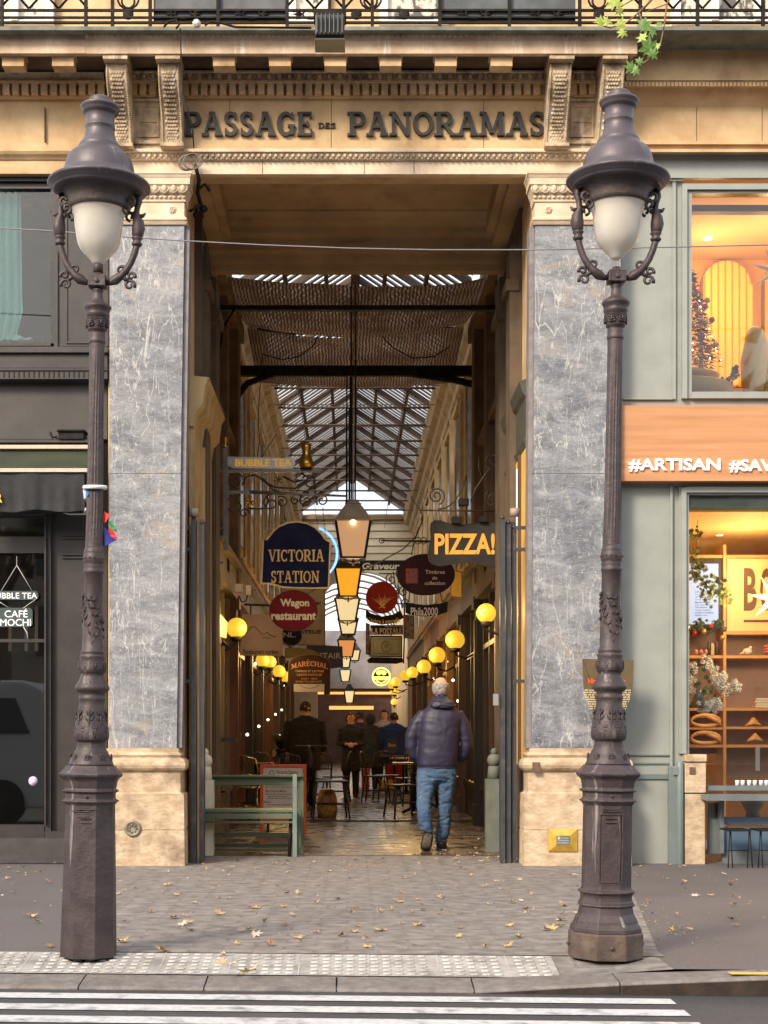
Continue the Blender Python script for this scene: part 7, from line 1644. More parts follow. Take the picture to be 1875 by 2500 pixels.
# potted grass, boxes on the table
px, py = at(690, 128)
t = wthing('potted_plant', 'dark spiky potted grass on the table behind the menu board', 'plant', (PX(686, 14.6), 14.6, .79))
c = Vector((PX(690, 14.4), 14.4, .79)); m = MB(); m.lathe([(0, .10), (.14, .13), (.15, .13)], c, 12); m.build('pot', bk_w, t)
m = MB(); rn = random.Random(3)
for k in range(150):
    a = rn.uniform(0, 2 * pi); L = rn.uniform(.2, .42); o = rn.uniform(.1, .38); b = c + Vector((.05 * cos(a), .05 * sin(a), .14)); m.tube([b, b + Vector((o * .4 * cos(a), o * .4 * sin(a), L * .7)), b + Vector((o * cos(a), o * sin(a), L * .8))], [.008, .007, .001], 3)
m.build('leaves', mat('grass_dark', (.03, .045, .012), (.09, .11, .04), 20, .6), t)
t = wthing('cardboard_box', 'open pale cardboard box lying on the table left of the potted grass', 'box', (PX(635, 14.4), 14.4, .79))
m = MB(); m.box(-.10, .10, -.08, .08, 0, .13); m.move(Matrix.Translation((PX(640, 14.4), 14.4, .80)) @ Matrix.Rotation(.35, 4, 'Y')); m.build('body', mat('card', (.38, .30, .20), (.45, .36, .25), 6, .8), t)
m = MB(); m.box(-.09, .09, -.08, .08, 0, .11); m.move(Matrix.Translation((PX(668, 14.4), 14.4, .79)) @ Matrix.Rotation(-.6, 4, 'Y')); tag(m.build('cardboard_box', mat('card', (.38, .30, .20)), bevel=.004), 'tipped cardboard carton between the open box and the potted grass', 'box')
t = wthing('menu_stand', 'small wooden menu stand on the table at the right of the potted grass', 'menu stand', (PX(732, 14), 14, .8)); m = MB(); m.pbox(706, 746, 1829, 1846, 14, 14.1); m.build('box', mat('dull_pine', (.25, .14, .07), (.3, .18, .1), 6), t)
t = wthing('chalkboard', 'small chalkboard with white scribble behind the slatted chair', 'chalkboard', (PX(956, 16), 16, .9)); y = 16.0; m = MB(); m.pbox(945, 970, 1803, 1836, y, y + .03); m.build('board', mat('slate', (.03, .028, .03)), t); T(t, 'Shark', 948, 967, 1815, 1823, y, mat('chalk', (.6, .58, .55)), 0)
m = MB(); m.lathe([(0, .13), (.12, .15), (.25, .14), (.38, .11), (.40, .06)], (PX(798, 7.2), 7.4, 0.03), 10); tag(m.build('bag', mat('gold_bag', (.32, .16, .04), (.6, .36, .1), 9, .4, lo=.45, hi=.55)), 'crumpled gold paper bag on the floor under the black table', 'bag')
t = wthing('shopping_bag', 'red shopping bag held low behind the woman with auburn hair', 'bag', (PX(892, 15.5), 15.5, .5)); m = MB(); m.pbox(883, 902, 1876, 1930, 15.5, 15.62); m.build('body', mat('red_bag', (.38, .03, .03), (.5, .1, .08), 9, .5), t, bevel=.01); m = MB(); m.tube([P(886, 1877, 15.55), P(892, 1858, 15.55), P(899, 1877, 15.55)], .008, 5); m.build('handle', black, t)
m = MB(); y = 14.0; m.pbox(932, 960, 1905, 1930, y + .6, y + .9); tag(m.build('crate', mat('yellow_crate', (.42, .24, .04), (.5, .3, .06), 6, .6), bevel=.005), 'yellow crate on the floor behind the slatted chair', 'crate')
# ================================================================ HISTORY SIGN, STREET-SIDE OBJECTS
y = -.34
br = mat('bronze_paint', (.115, .085, .045), (.14, .105, .06), 10, .42, metal=.25)
cx = 1485; top, bot = 1608, 1800; pts = [(1422, top), (1548, top + 4)]
for f in [k / 10 for k in range(11)]: pts.append((1547 - 4 * f - 56 * max(0, (f - .3) / .7) ** 1.7, top + 4 + f * 180))
pts += [(1486, 1806)]
for f in [1 - k / 10 for k in range(11)]: pts.append((1423 + 4 * f + 56 * max(0, (f - .3) / .7) ** 1.7, top + f * 182))
hs = board('history_sign', 'brown shield shaped history sign with red heading, standing behind the right street lamp', pts, y, br, .025, None, 1, None, 'sign')
T(hs, 'Histoire de Paris', 1436, 1527, 1656, 1669, y, mat('sign_red', (.75, .08, .02), rough=.5), .04)
m = MB(); rn = random.Random(12)
for k in range(9):
    py = 1684 + k * 5.6; inset = 0 if k < 4 else (k - 3) * 2.3; x = 1428 + inset
    while x < 1540 - inset:
        w_ = rn.uniform(4, 13); w_ = min(w_, 1540 - inset - x)
        if w_ > 1:
            xx = x
            while xx < x + w_ - 1: m.pbox(xx, xx + 1.5, py - rn.choice((0, 0, 1)), py + 2.6, y - .002, y); xx += 2.1
        x += w_ + 2.2
m.build('small_text', mat('sign_cream', (.62, .52, .34), rough=.5), hs)
m = MB(); m.box(PX(1470, y), PX(1476, y), y + .025, -.16, PZ(1650, y), PZ(1644, y)); m.box(PX(1500, y), PX(1506, y), y + .025, -.0, PZ(1650, y), PZ(1644, y)); m.tube([(PX(1486, y), y + .05, 0), (PX(1486, y), y + .05, PZ(1790, y))], .02, 8); m.build('post', br, hs)

# ---- stone jamb, counter and stools at the lower right window
t = wthing('stone_jamb', 'cut limestone pilaster base at the right of the sage shopfront', 'pilaster', (PX(1698, .0), 0, 0))
m = MB(); m.pbox(1672, 1722, 1938, 2132, -.02, .3); m.pbox(1672, 1724, 1862, 1936, -.035, .3); m.pbox(1672, 1726, 1842, 1860, -.05, .3); jb = m.build('block', stone_base, t, bevel=.008)
m = MB(); m.pbox(1684, 1698, 1873, 1890, -.045, -.03); kid(m, 'iron_cramp', mat('rust', (.09, .05, .035)), jb, t)
t = wthing('counter_bench', 'grey blue metal counter under the right shop window', 'counter', (PX(1810, -.1), -.1, 0))
ml = mat('counter_grey', (.13, .155, .165), (.17, .195, .205), 4, .35, metal=.1)
m = MB(); m.pbox(1726, 2000, 1918, 1930, .02, .07); m.pbox(1728, 2000, 1941, 1955, -.28, .0); m.build('shelf', ml, t)
m = MB(); m.pbox(1757, 1768, 1955, 2084, -.02, .05); m.pbox(1729, 1757, 1960, 2084, .10, .14); m.pbox(1765, 2000, 2018, 2084, .04, .08); m.pbox(1765, 2000, 2084, 2130, .03, .09); m.build('support_panel', ml, t)
m = MB(); m.pbox(1766, 2000, 1995, 2013, .035, .06); m.pbox(1766, 2000, 2020, 2075, .03, .045); m.build('blue_panel', mat('slate_blue', (.07, .12, .19), (.10, .16, .23), 3, .4), t)
def stool(label, px):
    y = -.30; t = wthing('stool', label, 'stool', (PX(px, y), y, 0), 'stools at the right window'); s0 = 1.0 / S(y)
    m = MB(); m.pbox(px - 56, px, 2026, 2030, y - .15, y + .15); m.build('seat', black, t)
    for a, b in ((px - 5, px - 11), (px - 3, px + 5), (px - 52, px - 58), (px - 50, px - 44)):
        for yy in (-.12, .12):
            m = MB(); m.tube([P(a, 2030, y + yy), P(b, 2149, y + yy)], .0055, 5); m.build('leg', black, t)
    m = MB(); m.tube([P(px - 54, 2076, y - .12), P(px - 6, 2077, y - .12)], .006, 5); m.tube([P(px - 56, 2135, y - .12), P(px + 3, 2136, y - .12)], .005, 5); m.build('stretcher', black, t)
stool('black wire legged stool at the right window, its right end showing', 1834)
stool('black wire legged stool at the right edge of the picture', 1908)
bt = mat('bottle_white', (.75, .75, .75), (.6, .6, .62), 30, .3)
for k, px in enumerate((1800, 1813, 1829, 1843, 1858, 1871)):
    m = MB(); y = .05; c = P(px, 1918, y); m.lathe([(0, .020), (.045, .020), (.05, .017)], c, 10); o = tag(m.build('cup', bt), ('leftmost', 'second', 'third', 'fourth', 'fifth', 'rightmost')[k] + ' white cup in the row on the right counter shelf', 'cup', 'row of white cups on the counter')
t = wthing('stone_bust', 'grey rounded urn under the counter shelf behind the glass', 'urn', P(1835, 1995, .3))
m = MB(); c = P(1838, 1995, .35); m.lathe([(0, .07), (.05, .06), (.09, .085), (.14, .11), (.19, .09), (.2, .05)], c, 20); m.build('bowl', mat('urn_grey', (.18, .18, .15), (.28, .28, .24), 8, .7), t)
m = MB(); m.pbox(1846, 1855, 1823, 1882, .25, .28); tag(m.build('candle', mat('candle_white', (.8, .8, .8))), 'tall white candle above the counter at the right window', 'candle')
# ---- lower room : shelving, screen, poster, pastries, flowers
sw = mat('shelf_oak', (.50, .26, .08), (.60, .33, .12), 3, .5, stretch=(1, 1, .3))
y = 1.6
t = wthing('shelving', 'open oak shelving inside the lower right shop window', 'shelving', (PX(1780, y), y, 0))
m = MB()
for a, b in ((1676, 1683), (1766, 1773)): m.pbox(a, b, 1355 if a < 1700 else 1330, 2040, y - .02, y + .3)
for py in (1600, 1728, 1818): m.pbox(1683, 1766, py, py + 7, y, y + .3); m.pbox(1773, 2040, py, py + 7, y, y + .3)
m.pbox(1683, 1766, 1355, 1362, y, y + .3); m.pbox(1773, 2040, 1355, 1362, y, y + .3); m.pbox(1773, 2040, 1540, 1549, y, y + .3); m.pbox(1683, 1766, 1530, 1534, y, y + .3); m.pbox(1683, 1766, 1776, 1781, y, y + .3); m.pbox(1773, 2040, 1774, 1780, y, y + .3)
m.build('frame', sw, t)
m = MB(); m.pbox(1683, 1766, 1534, 1840, y + .28, y + .30); m.pbox(1773, 2040, 1549, 1900, y + .28, y + .30); m.build('back_panel', mat('shelf_back', (.36, .23, .16), (.26, .16, .11), 2, .6), t)
t = wthing('wall_screen', 'lit pale blue menu screen behind trailing ivy in the lower right window', 'screen', P(1715, 1450, y))
m = MB(); m.pbox(1676, 1764, 1362, 1530, y + .02, y + .04); m.build('surround', mat('screen_black', (.02, .015, .01)), t)
m = MB(); m.pbox(1680, 1754, 1376, 1524, y, y + .02); m.build('display', mat('screen_blue', (.15, .2, .3), emit=(.42, .60, 1), estr=.38), t)
m = MB()
add_text(m, '& MENUS', PX(1676, y), PX(1729, y), PZ(1392, y), PZ(1384, y), y, .003, .02)
for k, tx in enumerate(('Jambon & beurre', 'Le classique', "A l'Opéra", 'Poulet curry', 'Menthe Pomme', 'Un soir d’été', 'Thé Argentin', 'Cannelle', 'Citronnelle', 'Infusion verte')): add_text(m, tx, PX(1697, y), PX(1727 + (k % 3) * 7, y), PZ(1447 + k * 6.3, y), PZ(1443.5 + k * 6.3, y), y, .003, .01 if k % 2 == 0 else 0)
m.build('lettering', mat('screen_ink', (.03, .04, .08)), t)
t = wthing('wall_poster', 'cream wall poster with tall brown letters in the lower right window', 'poster', P(1830, 1450, y))
m = MB(); m.pbox(1775, 2040, 1364, 1540, y + .02, y + .05); m.build('panel', mat('poster_cream', (.72, .52, .24), (.76, .56, .28), 3, .6), t)
m = MB(); add_text(m, 'B', PX(1817, y), PX(1849, y), PZ(1491, y), PZ(1386, y), y + .02, .004, .03); add_text(m, 'O', PX(1857, y), PX(1888, y), PZ(1491, y), PZ(1386, y), y + .02, .004, .03); m.pbox(1816, 2030, 1513, 1519, y + .014, y + .02); m.build('lettering', mat('poster_brown', (.12, .055, .02)), t)
def star(label, cx_, cy_, r, y, rot, cat='star'):
    m = MB(); c = P(cx_, cy_, y); v = [(c.x, y - .06, c.z), (c.x, y + .06, c.z)]
    for k in range(14):
        a = rot + pi * k / 7; rr = r if k % 2 == 0 else r * .30; v.append((c.x + rr * cos(a), y, c.z + rr * sin(a)))
    f = [(0, 2 + k, 2 + (k + 1) % 14) for k in range(14)] + [(1, 2 + (k + 1) % 14, 2 + k) for k in range(14)]
    m.add(v, f); return tag(m.build('paper_star', mat('star_paper', (.74, .70, .62), (.8, .76, .7), 4, .6)), label, cat)
star('large pointed paper star hanging in front of the poster in the lower window', 1890, 1460, .26, .8, pi - .12)
star('large white paper star hanging in the upper right window', 1893, 660, .24, .8, pi - .25)
# ivy, garland, flowers
def leaf_cluster(m, pts, r, n, rn, sz, spread):
    for k in range(n):
        p = Vector(rn.choice(pts)); c = p + Vector((rn.gauss(0, spread), rn.gauss(0, spread * .6), rn.gauss(0, spread))); a = rn.uniform(0, 6.3); q = sz * rn.uniform(.7, 1.3)
        nn = Vector((rn.gauss(0, .5), -1, rn.gauss(0, .5))).normalized(); u = nn.cross(Vector((0, 0, 1))).normalized(); w_ = nn.cross(u)
        out = []
        for j in range(10): b = a + 2 * pi * j / 10; rr = q * (1 if j % 2 == 0 else .55); out.append(c + u * rr * cos(b) + w_ * rr * sin(b))
        m.add([c] + out, [(0, 1 + j, 1 + (j + 1) % 10) for j in range(10)])
ivy_m = mat('ivy_green', (.03, .055, .014), (.22, .27, .05), 14, .5)
rn = random.Random(21)
t = wthing('hanging_ivy', 'trailing green ivy hanging from the ceiling in the lower right window', 'ivy', P(1705, 1270, .6)); y = .6
m = MB(); stem = [P(a, b, y) for a, b in ((1703, 1262), (1704, 1290), (1702, 1320), (1700, 1350), (1705, 1380), (1712, 1410), (1725, 1440), (1745, 1450), (1765, 1455))]; m.tube(stem, .003, 4); m.build('stem', ivy_m, t)
m = MB(); leaf_cluster(m, [P(a, b, y) for a, b in ((1706, 1283), (1686, 1296), (1690, 1308), (1704, 1305), (1704, 1322), (1690, 1345), (1710, 1335), (1702, 1347))], 0, 26, rn, .024, .016)
leaf_cluster(m, [P(a, b, y) for a, b in ((1700, 1370), (1712, 1385), (1690, 1400), (1705, 1405), (1715, 1415), (1700, 1420), (1735, 1420), (1725, 1435), (1755, 1425), (1765, 1430), (1740, 1450), (1760, 1450), (1730, 1465), (1775, 1455))], 0, 170, rn, .024, .036); m.build('leaves', ivy_m, t)
t = wthing('garland', 'evergreen garland with baubles under the menu screen', 'garland', P(1715, 1530, 1.2)); y = 1.3
m = MB(); gp = [P(1678 + k * 7, 1530 + 6 * sin(k), y) for k in range(13)]; leaf_cluster(m, gp, 0, 260, rn, .018, .026); m.build('foliage', mat('fir_green', (.012, .03, .012), (.04, .07, .03), 20, .6), t)
for px, py, mm in ((1696, 1546, 'b_red'), (1719, 1542, 'b_gold'), (1680, 1533, 'b_gold'), (1764, 1557, 'b_gold'), (1736, 1530, 'b_red')):
    m = MB(); m.ball(P(px, py, y - .06), .026, 12, 9); m.build('bauble', mat('bauble_' + mm, (.45, .01, .02) if mm == 'b_red' else (.6, .36, .06), rough=.18, metal=.7), t)
y = .5
t = wthing('flower_vase', 'glass vase of white blossom standing in the lower right window', 'flowers', P(1710, 1735, y))
m = MB(); m.lathe([(0, .06), (.01, .07), (.12, .05), (.18, .04)], P(1705, 1728, y), 14); m.build('vase', mat('vase_blue', (.15, .17, .2), rough=.1), t)
m = MB()
for a, b in ((1700, 1610), (1688, 1660), (1755, 1640), (1740, 1700), (1670, 1640), (1798, 1680)): m.tube([P(1706, 1715, y), P((1706 + a) / 2 + 5, (1715 + b) / 2, y), P(a + 10, b + 14, y)], [.006, .004, .003], 4)
leaf_cluster(m, [P(a, b, y) for a, b in ((1690, 1640), (1710, 1650), (1730, 1690), (1700, 1700))], 0, 30, rn, .03, .05); m.build('stems', mat('stem_green', (.07, .10, .03), (.14, .18, .06), 10, .6), t)
m = MB()
for a, b, n in ((1723, 1620, 10), (1690, 1640, 18), (1675, 1655, 8), (1755, 1660, 30), (1765, 1680, 20), (1700, 1700, 24), (1720, 1725, 28), (1745, 1720, 24), (1795, 1672, 14), (1740, 1640, 8), (1680, 1690, 8)):
    c = P(a, b, y)
    for k in range(n):
        p = c + Vector((rn.gauss(0, .030), rn.gauss(0, .025), rn.gauss(0, .030)))
        for j in range(5): q = 2 * pi * j / 5 + k; m.add([p, p + Vector((.027 * cos(q), -.008, .027 * sin(q))), p + Vector((.027 * cos(q + .8), .0, .027 * sin(q + .8)))], [(0, 1, 2)])
        m.ball(p, .011, 5, 4)
m.build('blossom', mat('blossom_white', (.75, .74, .68), (.85, .85, .8), 40, .6), t)
pst = mat('pastry', (.55, .27, .07), (.7, .4, .14), 14, .5, bump=.4)
for k, (px, py, lb) in enumerate(((1720, 1770, 'golden glazed loaf on the upper display shelf'), (1720, 1812, 'golden glazed loaf on the lower display shelf'))):
    y = 1.3; t = wthing('bread_loaf', lb, 'bread', P(px, py, y)); c = P(px, py - 10, y); m = MB()
    m.tube([(c.x + .13 * cos(a) * (1.2 if cos(a) > 0 else 1), y, c.z + .055 * sin(a)) for a in [2 * pi * j / 16 for j in range(16)]], [.012 + .012 * abs(sin(j * .4)) for j in range(16)], 7, closed=True); m.tube([(c.x + .02, y, c.z + .05), (c.x + .12, y - .02, c.z), (c.x + .17, y, c.z - .05)], [.02, .022, .01], 7); m.build('crust', pst, t)
for px, py, lb in ((1838, 1765, 'twisted pastry on the upper glass shelf'), (1842, 1803, 'twisted pastry on the lower glass shelf')):
    y = 1.3; c = P(px, py, y); m = MB()
    for j in range(4): m.tube([(c.x - .08 + .02 * j, y, c.z - .03 + .02 * j), (c.x, y - .02, c.z + .012 * j), (c.x + .08 - .02 * j, y, c.z - .02 + .022 * j)], [.008, .02, .008], 6)
    tag(m.build('pastry', pst), lb, 'pastry')
# small things on the shelves
def onshelf(name, lb, cat, px, py, fn, mm):
    m = MB(); fn(m, P(px, py, 1.62)); tag(m.build(name, mm), lb, cat)
onshelf('toy_bird', 'small pale bird figurine on the oak shelf', 'figurine', 1825, 1599, lambda m, c: (m.ball((c.x, c.y, c.z + .035), .035, 10, 7, (1.4, .8, 1)), m.ball((c.x + .03, c.y, c.z + .075), .018, 8, 6), m.tube([(c.x - .03, c.y, c.z + .03), (c.x - .085, c.y, c.z + .01)], [.014, .004], 5), m.tube([(c.x, c.y, c.z + .01), (c.x, c.y, c.z)], .006, 4)), mat('bird_pale', (.7, .6, .5)))
onshelf('toy_figure', 'small red and white toy figures on the left oak shelf', 'figurine', 1712, 1599, lambda m, c: [m.ball((c.x + dx, c.y, c.z + .03), .022, 8, 6, (1, .8, 1.3)) or m.ball((c.x + dx, c.y, c.z + .075), .014, 6, 5) for dx in (-.05, 0, .05, .08)], mat('toy_red', (.5, .12, .1), (.6, .4, .35), 30))
onshelf('book', 'upright cream book between dark jars on the left oak shelf', 'book', 1740, 1599, lambda m, c: m.box(c.x - .015, c.x + .015, c.y, c.y + .12, c.z, c.z + .12), mat('book_cream', (.6, .42, .2)))
onshelf('jar', 'dark glass jar left of the cream book', 'jar', 1731, 1599, lambda m, c: m.lathe([(0, .02), (.1, .02), (.12, .012), (.14, .014)], c, 10), mat('jar_dark', (.06, .06, .04), rough=.2))
onshelf('jar', 'dark glass jar right of the cream book', 'jar', 1750, 1599, lambda m, c: m.lathe([(0, .02), (.1, .02), (.12, .012), (.14, .014)], c, 10), mat('jar_dark', (.06, .06, .04), rough=.2))
onshelf('ribbon', 'coral ribbon ornament at the right edge of the oak shelf', 'ribbon', 1872, 1598, lambda m, c: [m.tube([(c.x - .03, c.y, c.z + .02 + .03 * j), (c.x + .05, c.y, c.z + .04 + .03 * j)], .012, 6) for j in range(3)], mat('coral', (.6, .12, .1)))
for k in range(4):
    m = MB(); c = P(1865, 1727 - k * 6, 1.62); m.box(c.x - .09 + .01 * (k % 2), c.x + .08, c.y, c.y + .12, c.z, c.z + .02); tag(m.build('magazine', mat('paper_pale', (.6, .58, .5))), 'pale magazine, %s of the small pile on the middle oak shelf' % ('lowest', 'second lowest', 'second highest', 'topmost')[k], 'magazine', 'pile of magazines on the shelf')
# ---- upper room : christmas tree, pale seats, plinth
y = .9
t = wthing('christmas_tree', 'decorated christmas tree cut off by the left edge of the upper window', 'christmas tree', P(1680, 905, y))
top = P(1684, 660, y); base = P(1676, 900, y); m = MB(); m.tube([base, top], [.03, .008], 6); m.build('trunk', mat('bark_dark', (.04, .025, .015)), t)
m = MB(); rn = random.Random(31)
for k in range(1500):
    f = rn.random() ** .7; z = top.z + (base.z - top.z) * f; r = .02 + .32 * f; a = rn.uniform(0, 2 * pi); rr = r * rn.uniform(.35, 1); c = Vector((base.x + (top.x - base.x) * (1 - f) + rr * cos(a), y + rr * sin(a), z)); d = Vector((cos(a), sin(a), rn.uniform(-.5, .2))).normalized() * rn.uniform(.03, .07); w_ = Vector((-sin(a), cos(a), rn.uniform(-.5, .5))) * .010
    m.add([c - w_, c + d, c + w_, c + Vector((0, 0, .012))], [(0, 1, 2), (0, 3, 1)])
m.build('foliage', mat('tree_fir', (.008, .022, .010), (.03, .06, .025), 30, .6), t)
for k, (px, py, kd) in enumerate(((1695, 703, 0), (1698, 746, 1), (1727, 733, 2), (1722, 748, 0), (1738, 781, 0), (1722, 786, 2), (1748, 840, 2), (1731, 848, 0), (1690, 790, 2), (1705, 760, 2), (1700, 880, 2), (1715, 820, 1))):
    m = MB(); m.ball(P(px, py, y - .20 - .06 * (py - 650) / 250), .030, 12, 9); m.build('bauble', mat('tb_%d' % kd, ((.5, .06, .02), (.35, .02, .10), (.62, .45, .12))[kd], rough=.2, metal=.6), t)
m = MB()
for k in range(26):
    f = rn.random() ** .7; z = top.z + (base.z - top.z) * f; r = .02 + .33 * f; a = rn.uniform(pi, 2 * pi); m.ball((base.x + r * cos(a), y + r * sin(a) * .9, z), .0055, 5, 4)
m.build('light', mat('tree_light', (1, .9, .7), emit=(1, .9, .7), estr=6), t)
t = wthing('round_table', 'round pale table edge under the christmas tree in the upper window', 'table', P(1690, 920, .5)); y = .55
m = MB(); c = P(1675, 900, y + .1); m.lathe([(-.05, .34), (-.03, .39), (0, .40), (.008, .38)], (c.x, y + .45, c.z), 40); m.build('tabletop', mat('table_pale', (.55, .38, .16), (.6, .43, .2), 4, .4), t)
m = MB(); c = P(1700, 957, .3); m.lathe([(0, .50), (.13, .50), (.15, .47)], (c.x - .05, .75, c.z - .0), 40); m.build('plinth', mat('plinth_pale', (.50, .36, .16)), t)
wt = mat('boucle_cream', (.78, .62, .34), (.86, .70, .42), 60, .9, bump=.8, bscale=160)
m = MB(); y = .7
loft(m, [(PX(1838, y), y, PZ(962, y), .085, .16), (PX(1840, y), y, PZ(930, y), .11, .18), (PX(1842, y), y, PZ(880, y), .125, .18), (PX(1845, y), y, PZ(840, y), .105, .16), (PX(1842, y), y, PZ(812, y), .075, .13), (PX(1840, y), y, PZ(800, y), .03, .07)], 20)
tag(m.build('armchair', wt), 'tall rounded cream armchair back in the upper right window', 'armchair')
m = MB(); loft(m, [(PX(1885, y), y, PZ(962, y), .12, .16), (PX(1888, y), y, PZ(900, y), .11, .16), (PX(1892, y), y, PZ(870, y), .05, .1)], 20); tag(m.build('armchair', wt), 'second rounded cream armchair cut by the right edge of the picture', 'armchair')
m = MB(); gp = [P(a, b, .5) for a, b in ((1700, 938), (1730, 936), (1760, 934), (1780, 928), (1792, 915), (1795, 900))]; leaf_cluster(m, gp, 0, 160, rn, .018, .02); tag(m.build('garland', mat('fir_green', (.012, .03, .012))), 'fir garland lying along the foot of the upper right window', 'garland')

# ================================================================ PLANE TREE TWIG at the top right
t = wthing('plane_branch', 'thin plane tree branch with yellow green leaves hanging in from the top', 'branch', P(1560, -30, -2.4))
yb = -2.4; bark = mat('twig_bark', (.14, .09, .055), (.22, .15, .10), 20, .8)
m = MB()
for q, r in ((((1640, -60), (1590, 0), (1560, 30), (1530, 55), (1490, 68), (1462, 60)), .009), (((1590, 0), (1560, -10), (1510, 20), (1496, 5)), .007), (((1660, -60), (1628, 10), (1622, 60), (1612, 110), (1590, 140), (1570, 155), (1552, 170)), .008), (((1560, 30), (1570, 60), (1580, 95), (1574, 120)), .006), (((1628, 10), (1600, 20), (1576, 30)), .005)):
    m.tube([P(a, b, yb) for a, b in q], [r * (1 - .6 * i / len(q)) for i in range(len(q))], 5)
m.build('twig', bark, t)
lf_m = [mat('leaf_lime', (.22, .30, .04), (.36, .42, .08), 30, .5), mat('leaf_green', (.07, .16, .03), (.14, .24, .05), 30, .5)]
def plane_leaf(m, c, r, rot, tilt, curl=.15):
    out = []; R_ = Matrix.Rotation(rot, 4, 'Y') @ Matrix.Rotation(tilt, 4, 'X')
    prof_ = [(-90, .25), (-60, .75), (-40, .45), (-15, 1.0), (15, .5), (45, .95), (68, .55), (90, 1.15), (112, .55), (135, .95), (165, .5), (195, 1.0), (220, .45), (240, .75)]
    for a, q in prof_: a = radians(a); out.append(Vector(c) + R_ @ Vector((r * q * cos(a), curl * r * q * q, r * q * sin(a))))
    n = len(out); m.add([Vector(c)] + out, [(0, 1 + j, 1 + (j + 1) % n) for j in range(n)])
rn = random.Random(9)
for k, (px, py, r, mi) in enumerate(((1500, 8, .085, 0), (1468, 52, .06, 0), (1482, 50, .05, 0), (1512, 25, .05, 0), (1515, 60, .06, 0), (1520, 78, .05, 0), (1572, 62, .08, 1), (1590, 75, .06, 1), (1570, 92, .055, 0), (1583, 118, .09, 1), (1592, 132, .06, 1), (1540, 165, .06, 1), (1552, 170, .05, 1), (1560, 150, .04, 1), (1610, 60, .04, 1), (1606, 112, .035, 0))):
    m = MB(); plane_leaf(m, P(px, py, yb - .03), r, rn.uniform(-2.5, 2.5), rn.uniform(-.5, .5)); m.build('leaf', lf_m[mi], t, recalc=False)

# ================================================================ FALLEN LEAVES
lm = [mat('dry_leaf_%s' % n, c, c2, 25, .7) for n, c, c2 in (('tan', (.36, .24, .13), (.48, .33, .2)), ('brown', (.20, .11, .06), (.30, .17, .09)), ('golden', (.42, .29, .10), (.54, .39, .16)), ('pale', (.46, .36, .25), (.56, .46, .34)))]
protos = []
rn = random.Random(77)
for v in range(8):
    m = MB(); r = 1.0; out = []
    prof_ = [(-90, .25), (-60, .75), (-40, .45), (-15, 1.0), (15, .5), (45, .95), (68, .55), (90, 1.15), (112, .55), (135, .95), (165, .5), (195, 1.0), (220, .45), (240, .75)]
    for a, q in prof_:
        q *= rn.uniform(.8, 1.15); a = radians(a); out.append((q * cos(a), q * sin(a), rn.uniform(.02, .55) * q))
    n = len(out); m.add([(0, 0, .04)] + out, [(0, 1 + j, 1 + (j + 1) % n) for j in range(n)]); m.tube([(0, -.2, .05), (.1, -.9, .02), (.05, -1.3, .1)], .03, 3)
    me = m.build('leafproto', lm[v % 4], recalc=False); protos.append(me.data); bpy.data.objects.remove(me)
n_l = 0
def drop(x, y, z, r):
    global n_l
    pi_ = rn.randrange(8); o = bpy.data.objects.new('fallen_leaf', protos[pi_]); COL.objects.link(o); o.location = (x, y, z); o.scale = (r, r * rn.uniform(.35, .95), r * rn.uniform(.5, 1.1)); o.rotation_euler = (rn.gauss(0, .18), rn.gauss(0, .18), rn.uniform(0, 6.28))
    tag(o, 'curled %s dry leaf lying on %s' % (('tan', 'brown', 'golden', 'pale')[pi_ % 4], 'the passage floor near the right gate' if y > .3 else 'the stone paving between the two street lamps, near side' if -1.3 < x < 1.7 and y < -3 else 'the stone paving just before the entrance' if -2.2 < x < 2.1 else 'the dark pavement left of the entrance' if x < 0 else 'the dark pavement before the sage shopfront'), 'leaf', 'fallen dry leaves'); n_l += 1
for k in range(262):
    y = YE + .45 + (6.3) * rn.random() ** .8; x = rn.uniform(-3.2, 3.4) * (y - CAM_Y) / 13.5 * 1.05
    if abs(x - lampR.location.x) < .24 and abs(y - lampR.location.y) < .24 or abs(x - lampL.location.x) < .24 and abs(y - lampL.location.y) < .24: continue
    drop(x, y, .012, rn.uniform(.018, .042) * (1.3 if y < -3 else 1))
for k in range(24): drop(rn.uniform(.9, 1.6), rn.uniform(.3, 3.2), .015, rn.uniform(.02, .04))
def drop_px(px, py, r, mi):
    z = .02; y = F * (CAM_Z) / (py - VY) + CAM_Y; o = bpy.data.objects.new('fallen_leaf', protos[mi]); COL.objects.link(o); o.location = (PX(px, y), y, .03 if py > 2330 else .012); o.scale = (r, r, r); o.rotation_euler = (.3, .1, px); return o
for px, py, r, mi, lb in ((660, 2311, .05, 1, 'curled rust brown leaf standing up near the tactile strip'), (607, 2388, .06, 2, 'broad yellow leaf on the kerb beside a clump of dead leaves'), (398, 2326, .055, 2, 'yellow leaf at the upper edge of the tactile strip'), (975, 2205, .05, 6, 'dark yellow green leaf lying in the middle of the paving'), (535, 2235, .055, 0, 'large tan leaf left of the paving centre'), (445, 2262, .05, 3, 'pale leaf near the left street lamp'), (1345, 2272, .05, 2, 'yellow leaf left of the right street lamp'), (540, 2365, .04, 0, 'tan leaf in the clump on the tactile strip'), (570, 2368, .05, 3, 'pale leaf in the clump on the tactile strip'), (90, 2254, .05, 0, 'tan leaf on the dark pavement at far left')):
    tag(drop_px(px, py, r, mi), lb, 'leaf', 'fallen dry leaves')
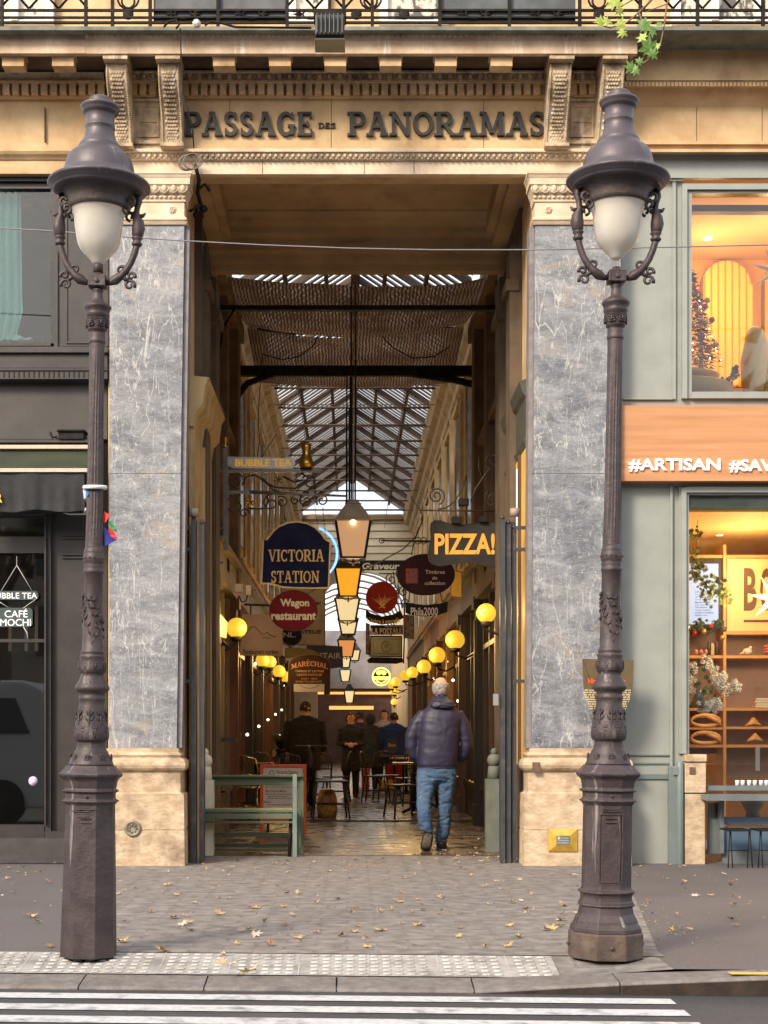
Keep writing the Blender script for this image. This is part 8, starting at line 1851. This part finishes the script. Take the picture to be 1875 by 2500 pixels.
# litter heap against the right wall (uncountable crumbs)
m = MB()
for k in range(900):
    if k < 420: x, y = 1.62 - abs(rn.gauss(0, .28)), rn.uniform(.2, 5.5)
    elif k < 700: x, y = rn.uniform(-3.3, 3.8), rn.uniform(-5.2, .1)
    elif k < 820: x, y = rn.uniform(1.5, 2.1), rn.uniform(-5.4, -3)
    else: x, y = rn.uniform(-1.4, 2.0), rn.gauss(-.1, .15)
    r = rn.uniform(.004, .016); a = rn.uniform(0, 6.3); z = .009 + rn.uniform(0, .012)
    m.add([(x + r * cos(a), y + r * sin(a), z), (x + r * cos(a + 2), y + r * sin(a + 2), z + rn.uniform(0, .012)), (x + r * .8 * cos(a + 4.2), y + r * .8 * sin(a + 4.2), z)], [(0, 1, 2)])
tag(m.build('leaf_litter', lm[0]), 'scattered crumbs of dry leaves over the pavement', None, None, 'stuff')
# ================================================================ ACROSS THE STREET (seen only as reflections)
fs = mat('far_stone', (.35, .29, .22), (.45, .38, .3), .4, .8)
t = wthing('far_building', 'stone apartment house across the street, seen only in reflections', 'building', (0, -52, 0))
m = MB(); m.box(-60, 60, -53, -52, 0, 15); m.build('wall', fs, t)
m = MB()
for i in range(30):
    for j in range(4): m.box(-58 + i * 4, -56.4 + i * 4, -51.98, -51.9, 1.2 + j * 3.6, 3.4 + j * 3.6)
m.build('window', mat('far_glass', (.05, .05, .05), rough=.2), t)
for tx, ty, wh_ in ((-9, -24, 'left of the camera'), (7, -22, 'right of the camera'), (16, -27, 'far to the right'), (-19, -21, 'far to the left')):
    t = wthing('plane_tree', 'autumn plane tree across the street, ' + wh_ + ', seen in reflections', 'tree', (tx, ty, 0), 'trees across the street')
    m = MB(); m.tube([(tx, ty, 0), (tx + .1, ty, 3), (tx, ty, 6)], [.28, .22, .15], 8)
    tips = []
    for k in range(9):
        a = rn.uniform(0, 6.3); e = Vector((tx + 2.6 * cos(a), ty + 2.6 * sin(a), rn.uniform(6.5, 10))); mid = Vector((tx + 1.1 * cos(a), ty + 1.1 * sin(a), 6.2)); m.tube([(tx, ty, rn.uniform(3.5, 5.5)), mid, e], [.1, .07, .02], 5); tips += [mid, e, (mid + e) / 2]
    m.build('trunk', bark, t)
    m = MB()
    for k in range(420):
        c = Vector(rn.choice(tips)) + Vector((rn.gauss(0, .7), rn.gauss(0, .7), rn.gauss(0, .6))); a = rn.uniform(0, 6.3); m.add([c, c + Vector((.4 * cos(a), .4 * sin(a), .1)), c + Vector((.1, .2, .4))], [(0, 1, 2)])
    m.build('crown', mat('crown_brown', (.10, .08, .03), (.2, .15, .05), 3, .8), t)
t = wthing('delivery_van', 'white delivery van parked to the left on the road, seen only in the cafe glass', 'van', (-7.5, -7.6, 0))
m = MB(); q = [(-10.4, .25), (-3.9, .25), (-3.8, .9), (-4.0, 1.25), (-4.3, 1.9), (-4.6, 2.05), (-10.3, 2.05), (-10.4, 1.9)]; m.prism([(a, b - .09) for a, b in q], -8.6, -6.9, 'y'); m.build('body', mat('van_white', (.75, .76, .78), rough=.25), t, bevel=.05)
m = MB(); m.prism([(a, b - .09) for a, b in ((-4.5, 1.3), (-4.7, 1.8), (-5.8, 1.82), (-5.8, 1.3))], -6.9, -6.88, 'y'); m.build('window', mat('van_glass', (.02, .025, .03), rough=.1), t)
for x in (-9.6, -4.9):
    m = MB(); m.lathe([(0, .33), (.2, .33)], (0, 0, 0), 20); m.move(Matrix.Translation((x, -6.85, .24)) @ Matrix.Rotation(radians(90), 4, 'X')); m.build('wheel', black, t)
finish()
